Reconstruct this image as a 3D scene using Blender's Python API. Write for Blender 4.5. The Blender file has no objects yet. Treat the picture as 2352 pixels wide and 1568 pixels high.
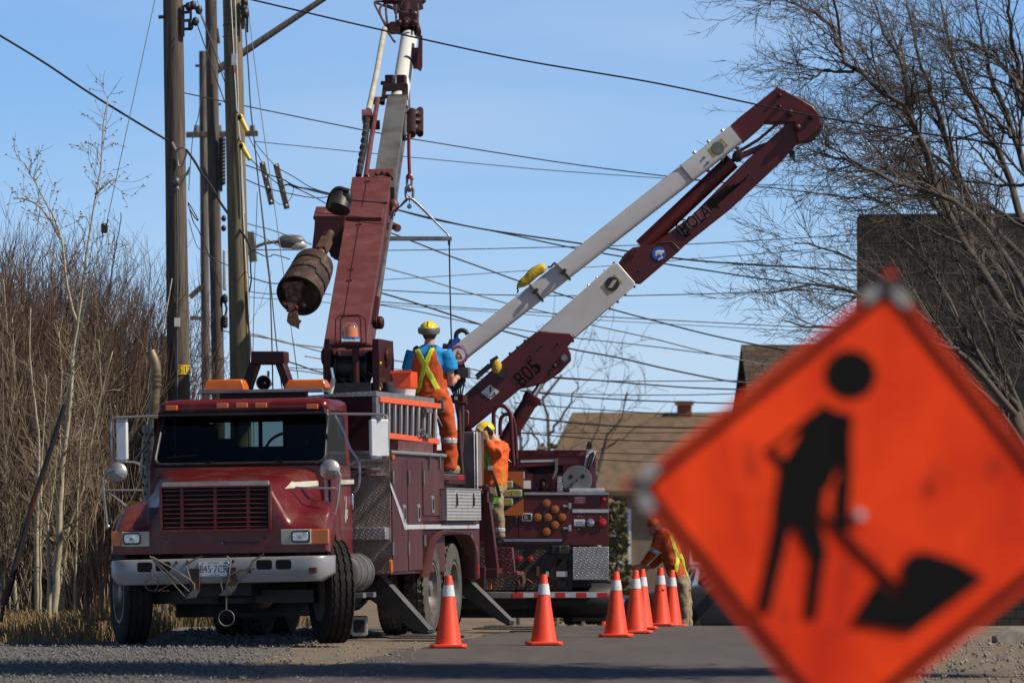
import bpy, bmesh, math, random
from mathutils import Vector as V, Matrix, Euler, noise
rad = math.radians
sc = bpy.context.scene
# ---------------------------------------------------------------- camera, sky, sun
PW, FPX, HC, YH = 2352.0, 11000.0, 1.28, 1190.0        # picture units, focal length in them, eye height, horizon row
cam = bpy.data.objects.new("camera", bpy.data.cameras.new("camera"))
sc.collection.objects.link(cam)
cam.location = (0, 0, HC); cam.rotation_euler = (rad(90), 0, 0)
cam.data.sensor_width = 36; cam.data.lens = FPX / PW * 36; cam.data.shift_y = (YH - 784) / PW
cam.data.clip_start = 0.5; cam.data.clip_end = 5000
cam.data.dof.use_dof = True; cam.data.dof.focus_distance = 54.5; cam.data.dof.aperture_fstop = 3.8
sc.camera = cam
SUN_AZ, SUN_EL = 104, 46                                # degrees clockwise from +Y, degrees up
sun_dir = V((math.sin(rad(SUN_AZ)) * math.cos(rad(SUN_EL)), math.cos(rad(SUN_AZ)) * math.cos(rad(SUN_EL)), math.sin(rad(SUN_EL))))
ld = bpy.data.lights.new("sun", 'SUN'); ld.energy = 4.9; ld.angle = rad(0.53); ld.color = (1, 0.91, 0.78)
lo = bpy.data.objects.new("sun", ld); sc.collection.objects.link(lo)
lo.rotation_euler = (-sun_dir).to_track_quat('-Z', 'Y').to_euler(); lo.location = (40, -20, 60)
wd = bpy.data.worlds.new("World"); sc.world = wd; wd.use_nodes = True
nt = wd.node_tree; bg = nt.nodes["Background"]
sky = nt.nodes.new("ShaderNodeTexSky"); sky.sky_type = 'NISHITA'; sky.sun_disc = False
sky.sun_elevation = rad(SUN_EL); sky.sun_rotation = rad(SUN_AZ); sky.air_density = 1.0; sky.dust_density = 0.12; sky.ozone_density = 3.0
tcw = nt.nodes.new("ShaderNodeTexCoord"); vad = nt.nodes.new("ShaderNodeVectorMath"); vad.operation = 'ADD'
vad.inputs[1].default_value = (0, 0, 0.05)
nt.links.new(tcw.outputs['Generated'], vad.inputs[0]); nt.links.new(vad.outputs[0], sky.inputs['Vector'])
tnt = nt.nodes.new("ShaderNodeMix"); tnt.data_type = 'RGBA'; tnt.blend_type = 'MULTIPLY'; tnt.inputs[0].default_value = 1; tnt.inputs[7].default_value = (.85, 1.05, 1.33, 1)
sep = nt.nodes.new("ShaderNodeSeparateXYZ"); nt.links.new(tcw.outputs['Generated'], sep.inputs[0])       # deeper towards the zenith
zen = nt.nodes.new("ShaderNodeMapRange"); nt.links.new(sep.outputs[2], zen.inputs['Value'])
for k_, v_ in (('From Min', .12), ('From Max', .38), ('To Min', 1), ('To Max', .3)): zen.inputs[k_].default_value = v_
dim = nt.nodes.new("ShaderNodeMix"); dim.data_type = 'RGBA'; dim.blend_type = 'MULTIPLY'; dim.inputs[0].default_value = 1
cmp_ = nt.nodes.new("ShaderNodeMapping"); cmp_.inputs['Scale'].default_value = (5, 5, 26); nt.links.new(tcw.outputs['Generated'], cmp_.inputs[0])   # thin high haze
cno = nt.nodes.new("ShaderNodeTexNoise"); cno.inputs['Scale'].default_value = 1.3; cno.inputs['Detail'].default_value = 4; nt.links.new(cmp_.outputs[0], cno.inputs['Vector'])
cra = nt.nodes.new("ShaderNodeMapRange"); nt.links.new(cno.outputs[0], cra.inputs['Value'])
for k_, v_ in (('From Min', .45), ('From Max', .75), ('To Min', 0), ('To Max', .4)): cra.inputs[k_].default_value = v_
cmx = nt.nodes.new("ShaderNodeMix"); cmx.data_type = 'RGBA'; nt.links.new(cra.outputs[0], cmx.inputs[0]); cmx.inputs[7].default_value = (5.0, 6.1, 7.7, 1)
nt.links.new(sky.outputs[0], tnt.inputs[6]); nt.links.new(tnt.outputs[2], cmx.inputs[6]); hor = nt.nodes.new("ShaderNodeMapRange"); nt.links.new(sep.outputs[2], hor.inputs['Value'])                    # paler towards the horizon
for k_, v_ in (('From Min', .0), ('From Max', .085), ('To Min', .6), ('To Max', 0)): hor.inputs[k_].default_value = v_
hmx = nt.nodes.new("ShaderNodeMix"); hmx.data_type = 'RGBA'; nt.links.new(hor.outputs[0], hmx.inputs[0]); hmx.inputs[7].default_value = (6.0, 6.9, 8.0, 1)
nt.links.new(cmx.outputs[2], hmx.inputs[6]); nt.links.new(hmx.outputs[2], dim.inputs[6]); nt.links.new(zen.outputs[0], dim.inputs[7]); nt.links.new(dim.outputs[2], bg.inputs['Color'])
bg.inputs['Strength'].default_value = 0.1
sc.view_settings.view_transform = 'Standard'; sc.view_settings.look = 'None'; sc.view_settings.exposure = 0.12; sc.view_settings.gamma = 1
sc.cycles.max_bounces = 8; sc.cycles.transparent_max_bounces = 16
# ---------------------------------------------------------------- helpers
def W(px, py, Y):                                       # a sight line followed to the depth Y
    return V(((px - 1176) * Y / FPX, Y, HC + (YH - py) * Y / FPX))
_MAPS = dict(d=(0,0,1),z1=(183.76,735.0,3.2),z2=(183.76,1056.6,3.2),z3=(735,781,3.2),z4=(735,1084.2,3.2),z5=(551.2,367.5,2.8444),z6=(349.1,0,3.2027),z7=(716.6,0,3.2027),z8=(1286.2,165.4,3.413),z9=(918.7,551.2,5.12),z10=(1010.6,780.9,5.12),z11=(1433.2,597.2,2.559),z12=(1433.2,1084.1,2.56),z13=(0,826.9,2.114),z14=(0,183.7,2.1333),z15=(1708.9,0,2.438),z16=(1102.5,826.9,3.793),za=(551.2,0,2.6667),zb=(551.2,459.4,2.6667),zc=(1194.4,367.5,2.6667),zd=(367.5,220.5,3.5556),ze=(367.5,551.2,3.5556),zf=(955.5,900.4,8.5333),zg=(955.5,1038.2,8.5333),zh=(918.7,716.6,4.0635))
def q(k, x, y):
    a, b, s = _MAPS[k]; return a + x / s, b + y / s
def WQ(k, x, y, Y): return W(*q(k, x, y), Y)
class Frame:                                            # a thing's own axes; at() meets a sight line with one of its planes
    def __init__(s, loc, yaw=0, roll=0):
        s.M = Matrix.Translation(loc) @ Euler((0, roll, yaw)).to_matrix().to_4x4(); s.I = s.M.inverted()
        s.loc, s.yaw, s.roll = V(loc), yaw, roll
    def at(s, k, x, y, ax, val):
        px, py = q(k, x, y)
        d = s.I.to_3x3() @ V(((px - 1176) / FPX, 1, (YH - py) / FPX)); o = s.I @ V((0, 0, HC))
        return o + d * ((val - o[ax]) / d[ax])
    def inv(s, p): return s.I @ V(p)
def ground_z(Y): 
    if Y < 48: return 0.0
    if Y < 59: return -0.04 * (Y - 48) / 11
    if Y < 90: return -0.04 - 0.046 * (Y - 59)
    return -1.466
class MB:                                               # collects shapes, links them as one mesh object
    def __init__(s): s.v, s.f, s.mi, s.m = [], [], [], 0
    def add(s, vs, fs):
        n = len(s.v); s.v.extend([tuple(p) for p in vs])
        for f in fs: s.f.append(tuple(i + n for i in f)); s.mi.append(s.m)
        return s
    def mat(s, i): s.m = i; return s
    def box(s, a, b):
        x0, y0, z0 = a; x1, y1, z1 = b
        return s.add([(x0,y0,z0),(x1,y0,z0),(x1,y1,z0),(x0,y1,z0),(x0,y0,z1),(x1,y0,z1),(x1,y1,z1),(x0,y1,z1)],
                     [(0,3,2,1),(4,5,6,7),(0,1,5,4),(1,2,6,5),(2,3,7,6),(3,0,4,7)])
    def cbox(s, c, d, rot=None):
        p = [V((i*d[0]/2, j*d[1]/2, k*d[2]/2)) for k in (-1,1) for j in (-1,1) for i in (-1,1)]
        if rot is not None: p = [rot @ t for t in p]
        return s.add([V(c) + t for t in p], [(0,2,3,1),(4,5,7,6),(0,1,5,4),(1,3,7,5),(3,2,6,7),(2,0,4,6)])
    def beam(s, a, b, w, h, up=(0,0,1), w2=None, h2=None):    # a rectangular bar from a to b
        a, b = V(a), V(b); d = (b - a).normalized(); sx = d.cross(V(up))
        if sx.length < 1e-4: sx = d.cross(V((1,0,0)))
        sx.normalize(); u = sx.cross(d).normalized()
        L = []
        for p, ww, hh in ((a, w, h), (b, w2 or w, h2 or h)):
            L.append([p + sx*i*ww/2 + u*j*hh/2 for i, j in ((-1,-1),(1,-1),(1,1),(-1,1))])
        return s.loft(L)
    def loft(s, loops, closed=True, caps=True):
        n = len(loops[0]); vs = [p for l in loops for p in l]; fs = []
        for i in range(len(loops) - 1):
            for j in range(n if closed else n - 1):
                k = (j + 1) % n; fs.append((i*n+j, i*n+k, (i+1)*n+k, (i+1)*n+j))
        if caps and closed:
            fs.append(tuple(range(n-1, -1, -1))); o = (len(loops)-1)*n; fs.append(tuple(range(o, o+n)))
        return s.add(vs, fs)
    def tube(s, pts, r, n=8, caps=True):
        pts = [V(p) for p in pts]; m = len(pts)
        rs = r if isinstance(r, (list, tuple)) else [r]*m
        t = (pts[1]-pts[0]).normalized(); ref = V((0,0,1)) if abs(t.z) < .9 else V((1,0,0))
        sx = t.cross(ref).normalized(); loops = []
        for i in range(m):
            t = (pts[min(i+1,m-1)] - pts[max(i-1,0)]).normalized()
            sx = (sx - t*sx.dot(t)); 
            sx = sx.normalized() if sx.length > 1e-6 else t.orthogonal().normalized()
            u = t.cross(sx)
            loops.append([pts[i] + (sx*math.cos(2*math.pi*j/n) + u*math.sin(2*math.pi*j/n))*rs[i] for j in range(n)])
        return s.loft(loops, caps=caps)
    def cyl(s, a, b, r, r2=None, n=20): return s.tube([a, b], [r, r if r2 is None else r2], n)
    def lathe(s, p, axis, prof, n=24, caps=True):       # prof: (distance along axis, radius)
        p, ax = V(p), V(axis).normalized(); sx = ax.orthogonal().normalized(); u = ax.cross(sx)
        return s.loft([[p + ax*d + (sx*math.cos(2*math.pi*j/n) + u*math.sin(2*math.pi*j/n))*max(r,1e-4) for j in range(n)] for d, r in prof], caps=caps)
    def prism(s, poly, vec):
        poly = [V(p) for p in poly]; vec = V(vec); return s.loft([poly, [p + vec for p in poly]])
    def ell(s, c, r, n=14, rot=None):
        c = V(c); L = []
        for i in range(n//2 + 1):
            a = math.pi*i/(n//2); z = -math.cos(a); rr = max(math.sin(a), 1e-3)
            l = [V((r[0]*rr*math.cos(2*math.pi*j/n), r[1]*rr*math.sin(2*math.pi*j/n), r[2]*z)) for j in range(n)]
            L.append([c + (rot @ p if rot is not None else p) for p in l])
        return s.loft(L)
    def torus(s, c, axis, R, r, n=24, k=8):
        ax = V(axis).normalized(); sx = ax.orthogonal().normalized(); u = ax.cross(sx); c = V(c); vs, fs = [], []
        for i in range(n):
            a = 2*math.pi*i/n; o = sx*math.cos(a) + u*math.sin(a)
            for j in range(k):
                b = 2*math.pi*j/k; vs.append(c + o*(R + r*math.cos(b)) + ax*r*math.sin(b))
        for i in range(n):
            for j in range(k): fs.append((i*k+j, ((i+1)%n)*k+j, ((i+1)%n)*k+(j+1)%k, i*k+(j+1)%k))
        return s.add(vs, fs)
    def text(s, body, o, ex, ey, size, depth=.002, align='CENTER', xs=1.0):
        cu = bpy.data.curves.new("t", 'FONT'); cu.body = body; cu.size = 1; cu.align_x = align; cu.align_y = 'CENTER'; cu.extrude = 0; cu.resolution_u = 3
        ob = bpy.data.objects.new("t", cu); sc.collection.objects.link(ob)
        me = bpy.data.meshes.new_from_object(ob.evaluated_get(bpy.context.evaluated_depsgraph_get()))
        o, ex, ey = V(o), V(ex).normalized(), V(ey).normalized(); ez = ex.cross(ey)
        s.add([o + ex*v.co.x*size*xs + ey*v.co.y*size + ez*depth for v in me.vertices], [tuple(p.vertices) for p in me.polygons])
        bpy.data.objects.remove(ob); bpy.data.meshes.remove(me); bpy.data.curves.remove(cu); return s
    def mesh(s, name):
        me = bpy.data.meshes.new(name); me.from_pydata(s.v, [], s.f); me.update(); return me
    def build(s, name, mats, parent=None, bevel=0, smooth=35, recalc=True, subsurf=0, seg=2):
        me = s.mesh(name)
        for m in (mats if isinstance(mats, (list, tuple)) else [mats]): me.materials.append(M[m] if isinstance(m, str) else m)
        if len(me.materials) > 1: me.polygons.foreach_set('material_index', s.mi)
        if recalc:
            bm = bmesh.new(); bm.from_mesh(me); bmesh.ops.recalc_face_normals(bm, faces=bm.faces); bm.to_mesh(me); bm.free()
        if smooth:
            me.polygons.foreach_set('use_smooth', [True]*len(me.polygons))
            if smooth < 180: me.set_sharp_from_angle(angle=rad(smooth))
        ob = bpy.data.objects.new(name, me); sc.collection.objects.link(ob)
        if parent is not None: ob.parent = parent
        if bevel:
            b = ob.modifiers.new("Bevel", 'BEVEL'); b.width = bevel; b.segments = seg; b.limit_method = 'ANGLE'; b.angle_limit = rad(40)
        if subsurf:
            b = ob.modifiers.new("Sub", 'SUBSURF'); b.levels = subsurf; b.render_levels = subsurf
        return ob
def tag(o, label=None, cat=None, group=None, kind=None):
    if label: o["label"] = label
    if cat: o["category"] = cat
    if group: o["group"] = group
    if kind: o["kind"] = kind
    return o
def thing(name, label, cat, frame=None, group=None):
    o = bpy.data.objects.new(name, None); sc.collection.objects.link(o); o.empty_display_size = .2
    if frame is not None: o.location = frame.loc; o.rotation_euler = (0, frame.roll, frame.yaw)
    return tag(o, label, cat, group)
def copy_tree(o, parent=None):
    c = o.copy(); sc.collection.objects.link(c); c.parent = parent
    for ch in list(o.children): copy_tree(ch, c)
    return c
def lerp(a, b, t): return a + (b - a)*t
def resample(pts, n):
    pts = [V(p) for p in pts]; d = [0]
    for a, b in zip(pts, pts[1:]): d.append(d[-1] + (b-a).length)
    out = []
    for i in range(n):
        t = d[-1]*i/(n-1); k = max(j for j in range(len(d)) if d[j] <= t + 1e-9); k = min(k, len(pts)-2)
        f = (t - d[k])/max(d[k+1]-d[k], 1e-9)
        p0, p1, p2, p3 = pts[max(k-1,0)], pts[k], pts[k+1], pts[min(k+2,len(pts)-1)]
        out.append(.5*((2*p1) + (p2-p0)*f + (2*p0-5*p1+4*p2-p3)*f*f + (3*p1-p0-3*p2+p3)*f**3))
    return out
# ---------------------------------------------------------------- materials
M = {}
def mat(name, col, rough=.5, metal=0, col2=None, scale=6, detail=5, lo=.4, hi=.65, bump=0, bscale=None, coat=0, stretch=None, rvar=0, col3=None, scale3=20, lo3=.6, hi3=.7, trans=0, alpha=1, emit=None, spec=None):
    m = bpy.data.materials.new(name); m.use_nodes = True; t = m.node_tree; L = t.links; p = t.nodes["Principled BSDF"]
    p.inputs['Roughness'].default_value = rough; p.inputs['Metallic'].default_value = metal
    p.inputs['Coat Weight'].default_value = coat; p.inputs['Coat Roughness'].default_value = .08
    if spec is not None: p.inputs['Specular IOR Level'].default_value = spec
    if trans: p.inputs['Transmission Weight'].default_value = trans
    p.inputs['Alpha'].default_value = alpha
    if emit: p.inputs['Emission Color'].default_value = (*emit[:3], 1); p.inputs['Emission Strength'].default_value = emit[3]
    tc = t.nodes.new("ShaderNodeTexCoord"); mp = t.nodes.new("ShaderNodeMapping"); L.new(tc.outputs['Object'], mp.inputs[0])
    if stretch: mp.inputs['Scale'].default_value = stretch
    def ntex(sca, det=detail):
        n = t.nodes.new("ShaderNodeTexNoise"); n.inputs['Scale'].default_value = sca; n.inputs['Detail'].default_value = det; n.inputs['Roughness'].default_value = .6; L.new(mp.outputs[0], n.inputs['Vector']); return n
    def ramp(src, a, b):
        r = t.nodes.new("ShaderNodeMapRange"); r.inputs['From Min'].default_value = a; r.inputs['From Max'].default_value = b; L.new(src, r.inputs['Value']); return r.outputs[0]
    def mix(f, a, b):
        x = t.nodes.new("ShaderNodeMix"); x.data_type = 'RGBA'; L.new(f, x.inputs[0])
        for s_, v_ in ((6, a), (7, b)):
            if isinstance(v_, tuple): x.inputs[s_].default_value = (*v_, 1)
            else: L.new(v_, x.inputs[s_])
        return x.outputs[2]
    c = tuple(col)
    if col2:
        n = ntex(scale); f = ramp(n.outputs[0], lo, hi); c = mix(f, tuple(col), tuple(col2))
        if rvar:
            r = t.nodes.new("ShaderNodeMapRange"); r.inputs['To Min'].default_value = rough; r.inputs['To Max'].default_value = rough + rvar; L.new(f, r.inputs['Value']); L.new(r.outputs[0], p.inputs['Roughness'])
    if col3: c = mix(ramp(ntex(scale3).outputs[0], lo3, hi3), c, tuple(col3))
    if isinstance(c, tuple): p.inputs['Base Color'].default_value = (*c, 1)
    else: L.new(c, p.inputs['Base Color'])
    if bump:
        n = ntex(bscale or scale*3, 6); b = t.nodes.new("ShaderNodeBump"); b.inputs['Strength'].default_value = 1; b.inputs['Distance'].default_value = bump; L.new(n.outputs[0], b.inputs['Height']); L.new(b.outputs[0], p.inputs['Normal'])
    M[name] = m; return m
MAROON = (.115, .008, .008)
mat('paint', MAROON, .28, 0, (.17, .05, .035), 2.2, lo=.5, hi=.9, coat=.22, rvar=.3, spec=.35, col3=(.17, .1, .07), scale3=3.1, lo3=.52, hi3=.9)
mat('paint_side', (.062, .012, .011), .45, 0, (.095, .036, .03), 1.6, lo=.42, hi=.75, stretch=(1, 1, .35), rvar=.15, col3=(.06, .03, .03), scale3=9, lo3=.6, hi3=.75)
mat('paint_boom', (.12, .03, .028), .5, 0, (.17, .065, .06), 3, lo=.45, hi=.8, col3=(.36, .22, .21), scale3=14, lo3=.66, hi3=.74, rvar=.1)
mat('paint_dark', (.055, .008, .009), .5, 0, (.03, .01, .01), 5, spec=.3)
mat('paint_aerial', (.095, .009, .009), .4, 0, (.068, .01, .01), 3, col3=(.15, .05, .04), scale3=17, lo3=.64, hi3=.78, coat=.1, spec=.35)
mat('paint_dirty', (.1, .03, .03), .6, 0, (.16, .08, .06), 8, lo=.45, hi=.7)
mat('white_boom', (.62, .6, .58), .4, 0, (.52, .49, .46), 3, lo=.4, hi=.8, col3=(.25, .22, .2), scale3=28, lo3=.72, hi3=.78)
mat('white_tip', (.72, .71, .66), .4, 0, (.6, .52, .36), 3, lo=.55, hi=.8)
mat('cream', (.55, .53, .42), .45, 0, (.4, .38, .3), 5)
mat('bumper', (.3, .3, .3), .38, .25, (.27, .26, .26), 4, lo=.45, hi=.75, rvar=.15, col3=(.14, .1, .08), scale3=19, lo3=.7, hi3=.78)
mat('alu', (.5, .5, .5), .38, .75, (.36, .35, .33), 5, rvar=.15)
mat('steel', (.3, .3, .31), .45, .7, (.2, .19, .18), 7, rvar=.15)
mat('grey_steel', (.17, .17, .165), .5, .35, (.1, .09, .08), 2.5, col3=(.25, .24, .22), scale3=9, lo3=.62, hi3=.75)
mat('chrome', (.75, .76, .78), .12, 1)
mat('grey_box', (.2, .19, .17), .5, .3, (.14, .13, .12), 3)
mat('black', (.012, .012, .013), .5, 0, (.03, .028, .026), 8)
mat('black_gloss', (.008, .008, .009), .25)
mat('void', (.004, .004, .004), .9)  # flat black painting the shade inside holes and recesses
mat('rubber', (.018, .017, .016), .85, 0, (.045, .04, .034), 5, lo=.5, hi=.8, bump=.002, bscale=40, spec=.2)
mat('rubber_dusty', (.05, .045, .04), .85, 0, (.11, .095, .08), 5, lo=.4, hi=.7)
mat('rim', (.22, .2, .18), .5, .5, (.12, .1, .085), 8)
mat('rust', (.1, .045, .025), .8, 0, (.035, .02, .015), 5, col3=(.28, .13, .07), scale3=11, lo3=.6, hi3=.68, bump=.004, bscale=22)
mat('auger', (.03, .017, .011), .7, .1, (.065, .028, .016), 4, col3=(.1, .065, .04), scale3=7, lo3=.55, hi3=.62, bump=.003, bscale=30)
mat('auger_core', (.22, .08, .035), .6, .1, (.04, .02, .015), 16, lo=.42, hi=.55, col3=(.4, .26, .16), scale3=30, lo3=.62, hi3=.7, bump=.01, bscale=18)
mat('brass', (.27, .195, .115), .5, .5, (.1, .065, .04), 9)
mat('amber', (.72, .17, .012), .22, 0, (.62, .11, .008), 4, lo=.35, hi=.7, coat=.4, bump=.001, bscale=90)
mat('amber_dull', (.4, .11, .02), .3, 0, (.3, .07, .012), 30)
mat('amber_yellow', (.36, .3, .05), .25, 0, (.25, .2, .03), 12)
mat('red_lens', (.5, .012, .012), .2, coat=.4)
mat('lens', (.55, .56, .58), .08, .6, (.3, .31, .33), 30)
mat('white', (.78, .78, .77), .4, 0, (.66, .65, .63), 6)
mat('mirror_back', (.78, .78, .78), .3, .1, (.7, .7, .7), 5)
mat('tape', (.55, .57, .59), .35, .2, (.42, .43, .44), 9)
mat('tape_rusty', (.5, .52, .54), .4, .1, (.45, .3, .13), 5, lo=.56, hi=.66, stretch=(1, 1, .6))
mat('yellow', (.75, .5, .02), .4, 0, (.6, .38, .02), 7)
mat('helmet', (.85, .62, .01), .22, coat=.4)
mat('lime', (.6, .68, .03), .6, 0, (.5, .56, .03), 18)
mat('orange_cloth', (.56, .085, .012), .85, 0, (.43, .055, .01), 9, lo=.35, hi=.7, bump=.012, bscale=9)
mat('orange_vest', (.8, .12, .012), .75, 0, (.68, .09, .01), 9, bump=.01, bscale=11)
mat('blue_shirt', (.005, .27, .62), .8, 0, (.004, .2, .5), 8, bump=.012, bscale=9)
mat('tan_cloth', (.32, .24, .15), .85, 0, (.22, .16, .1), 8, bump=.014, bscale=9)
mat('skin', (.55, .3, .2), .5, 0, (.47, .22, .15), 10)
mat('hair', (.06, .035, .02), .7, 0, (.1, .06, .035), 60)
mat('glove', (.36, .22, .06), .8, 0, (.2, .13, .06), 20)
mat('green', (.1, .42, .04), .6, 0, (.06, .28, .03), 20)
mat('cone', (.9, .06, .012), .5, 0, (.74, .06, .02), 4, lo=.45, hi=.7, col3=(.3, .085, .05), scale3=8, lo3=.57, hi3=.74)
mat('cone_band', (.7, .7, .7), .4, 0, (.4, .39, .38), 14, lo=.5, hi=.8)
mat('orange_plastic', (.75, .07, .012), .4)
mat('ladder', (.8, .12, .03), .5, 0, (.65, .1, .04), 8)
mat('plate', (.78, .78, .76), .4)
mat('pole_old', (.15, .117, .092), .9, 0, (.055, .043, .035), 5, detail=8, lo=.35, hi=.65, stretch=(7, 7, .35), bump=.01, bscale=8)
mat('pole_new', (.2, .165, .1), .85, 0, (.1, .08, .045), 4, detail=8, stretch=(5, 5, .4), bump=.006, bscale=7)
mat('pole_grey', (.15, .13, .11), .9, 0, (.08, .065, .05), 4, detail=8, stretch=(6, 6, .4), bump=.006, bscale=7)
mat('wire', (.02, .02, .022), .6)
mat('wire_grey', (.12, .12, .13), .5, .3)
mat('rope', (.3, .02, .018), .7, 0, (.12, .01, .01), 60)
mat('bark_aspen', (.34, .29, .19), .8, 0, (.46, .41, .3), 3, col3=(.05, .045, .035), scale3=9, lo3=.62, hi3=.68, stretch=(1, 1, 2.5))
mat('bark_dark', (.13, .105, .082), .9, 0, (.065, .052, .042), 6)
mat('twig_red', (.14, .082, .056), .9, 0, (.08, .048, .036), 2)
mat('dash', (.16, .2, .18), .6)
mat('tank', (.12, .11, .1), .6, .2, (.07, .06, .052), 5)
mat('twig_tan', (.3, .23, .15), .9, 0, (.19, .14, .09), 2)
mat('twig_grey', (.085, .07, .057), .9, 0, (.055, .045, .037), 2)
mat('grass', (.34, .24, .11), .9, 0, (.19, .125, .06), 1.5, lo=.35, hi=.7)
mat('conifer', (.15, .135, .06), .9, 0, (.2, .165, .085), 3)
mat('shingle', (.155, .102, .06), .9, 0, (.095, .063, .039), 3, detail=8, stretch=(1, 1, 1))
mat('siding', (.3, .3, .3), .8)
mat('brickred', (.25, .08, .05), .9)
mat('glass_dark', (.03, .035, .04), .05, 0)
mat('blue_emblem', (.01, .1, .5), .5); mat('decal_back', (.15, .06, .055), .4); mat('decal_pink', (.6, .3, .26), .5, 0, (.62, .55, .5), 60, lo=.45, hi=.55)
mat('guy_green', (.03, .07, .06), .5); mat('rod_rust', (.09, .03, .015), .55, .2, (.025, .025, .024), 1.2, lo=.45, hi=.55); mat('car_silver', (.4, .4, .42), .3, .4, coat=.5); mat('car_dark', (.03, .031, .033), .4, .1)
mat('sign_black', (.006, .006, .006), .8, spec=.08)
mat('clear', (.8, .8, .8), .1, alpha=.08)
mat('paint_black', (.028, .01, .01), .5, 0, (.05, .016, .015), 6, spec=.3)
mat('dirty_steel', (.13, .11, .09), .55, .5, (.28, .25, .2), 9)
mat('sack', (.62, .42, .03), .7, 0, (.42, .28, .02), 8, bump=.02, bscale=12)
def vary(name, k=7.0):                                  # every copy gets its own stains
    t = M[name].node_tree; oi = t.nodes.new("ShaderNodeObjectInfo"); mu = t.nodes.new("ShaderNodeMath"); mu.operation = 'MULTIPLY'; mu.inputs[1].default_value = k
    mp = [n for n in t.nodes if n.type == 'MAPPING'][0]; cb = t.nodes.new("ShaderNodeCombineXYZ"); t.links.new(oi.outputs['Random'], mu.inputs[0])
    for i in range(3): t.links.new(mu.outputs[0], cb.inputs[i])
    t.links.new(cb.outputs[0], mp.inputs['Location'])
for n_ in ('cone', 'cone_band', 'paint_side', 'rim', 'rubber_dusty'): vary(n_)
def glass_mat():
    m = bpy.data.materials.new('windshield'); m.use_nodes = True; t = m.node_tree; p = t.nodes["Principled BSDF"]
    tr = t.nodes.new("ShaderNodeBsdfTransparent"); tr.inputs[0].default_value = (.36, .43, .43, 1)
    gl = t.nodes.new("ShaderNodeBsdfGlossy"); gl.inputs['Roughness'].default_value = .03; gl.inputs['Color'].default_value = (.75, .85, .9, 1)
    fr = t.nodes.new("ShaderNodeFresnel"); fr.inputs['IOR'].default_value = 1.45
    mx = t.nodes.new("ShaderNodeMixShader"); t.links.new(fr.outputs[0], mx.inputs[0]); t.links.new(tr.outputs[0], mx.inputs[1]); t.links.new(gl.outputs[0], mx.inputs[2])
    t.links.new(mx.outputs[0], t.nodes["Material Output"].inputs['Surface']); t.nodes.remove(p); M['windshield'] = m
glass_mat()
def plate_mat(name, c1, c2, cell, metal=.7, rough=.4, rust=None):         # raised-lozenge tread plate
    m = mat(name, c1, rough, metal, c2, 5, col3=rust, scale3=4, lo3=.5, hi3=.62); t = m.node_tree; p = t.nodes["Principled BSDF"]
    tc = t.nodes.new("ShaderNodeTexCoord"); mp = t.nodes.new("ShaderNodeMapping"); mp.inputs['Rotation'].default_value = (rad(45), rad(45), rad(45)); mp.inputs['Scale'].default_value = (1/cell,)*3
    t.links.new(tc.outputs['Object'], mp.inputs[0])
    vo = t.nodes.new("ShaderNodeTexVoronoi"); vo.inputs['Scale'].default_value = 1; vo.inputs['Randomness'].default_value = 0.12; t.links.new(mp.outputs[0], vo.inputs['Vector'])
    r = t.nodes.new("ShaderNodeMapRange"); r.inputs['From Min'].default_value = .25; r.inputs['From Max'].default_value = .42; r.inputs['To Min'].default_value = 1; r.inputs['To Max'].default_value = 0; t.links.new(vo.outputs['Distance'], r.inputs['Value'])
    b = t.nodes.new("ShaderNodeBump"); b.inputs['Distance'].default_value = cell*.1; t.links.new(r.outputs[0], b.inputs['Height']); t.links.new(b.outputs[0], p.inputs['Normal'])
plate_mat('tread', (.42, .41, .4), (.33, .31, .29), .032)
plate_mat('tread_dull', (.34, .275, .22), (.22, .175, .14), .03, .35, .55)
plate_mat('tread_black', (.03, .026, .022), (.05, .035, .025), .04, .3, .5, (.11, .05, .025))
plate_mat('tread_red', (.11, .02, .024), (.15, .05, .05), .04, .1, .5)
def ribbed_mat():
    m = mat('ribbed_alu', (.55, .54, .52), .42, .55, (.47, .45, .43), 4); t = m.node_tree; p = t.nodes["Principled BSDF"]
    tc = t.nodes.new("ShaderNodeTexCoord"); wv = t.nodes.new("ShaderNodeTexWave"); wv.bands_direction = 'Z'; wv.inputs['Scale'].default_value = 8.5
    t.links.new(tc.outputs['Object'], wv.inputs['Vector']); b = t.nodes.new("ShaderNodeBump"); b.inputs['Distance'].default_value = .006; t.links.new(wv.outputs[0], b.inputs['Height']); t.links.new(b.outputs[0], p.inputs['Normal'])
ribbed_mat()
def sign_mat():
    m = mat('sign_cloth', (.97, .07, .01), .75, 0, (.6, .024, .007), 3.6, lo=.4, hi=.72, spec=.15, col3=(.26, .025, .012), scale3=9, lo3=.6, hi3=.74, bump=.012, bscale=4, stretch=(1.2, 1, .7))
    t = m.node_tree; p = t.nodes["Principled BSDF"]; tl = t.nodes.new("ShaderNodeBsdfTranslucent"); tl.inputs[0].default_value = (.95, .1, .015, 1)
    mx = t.nodes.new("ShaderNodeMixShader"); mx.inputs[0].default_value = .18; t.links.new(p.outputs[0], mx.inputs[1]); t.links.new(tl.outputs[0], mx.inputs[2])
    t.links.new(mx.outputs[0], t.nodes["Material Output"].inputs['Surface'])
sign_mat()
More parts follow.
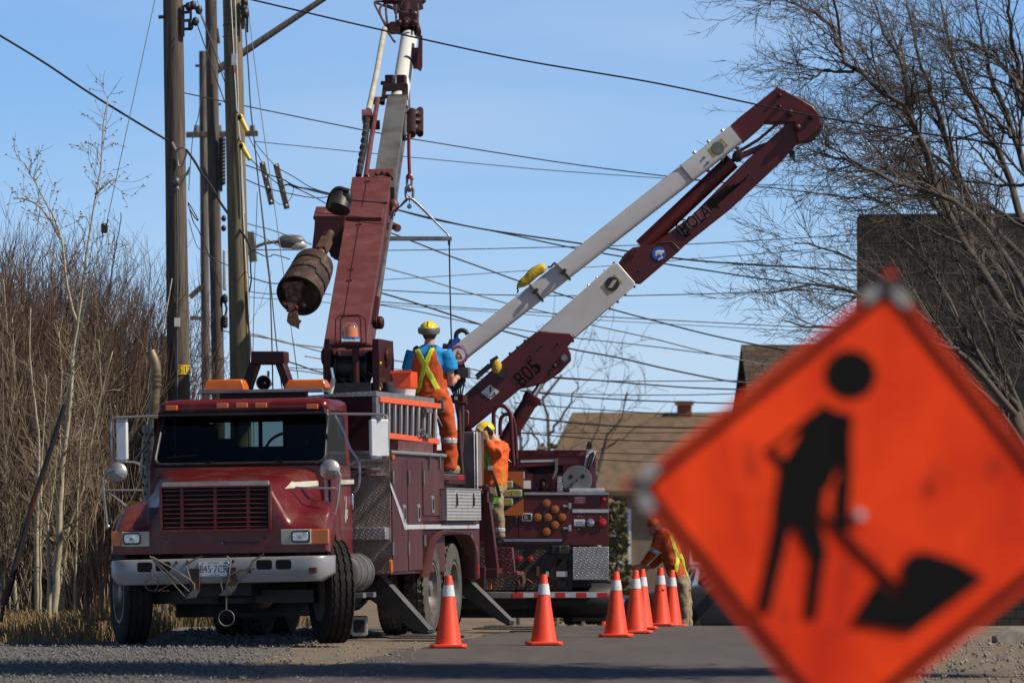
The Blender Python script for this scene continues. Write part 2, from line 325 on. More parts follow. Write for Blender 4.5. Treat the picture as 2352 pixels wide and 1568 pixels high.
# ---------------------------------------------------------------- ground, road, shoulder
mat('asphalt', (.088, .076, .068), .85, 0, (.064, .056, .051), 2.2, lo=.38, hi=.66, bump=.004, bscale=120, col3=(.125, .108, .09), scale3=60, lo3=.6, hi3=.7, stretch=(1, .09, 1))
mat('dirt', (.2, .15, .105), .95, 0, (.13, .098, .072), 2.2, lo=.4, hi=.65, bump=.012, bscale=45, col3=(.06, .05, .042), scale3=55, lo3=.62, hi3=.68)
mat('gravel', (.16, .155, .145), .95, 0, (.07, .066, .06), 30, lo=.42, hi=.6, bump=.03, bscale=26, col3=(.28, .28, .28), scale3=40, lo3=.63, hi3=.69)
mat('stones', (.19, .185, .175), .9, 0, (.085, .08, .075), 9)
mat('stones_tan', (.3, .26, .21), .9, 0, (.17, .14, .11), 9)
mat('soil', (.12, .085, .055), 1, 0, (.2, .14, .08), .8)
mat('concrete', (.22, .195, .17), .9, 0, (.14, .12, .105), 6, bump=.004)
def sheet(name, mats, left, right, ys, dz, nx=2, rough=0):
    m = MB(); rows = []
    for Y in ys:
        a, b = left(Y), right(Y); rows.append([(lerp(a, b, i/nx), Y, ground_z(Y) + dz + (rough*noise.noise(V((lerp(a,b,i/nx)*1.7, Y*1.7, 3))) if rough else 0)) for i in range(nx+1)])
    m.loft(rows, closed=False)
    return tag(m.build(name, mats, smooth=180, recalc=False), kind='structure')
yy = [-20, 0, 20, 30] + [34 + i for i in range(70)] + [120, 160, 300, 800, 3000]
r_edge = lambda Y: -2 + (Y - 38)*.112
sheet('ground', 'soil', lambda Y: -1500 if Y > 200 else -250, lambda Y: 1500 if Y > 200 else 250, yy, -.03, 12)
fine = [10, 20, 28] + [33 + .5*i for i in range(90)]
def wob(Y, s, a): return a*noise.noise(V((Y*.9, s, 0))) + a*.5*noise.noise(V((Y*3.1, s, 5)))
sheet('gravel_shoulder', 'gravel', lambda Y: -40 if Y < 49.2 else -4.1 + wob(Y, 9, .1), lambda Y: -2.25 + max(0, Y-50)*.1 + wob(Y, 1, .22), fine, -.012, 40, .012)
sheet('dirt_verge', 'dirt', lambda Y: -2.6 + max(0, Y-50)*.1, lambda Y: r_edge(Y) + .3, fine, -.016, 8)
sheet('dirt_roadside', 'dirt', lambda Y: 2.6 + (Y-38)*.112, lambda Y: 30, fine, -.01, 30, .03)
sheet('road', 'asphalt', lambda Y: r_edge(Y) + wob(Y, 2, .2), lambda Y: 2.9 + (Y-38)*.112 + wob(Y, 4, .15), fine + [90, 120, 160], 0.0, 8)
# loose stones on the shoulder and on the roadside
rng = random.Random(3)
def stones(name, mats, n, px, py, sz):
    m = MB()
    for _ in range(n):
        x, Y = px(), py(); s = sz*(.45 + rng.random()**4*1.7); p = V((x, Y, ground_z(Y) + s*.2))
        r = Euler((rng.random()*6, rng.random()*6, rng.random()*6)).to_matrix()
        vs = [p + r @ V((a*s*rng.uniform(.6,1.1), b*s*rng.uniform(.6,1.1), c*s*rng.uniform(.5,.9))) for a, b, c in ((1,0,0),(-1,0,0),(0,1,0),(0,-1,0),(0,0,1),(0,0,-1))]
        m.add(vs, [(0,2,4),(2,1,4),(1,3,4),(3,0,4),(2,0,5),(1,2,5),(3,1,5),(0,3,5)])
    return tag(m.build(name, mats, smooth=0), 'loose stones', None, None, 'stuff')
stones('gravel_stones', ['stones'], 14000, lambda: rng.triangular(-7, -1.9, -3.4), lambda: rng.uniform(35.5, 50), .0105)
stones('gravel_stones', ['stones'], 1500, lambda: rng.uniform(-3.8, -1.9), lambda: rng.uniform(50, 58), .02)
stones('roadside_stones', ['stones_tan'], 2500, lambda: rng.uniform(3.2, 6.5), lambda: rng.uniform(36, 52), .017)
stones('dirt_pebbles', ['stones_tan'], 1200, lambda: rng.uniform(-2.4, -.9), lambda: rng.uniform(37, 50), .009)
# kerb end on the right
m = MB(); k0, k1 = V((5.2, 49.8, 0)), V((14, 53.5, 0)); dk = (k1-k0).normalized(); nk = V((-dk.y, dk.x, 0))
prof = [(0, -.05), (0, .11), (.03, .15), (.15, .16), (.15, -.05)]
m.loft([[k0 + dk*d + nk*a*(.8 if e else 1) + V((0, 0, b*e if e else b)) for a, b in prof] for d, e in ((-.18, .35), (0, 1), (3, 1), (9, 1))])
tag(m.build('kerb', 'concrete', bevel=.015), kind='structure')
# ---------------------------------------------------------------- houses
def house(name, label, base, yaw, wx, wy, h, rise, overhang=.25, roof='shingle', wallm='siding', hip=0, windows=(), chimney=None, gable=True):
    fr = Frame(base, yaw); t = thing(name, label, 'house', fr)
    m = MB(); m.box((0, 0, -1), (wx, wy, h)); m.prism([(0, 0, h), (0, wy, h), (0, wy/2, h+rise-.02)], (.0, 0, 0)) if 0 else None
    if not hip:
        for x in (0, wx): m.prism([(x - .001 if x else x, 0.02, h), (x, wy - .02, h), (x, wy/2, h + rise - .05)], (.05 if x == 0 else -.05, 0, 0))
    m.build('wall', wallm, t)
    o = overhang; m = MB(); e = rise/(wy/2)*o; th = .14
    x0, x1 = -o, wx + o; a, b = (-o, h - e), (wy + o, h - e)
    hx = hip
    if hip:
        L0 = [(x0, -o, h-e), (x1, -o, h-e), (x1, wy+o, h-e), (x0, wy+o, h-e)]
        L1 = [(x0+hx, wy/2-.05, h+rise), (x1-hx, wy/2-.05, h+rise), (x1-hx, wy/2+.05, h+rise), (x0+hx, wy/2+.05, h+rise)]
        m.loft([[(p[0], p[1], p[2]-th) for p in L0], L0, L1])
    else:
        m.prism([(x0, -o, h-e), (x0, wy/2, h+rise), (x0, wy+o, h-e), (x0, wy+o, h-e-th), (x0, wy/2, h+rise-th), (x0, -o, h-e-th)], (x1-x0, 0, 0))
    rf = m.build('roof', roof, t)
    if chimney:
        cx, cy, cw, ch = chimney; m = MB(); m.box((cx, cy, h), (cx+cw, cy+cw, ch)); m.box((cx-.06, cy-.06, ch-.12), (cx+cw+.06, cy+cw+.06, ch)); m.build('chimney', 'brickred', rf)
    for (x, z, w, hh) in windows:
        m = MB(); 
        for a_, b_ in (((x, -.06, z), (x+.09, .03, z+hh)), ((x+w-.09, -.06, z), (x+w, .03, z+hh)), ((x+.09, -.06, z+hh-.09), (x+w-.09, .03, z+hh)), ((x+.09, -.06, z), (x+w-.09, .03, z+.09)), ((x+.09, -.05, z+hh/2-.03), (x+w-.09, .02, z+hh/2+.03))): m.box(a_, b_)
        wn = m.build('window', 'white', t); m = MB(); m.box((x+.09, -.02, z+.09), (x+w-.09, .01, z+hh-.09)); m.build('pane', 'glass_dark', wn)
    return t
mat('wall_tan', (.26, .2, .14), .9, 0, (.2, .15, .1), 1.5)
mat('wall_dark', (.04, .036, .032), .9, 0, (.065, .058, .05), 2, detail=8, stretch=(1, 1, 4))
mat('siding_grey', (.2, .2, .2), .8, 0, (.15, .15, .15), 3, stretch=(1, 1, 9))
# shingle rows
def shingle(m, c1, c2, c3, sx=5, sy=9, ax=(0, 0, 0)):
    t = M[m].node_tree; p = t.nodes["Principled BSDF"]; tc = t.nodes.new("ShaderNodeTexCoord"); mp = t.nodes.new("ShaderNodeMapping"); mp.inputs['Rotation'].default_value = ax
    b = t.nodes.new("ShaderNodeTexBrick"); b.inputs['Color1'].default_value = (*c1, 1); b.inputs['Color2'].default_value = (*c2, 1); b.inputs['Mortar'].default_value = (*c3, 1)
    b.inputs['Scale'].default_value = 1; b.inputs['Brick Width'].default_value = 1/sx; b.inputs['Row Height'].default_value = 1/sy; b.inputs['Mortar Size'].default_value = .012; b.inputs['Bias'].default_value = -.1
    t.links.new(tc.outputs['Object'], mp.inputs[0]); t.links.new(mp.outputs[0], b.inputs['Vector']); t.links.new(b.outputs[0], p.inputs['Base Color'])
mat('shingle_brown', (.2, .13, .08), .9); shingle('shingle_brown', (.06, .038, .026), (.1, .066, .045), (.03, .021, .016), 4.5, 9, (rad(90), 0, 0))
mat('wall_shingle', (.1, .09, .08), .9); shingle('wall_shingle', (.045, .038, .033), (.068, .058, .05), (.022, .019, .017), 4.5, 6, (rad(90), 0, 0))
# far tan-roofed house
p = W(1250, 1112, 138); house('house', 'house with broad tan roof and small red brick chimney beyond the trucks', (p.x, 138, p.z - 3.6), rad(0), 9.5, 7, 3.6, 2.15, .3, 'shingle', 'wall_tan', 1.15,
      [(1.55, 1.3, .95, 1.6), (4.2, 1.3, .95, 1.6), (7, 1.3, .95, 1.6)], (3.95, 3.2, .42, 6.08))
# house with the grey gable behind the roadwork sign
p = W(1752, 1050, 96); house('house', 'house with brown shingled roof and grey gable behind the orange sign', (p.x, 95, -1.4), rad(2.2), 9, 7, p.z + 1.4, 2.35, .18, 'shingle_brown', 'siding_grey')
# tall dark-shingled block behind the bare tree
fr = Frame((W(1968, 500, 84).x, 84, -1.3), rad(-5)); t = thing('apartment_building', 'tall dark shingle-clad flat-roofed building standing behind the bare tree', 'building', fr)
hh = W(1972, 498, 84).z + 1.3; m = MB(); m.box((0, 0, -1), (9, 8, hh)); m.build('wall', 'wall_shingle', t)
m = MB(); m.box((.03, .03, hh), (9, 8, hh + .05)); m.build('roof', 'wall_dark', t)
for (x, z) in ((1.2, 2.4), (3.6, 2.4)):
    m = MB(); m.box((x, -.05, z), (x+.08, .02, z+1.3)); m.box((x+.82, -.05, z), (x+.9, .02, z+1.3)); m.box((x+.08, -.05, z), (x+.82, .02, z+.08)); m.box((x+.08, -.05, z+1.22), (x+.82, .02, z+1.3)); wn = m.build('window', 'siding_grey', t)
    m = MB(); m.box((x+.08, -.02, z+.08), (x+.82, .01, z+1.22)); m.build('pane', 'glass_dark', wn)
# ---------------------------------------------------------------- trees and shrubs
def rvec(r): 
    while 1:
        v = V((r.uniform(-1,1), r.uniform(-1,1), r.uniform(-1,1)))
        if .05 < v.length < 1: return v.normalized()
def grow(m, r, p, d, L, rad0, depth, o):
    """one branch as a wandering tapered tube, then its own side branches"""
    n = max(3, int(L/o['seg'])) if depth else 3
    n = min(n, 9); pts = [V(p)]; d = V(d).normalized()
    for i in range(n):
        d = (d + rvec(r)*o['wander'] + V(o.get('pull', (0,0,0)))*.12).normalized(); pts.append(pts[-1] + d*L/n)
    tip = rad0*(.35 if depth else .5)
    m.tube(pts, [lerp(rad0, tip, i/n) for i in range(n+1)], 5 if rad0 > .02 else 3, caps=False)
    if depth == 0:
        if o.get('bud') and r.random() < o['bud']:
            for _ in range(2):
                b = pts[r.randint(1, n)]; e = rvec(r)*.012; m.tube([b, b + e, b + e*2.6 + V((0,0,-.01))], [.003, .008, .003], 4)
        return
    k = max(2, int(L*o['dens'][depth-1]*r.uniform(.8, 1.2)))
    for j in range(k):
        f = r.uniform(o.get('start', .15), 1); i = min(int(f*n), n-1); b = pts[i].lerp(pts[i+1], f*n - i); t = (pts[i+1]-pts[i]).normalized()
        side = t.cross(rvec(r)).normalized(); a = rad(r.uniform(*o['angle']))
        dd = (t*math.cos(a) + side*math.sin(a)).normalized()
        grow(m, r, b, dd, L*r.uniform(*o['ratio'])*(1.15 - .6*f) if 'abs' not in o else o['abs'][depth-1]*r.uniform(.6, 1.3), max(lerp(rad0, tip, f)*.55, o['rmin']), depth-1, o)
def limb(m, r, pts, r0, r1, o, depth, n=14, nt=7):
    pts = resample(pts, n); pts = [p + rvec(r)*o.get('jit', .02) for p in pts]
    m.tube(pts, [lerp(r0, r1, i/(n-1)) for i in range(n)], nt, caps=False)
    tot = sum((a-b).length for a, b in zip(pts, pts[1:])); k = int(tot*o['limb'])
    for j in range(k):
        f = r.uniform(o.get('lstart', .1), 1); i = min(int(f*(n-1)), n-2); b = pts[i].lerp(pts[i+1], f*(n-1)-i); t = (pts[i+1]-pts[i]).normalized()
        side = t.cross(rvec(r)).normalized(); a = rad(r.uniform(*o['angle'])); dd = (t*math.cos(a) + side*math.sin(a) + V(o.get('bias', (0,0,0)))).normalized()
        grow(m, r, b, dd, o['abs'][depth-1]*r.uniform(.5, 1.35)*(1.1-.35*f), max(lerp(r0, r1, f)*.5, o['rmin']), depth-1, o)
# aspens on the left bank
AO = dict(seg=.12, wander=.16, dens=[9, 6, 3], angle=(28, 60), ratio=(.3, .6), abs=[.22, .5, 1.0], rmin=.0035, limb=5.5, pull=(0, 0, .8), jit=.012, bud=.0, lstart=.25)
BUD = dict(AO, bud=.95, limb=9, dens=[12, 8, 3])
def aspen(label, lines, Y, r0, seed, o, base=None):
    r = random.Random(seed); pts0 = lines[0][1]; b = WQ(lines[0][0], *pts0[0], Y); b.z = -.1
    fr = Frame((b.x, Y, 0)); t = thing('aspen_tree', label, 'tree', fr, 'aspens on the grassy bank')
    m = MB(); c = MB()
    for li, (k, pp) in enumerate(lines):
        P = [WQ(k, x, y, Y) for x, y in pp]
        if li == 0: P[0].z = -.1
        P = [fr.inv(p) for p in P]; n = 22; pts = [p + rvec(r)*.008 for p in resample(P, n)]
        ra, rb = (r0, r0*.4) if li == 0 else (r0*.36, .004)
        rb = .006 if o is not BUD or li else rb
        m.tube(pts, [lerp(ra, rb, (i/(n-1))**.8) for i in range(n)], 7)
        tot = sum((a-b_).length for a, b_ in zip(pts, pts[1:]))
        for j in range(int(tot*o['limb'])):
            f = r.uniform(o['lstart'] if li == 0 else .05, 1); i = min(int(f*(n-1)), n-2); bb = pts[i].lerp(pts[i+1], r.random()); tt = (pts[i+1]-pts[i]).normalized()
            a = rad(r.uniform(35, 75)); s_ = tt.cross(rvec(r)).normalized()
            grow(c, r, bb, tt*math.cos(a) + s_*math.sin(a) + V((0, 0, .25)), o['abs'][1]*r.uniform(.35, 1.2)*(1.1 - .5*f), max(.004, lerp(ra, rb, f)*.32), 1, o)
    m.build('trunk', 'bark_aspen', t, smooth=180, recalc=False); c.build('crown', 'twig_tan', t, smooth=180, recalc=False)
aspen('tallest aspen on the bank, forked and dotted with catkins against the sky', [('z13', [(255,1235),(285,880),(300,540),(335,250),(352,0)]), ('z14', [(350,1568),(355,1400),(380,1190),(420,900),(455,660),(490,450),(510,200),(530,80)]), ('z14', [(378,1190),(330,1010),(300,780),(230,610),(120,410)]), ('z14', [(300,780),(220,650),(140,590),(65,580)]), ('z14', [(470,560),(520,510),(575,480)])], 55.5, .055, 1, BUD)
aspen('straight slim aspen left of the catkin aspen, bare of catkins', [('z13', [(185,1230),(180,800),(188,400),(168,200),(145,-10),(150,-250)])], 56.5, .04, 2, AO)
aspen('aspen with pale spotted trunk leaning right toward the truck mirror', [('z13', [(290,1250),(325,850),(392,650),(430,450),(490,170),(545,-40)]), ('z13', [(392,650),(450,560),(520,590)]), ('z13', [(310,270),(390,190),(500,150),(590,145)])], 57.5, .04, 3, AO)
aspen('short crooked aspen just left of the catkin aspen base', [('z13', [(238,1180),(232,800),(200,690),(205,420)]), ('z13', [(232,800),(260,600),(280,420)])], 55, .035, 4, AO)
aspen('thin aspen behind the slanting steel rod', [('z13', [(85,1090),(60,900),(22,500),(70,150),(60,-200)])], 58, .034, 5, AO)
aspen('leaning aspen behind the exhaust stack mirror, twiggy at its top', [('z13', [(420,1180),(410,900),(440,500),(520,100)]), ('z14', [(510,1400),(540,1000),(575,790),(595,650)])], 59, .03, 6, dict(AO, limb=8))
aspen('slender aspen stem at the very edge of the bank beside the rod foot', [('z13', [(14,1080),(10,700),(18,300),(0,-50)])], 59.5, .03, 7, AO)
for i, (px, ytop, Y) in enumerate(((22, 640, 58.5), (52, 700, 60), (112, 610, 60.5), (140, 760, 57.2), (208, 690, 60.2), (232, 780, 58.8), (262, 720, 61), (300, 800, 60.6), (330, 860, 61.5), (92, 860, 56.2), (172, 900, 56.8), (276, 930, 59.4))):
    j = random.Random(60+i).uniform(-18, 18)
    aspen('slender pale sapling standing among the aspens on the bank', [('d', [(px, 1400), (px + j*.3, 1200), (px + j, 1000), (px + j*1.4 + 4, lerp(1000, ytop, .6)), (px + j*2, ytop)])], Y, .02, 70+i, dict(AO, limb=6.5))
# the red-brown thicket behind them
r = random.Random(11); m = MB()
SO = dict(seg=.2, wander=.13, dens=[7, 3.2], angle=(15, 45), ratio=(.3, .5), abs=[.45, 1.0], rmin=.0035, pull=(0, 0, 1.1))
def top_px(x):                                           # how high the thicket stands along the bank
    return 585 + 22*math.sin(x*.05) + max(0, x-180)*1.0 + max(0, x-300)*1.6 + 30*noise.noise(V((x*.02, 0, 0)))
for i in range(140):
    px = r.uniform(-40, 355); Y = r.uniform(58, 70) if px < 280 else r.uniform(61.5, 72); 
    b = W(px, 1300, Y); gz = -.1 - .03*(Y-58); h = W(px, top_px(px) + abs(r.gauss(0, 90)) + 30, Y).z - gz
    if h < .5: continue
    for s in range(r.randint(2, 4)):
        d = V((r.uniform(-.22, .28), r.uniform(-.2, .2), 1)); grow(m, r, (b.x + r.uniform(-.15, .15), Y, gz), d, h*r.uniform(.75, 1.0), r.uniform(.012, .024), 2, SO)
tag(m.build('thicket', 'twig_red', None, smooth=180, recalc=False), 'dense leafless red-brown thicket covering the bank behind the aspens', 'thicket', None, 'stuff')
m = MB()
for i in range(24):
    Y = r.uniform(56, 63); px = r.uniform(-30, 290); b = W(px, 1300, Y); h = r.uniform(1.2, 4.0)
    for s in range(3): grow(m, r, (b.x, Y, -.1), V((r.uniform(-.35, .4), r.uniform(-.2, .2), 1)), h*r.uniform(.6, 1), .012, 2, SO)
tag(m.build('undergrowth', 'twig_tan', None, smooth=180, recalc=False), 'tan leafless undergrowth between the aspen trunks', 'undergrowth', None, 'stuff')
# dry grass on the bank
m = MB()
for i in range(15000):
    x = r.uniform(-8.5, -3.95); Y = r.triangular(49.25, 60, 49.6)
    if Y < 52 and noise.noise(V((x*2.1, Y*1.3, 0))) < -.25: continue
    h = r.uniform(.05, .27)*(0.35 + min(1, (Y-49.2)*.5)); a = r.uniform(0, 6.28); le = r.uniform(.1, .9)*h; w = V((math.cos(a+1.57), math.sin(a+1.57), 0))*r.uniform(.003, .006); o = V((math.cos(a), math.sin(a), 0))
    p = V((x, Y, -.03)); p1 = p + o*le*.35 + V((0,0,h*.7)); p2 = p + o*le + V((0,0,h*r.uniform(.6, 1)))
    m.add([p-w, p+w, p1+w*.8, p1-w*.8, p2], [(0,1,2,3), (3,2,4)])
for i in range(2500):
    x = r.uniform(-4.1, -2.6); Y = r.uniform(58.5, 62); h = r.uniform(.08, .3); a = r.uniform(0, 6.28); p = V((x, Y, ground_z(Y)-.02)); w = V((.005, 0, 0)); o = V((math.cos(a), math.sin(a), 0))*h*.6
    m.add([p-w, p+w, p+o*.4+V((0,0,h*.7))+w, p+o*.4+V((0,0,h*.7))-w, p+o+V((0,0,h))], [(0,1,2,3), (3,2,4)])
tag(m.build('dry_grass', 'grass', None, smooth=0, recalc=False), 'dry yellow grass along the foot of the bank', 'grass', None, 'stuff')
# the large bare tree on the right: limbs follow the photograph's, twigs are grown on them
RO = dict(seg=.18, wander=.2, dens=[9, 7, 4.2], angle=(22, 58), ratio=(.35, .6), abs=[.22, .55, 1.15], rmin=.0036, limb=5.5, pull=(-.25, 0, .25), bias=(-.25, 0, .1), jit=.03, lstart=.12)
r = random.Random(21)
TS = 6.0; base = W(2560, 1480, 66); fr = Frame((base.x, 66, ground_z(66)))
tr = thing('bare_tree', 'large bare tree densely twigged, filling the sky right of the folded boom', 'tree', fr)
tm, cm = MB(), MB()
trunk = [fr.inv(W(x, y, 66)) for x, y in ((2560,1500),(2530,1150),(2480,800),(2470,420))]
tm.tube(resample(trunk, 10), [.2, .19, .18, .17, .16, .15, .14, .13, .12, .1], 9); tm.build('trunk', 'bark_dark', tr, smooth=180)
LIMBS = [('z15', [(1568,1900),(1180,1280),(1050,960),(930,640),(830,555),(620,390),(540,300),(512,60),(470,-60)], 58, .07),
         ('z15', [(1568,1700),(1150,1150),(985,790),(940,660),(890,350),(790,200),(710,-40)], 59.5, .07),
         ('z15', [(1620,1500),(1250,1100),(1085,640),(1020,440),(960,290),(905,-40)], 61, .06),
         ('z15', [(1600,1650),(1280,1210),(1000,1065),(830,1010),(660,940),(520,875),(360,868)], 57.5, .055),
         ('z15', [(540,300),(470,130),(280,20),(150,-40)], 58, .03), ('z15', [(660,940),(560,860),(470,810),(462,700)], 57.5, .02),
         ('z15', [(620,395),(480,395),(340,440),(210,450)], 58, .025), ('z15', [(840,560),(700,620),(520,760)], 58, .02),
         ('z15', [(1568,1250),(1480,1000),(1400,800),(1240,500),(1130,200),(1080,-60)], 62, .06),
         ('z15', [(1640,1150),(1500,750),(1380,400),(1320,150),(1290,-60)], 60, .06), ('z15', [(1660,900),(1560,500),(1500,200),(1470,-60)], 58.5, .06),
         ('z15', [(1300,1200),(1150,930),(1000,850),(870,800),(640,790)], 60, .035), ('z15', [(1400,800),(1200,640),(1050,560),(860,580)], 61.5, .03),
         ('z15', [(1500,760),(1300,560),(1180,420),(1050,380)], 60, .03), ('z15', [(1560,520),(1400,330),(1250,240),(1150,220)], 58.5, .03),
         ('z15', [(1620,1300),(1350,1150),(1200,1120),(1000,1180),(860,1140)], 59, .03)]
for k, pp, Y, r0 in LIMBS:
    P = [fr.inv(WQ(k, x, y, Y + TS + .8*math.sin(i*1.3))) for i, (x, y) in enumerate(pp)]
    limb(cm, r, P, r0*1.0, max(.006, r0*.15), RO, 3, 16)
cm.build('crown', 'twig_grey', tr, smooth=180, recalc=False)
fr = Frame((W(2480, 1480, 64).x, 64, ground_z(64)))
tr = thing('bare_tree', 'lower bare tree spreading twigs over the dark building, behind the sign tip', 'tree', fr)
tm, cm = MB(), MB(); tm.tube([fr.inv(W(2490, 1500, 64)), fr.inv(W(2440, 1300, 64)), fr.inv(W(2400, 1120, 64)), fr.inv(W(2330, 950, 64))], [.15, .14, .12, .09], 9); tm.build('trunk', 'bark_dark', tr, smooth=180)
for pp, Y, r0 in (([(2330,950),(2250,860),(2130,740),(2010,690),(1870,655),(1760,680)], 63, .05), ([(2350,960),(2240,800),(2150,640),(2080,560),(2010,500)], 64.5, .05),
                  ([(2370,1000),(2300,840),(2240,700),(2180,560)], 65, .05), ([(2400,1100),(2280,930),(2180,860),(2050,830),(1900,800)], 63.5, .045),
                  ([(2440,1000),(2380,800),(2330,640),(2290,540)], 64, .05), ([(2200,800),(2080,780),(1950,760),(1800,740)], 62.5, .03), ([(2460,1250),(2390,1100),(2330,1050),(2200,900)], 63, .04),
                  ([(2150,760),(2020,640),(1930,580),(1830,560)], 63.5, .025), ([(2420,900),(2340,700),(2300,600)], 62, .04)):
    limb(cm, r, [fr.inv(W(x, y, Y)) for x, y in pp], r0, .009, RO, 3, 14)
cm.build('crown', 'twig_grey', tr, smooth=180, recalc=False)
# bare trees and conifers round the far house
def small_tree(label, lines, Y, r0, seed, o, group=None):
    r = random.Random(seed); b = W(*lines[0][0], Y); fr = Frame((b.x, Y, -1.5)); t = thing('bare_tree', label, 'tree', fr, group); tm, cm = MB(), MB()
    for i, pp in enumerate(lines):
        P = [fr.inv(W(x, y, Y)) for x, y in pp]
        if i == 0: P[0].z = -.3; tm.tube(resample(P, 10), [lerp(r0*.8, r0*.2, j/9) for j in range(10)], 7)
        limb(cm, r, P, r0*(.35 if i else .2), .012, o, 3, 10, 5)
    tm.build('trunk', 'bark_dark', t, smooth=180); cm.build('crown', 'twig_grey', t, smooth=180, recalc=False)
FO = dict(seg=.4, wander=.22, dens=[2.6, 1.6, 1.2], angle=(20, 55), ratio=(.4, .6), abs=[.6, 1.1, 1.7], rmin=.009, limb=1.5, pull=(0, 0, .4), jit=.05, lstart=.3)
small_tree('blurred bare tree with curving limbs between the boom cylinder and the tan roof', [[(1240,1110),(1262,1000),(1240,930),(1290,860)], [(1262,1000),(1300,940),(1330,880)], [(1240,930),(1200,880),(1180,900)], [(1250,1060),(1220,980),(1190,960)]], 118, .12, 31, FO)
small_tree('blurred bare tree leaning right in front of the tan roof', [[(1300,1120),(1385,1030),(1425,970),(1440,900)], [(1385,1030),(1420,1010),(1460,985)], [(1340,1075),(1370,985),(1390,930)]], 120, .09, 32, dict(FO, limb=1.0))
small_tree('faint bare tree low in the gap left of the boom cylinder', [[(1190,1100),(1195,1010),(1180,930)], [(1195,1010),(1160,960),(1150,930)], [(1192,1050),(1215,1000),(1230,960)]], 125, .08, 33, FO)
def conifer(label, x0, x1, ytop, Y, seed):
    r = random.Random(seed); a, b = W(x0, ytop, Y), W(x1, ytop, Y); gz = ground_z(Y) - .2; h = a.z - gz; fr = Frame(((a.x+b.x)/2, Y, gz)); rr = (b.x-a.x)/2
    t = thing('evergreen_shrub', label, 'shrub', fr, 'evergreens by the far house'); m = MB(); m.cyl((0,0,0), (0,0,h*.9), .07, .02, 7); m.build('trunk', 'bark_dark', t)
    m = MB()
    for i in range(560):
        f = r.random()**.8; a_ = r.uniform(0, 6.28); q_ = rr*(1-f*.75)*math.sqrt(r.random())*r.uniform(.7, 1.15); p = V((math.cos(a_)*q_, math.sin(a_)*q_, .1+f*h*.97)); d = (V((math.cos(a_), math.sin(a_), r.uniform(-.1, .9))).normalized()); s = r.uniform(.1, .24); w = d.cross(rvec(r)).normalized()*s*.35
        m.add([p-w*.4, p+d*s*.5-w, p+d*s, p+d*s*.5+w], [(0,1,2,3)])
    m.build('crown', 'conifer', t, smooth=0, recalc=False)
conifer('small evergreen seen just right of the rear truck lift cylinder foot', 1218, 1300, 1020, 112, 41)
conifer('broad evergreen behind the cable drum', 1270, 1400, 1070, 114, 42)
conifer('tall olive evergreen beside the rear truck corner, under the tan roof', 1385, 1450, 1150, 104, 43)
# roadside tree to the right, out of the picture: its shade falls across the near road
r = random.Random(51); fr = Frame((7.9, 38.1, 0)); tr = thing('bare_tree', 'bare roadside tree shading the near road', 'tree', fr); m = MB(); m.tube([(0,0,-.1),(-.1,0,3.5),(0,.1,8),(-.2,.2,13)], [.24,.2,.15,.05], 8); m.build('trunk', 'bark_dark', tr, smooth=180)
m = MB()
for i in range(210):
    h = r.uniform(5.4, 13); a = r.uniform(0, 6.28); grow(m, r, (0, 0, h), V((math.cos(a), math.sin(a)*.6, .8)), r.uniform(1.4, 2.6), .05, 2, dict(seg=.3, wander=.15, dens=[5, 4], angle=(25, 55), ratio=(.3, .5), abs=[.6, 1.2], rmin=.016))
m.build('crown', 'twig_grey', tr, smooth=180, recalc=False)
# ================================================================ the digger derrick truck (near truck)
T = Frame((-2.867, 48.7, 0), rad(-10.4), -.014)
TR = thing('digger_truck', 'maroon digger derrick truck facing us with its boom raised and outriggers down', 'truck', T)
def FB(k, x, y, b): return T.at(k, x, y, 1, b)
def FS(k, x, y, r=1.2): return T.at(k, x, y, 0, r)
def cx(b): return lerp(.07, -.03, min(1, max(0, (b + .65)/1.15)))
def rrect(c, ex, ey, w, h, rd, n=5):
    c, ex, ey = V(c), V(ex).normalized(), V(ey).normalized(); P = []
    for sx, sy, a0 in ((1,1,0),(-1,1,90),(-1,-1,180),(1,-1,270)):
        for i in range(n+1):
            a = rad(a0 + 90*i/n); P.append(c + ex*(sx*(w/2-rd) + rd*math.cos(a)) + ey*(sy*(h/2-rd) + rd*math.sin(a)))
    return P
def rbox(m, c, ex, ey, w, h, d, rd):                     # a rounded slab, d deep along ex x ey
    ez = V(ex).cross(V(ey)).normalized(); P = rrect(c, ex, ey, w, h, rd); return m.prism(P, ez*d)
X, Y_, Z_ = V((1,0,0)), V((0,1,0)), V((0,0,1))
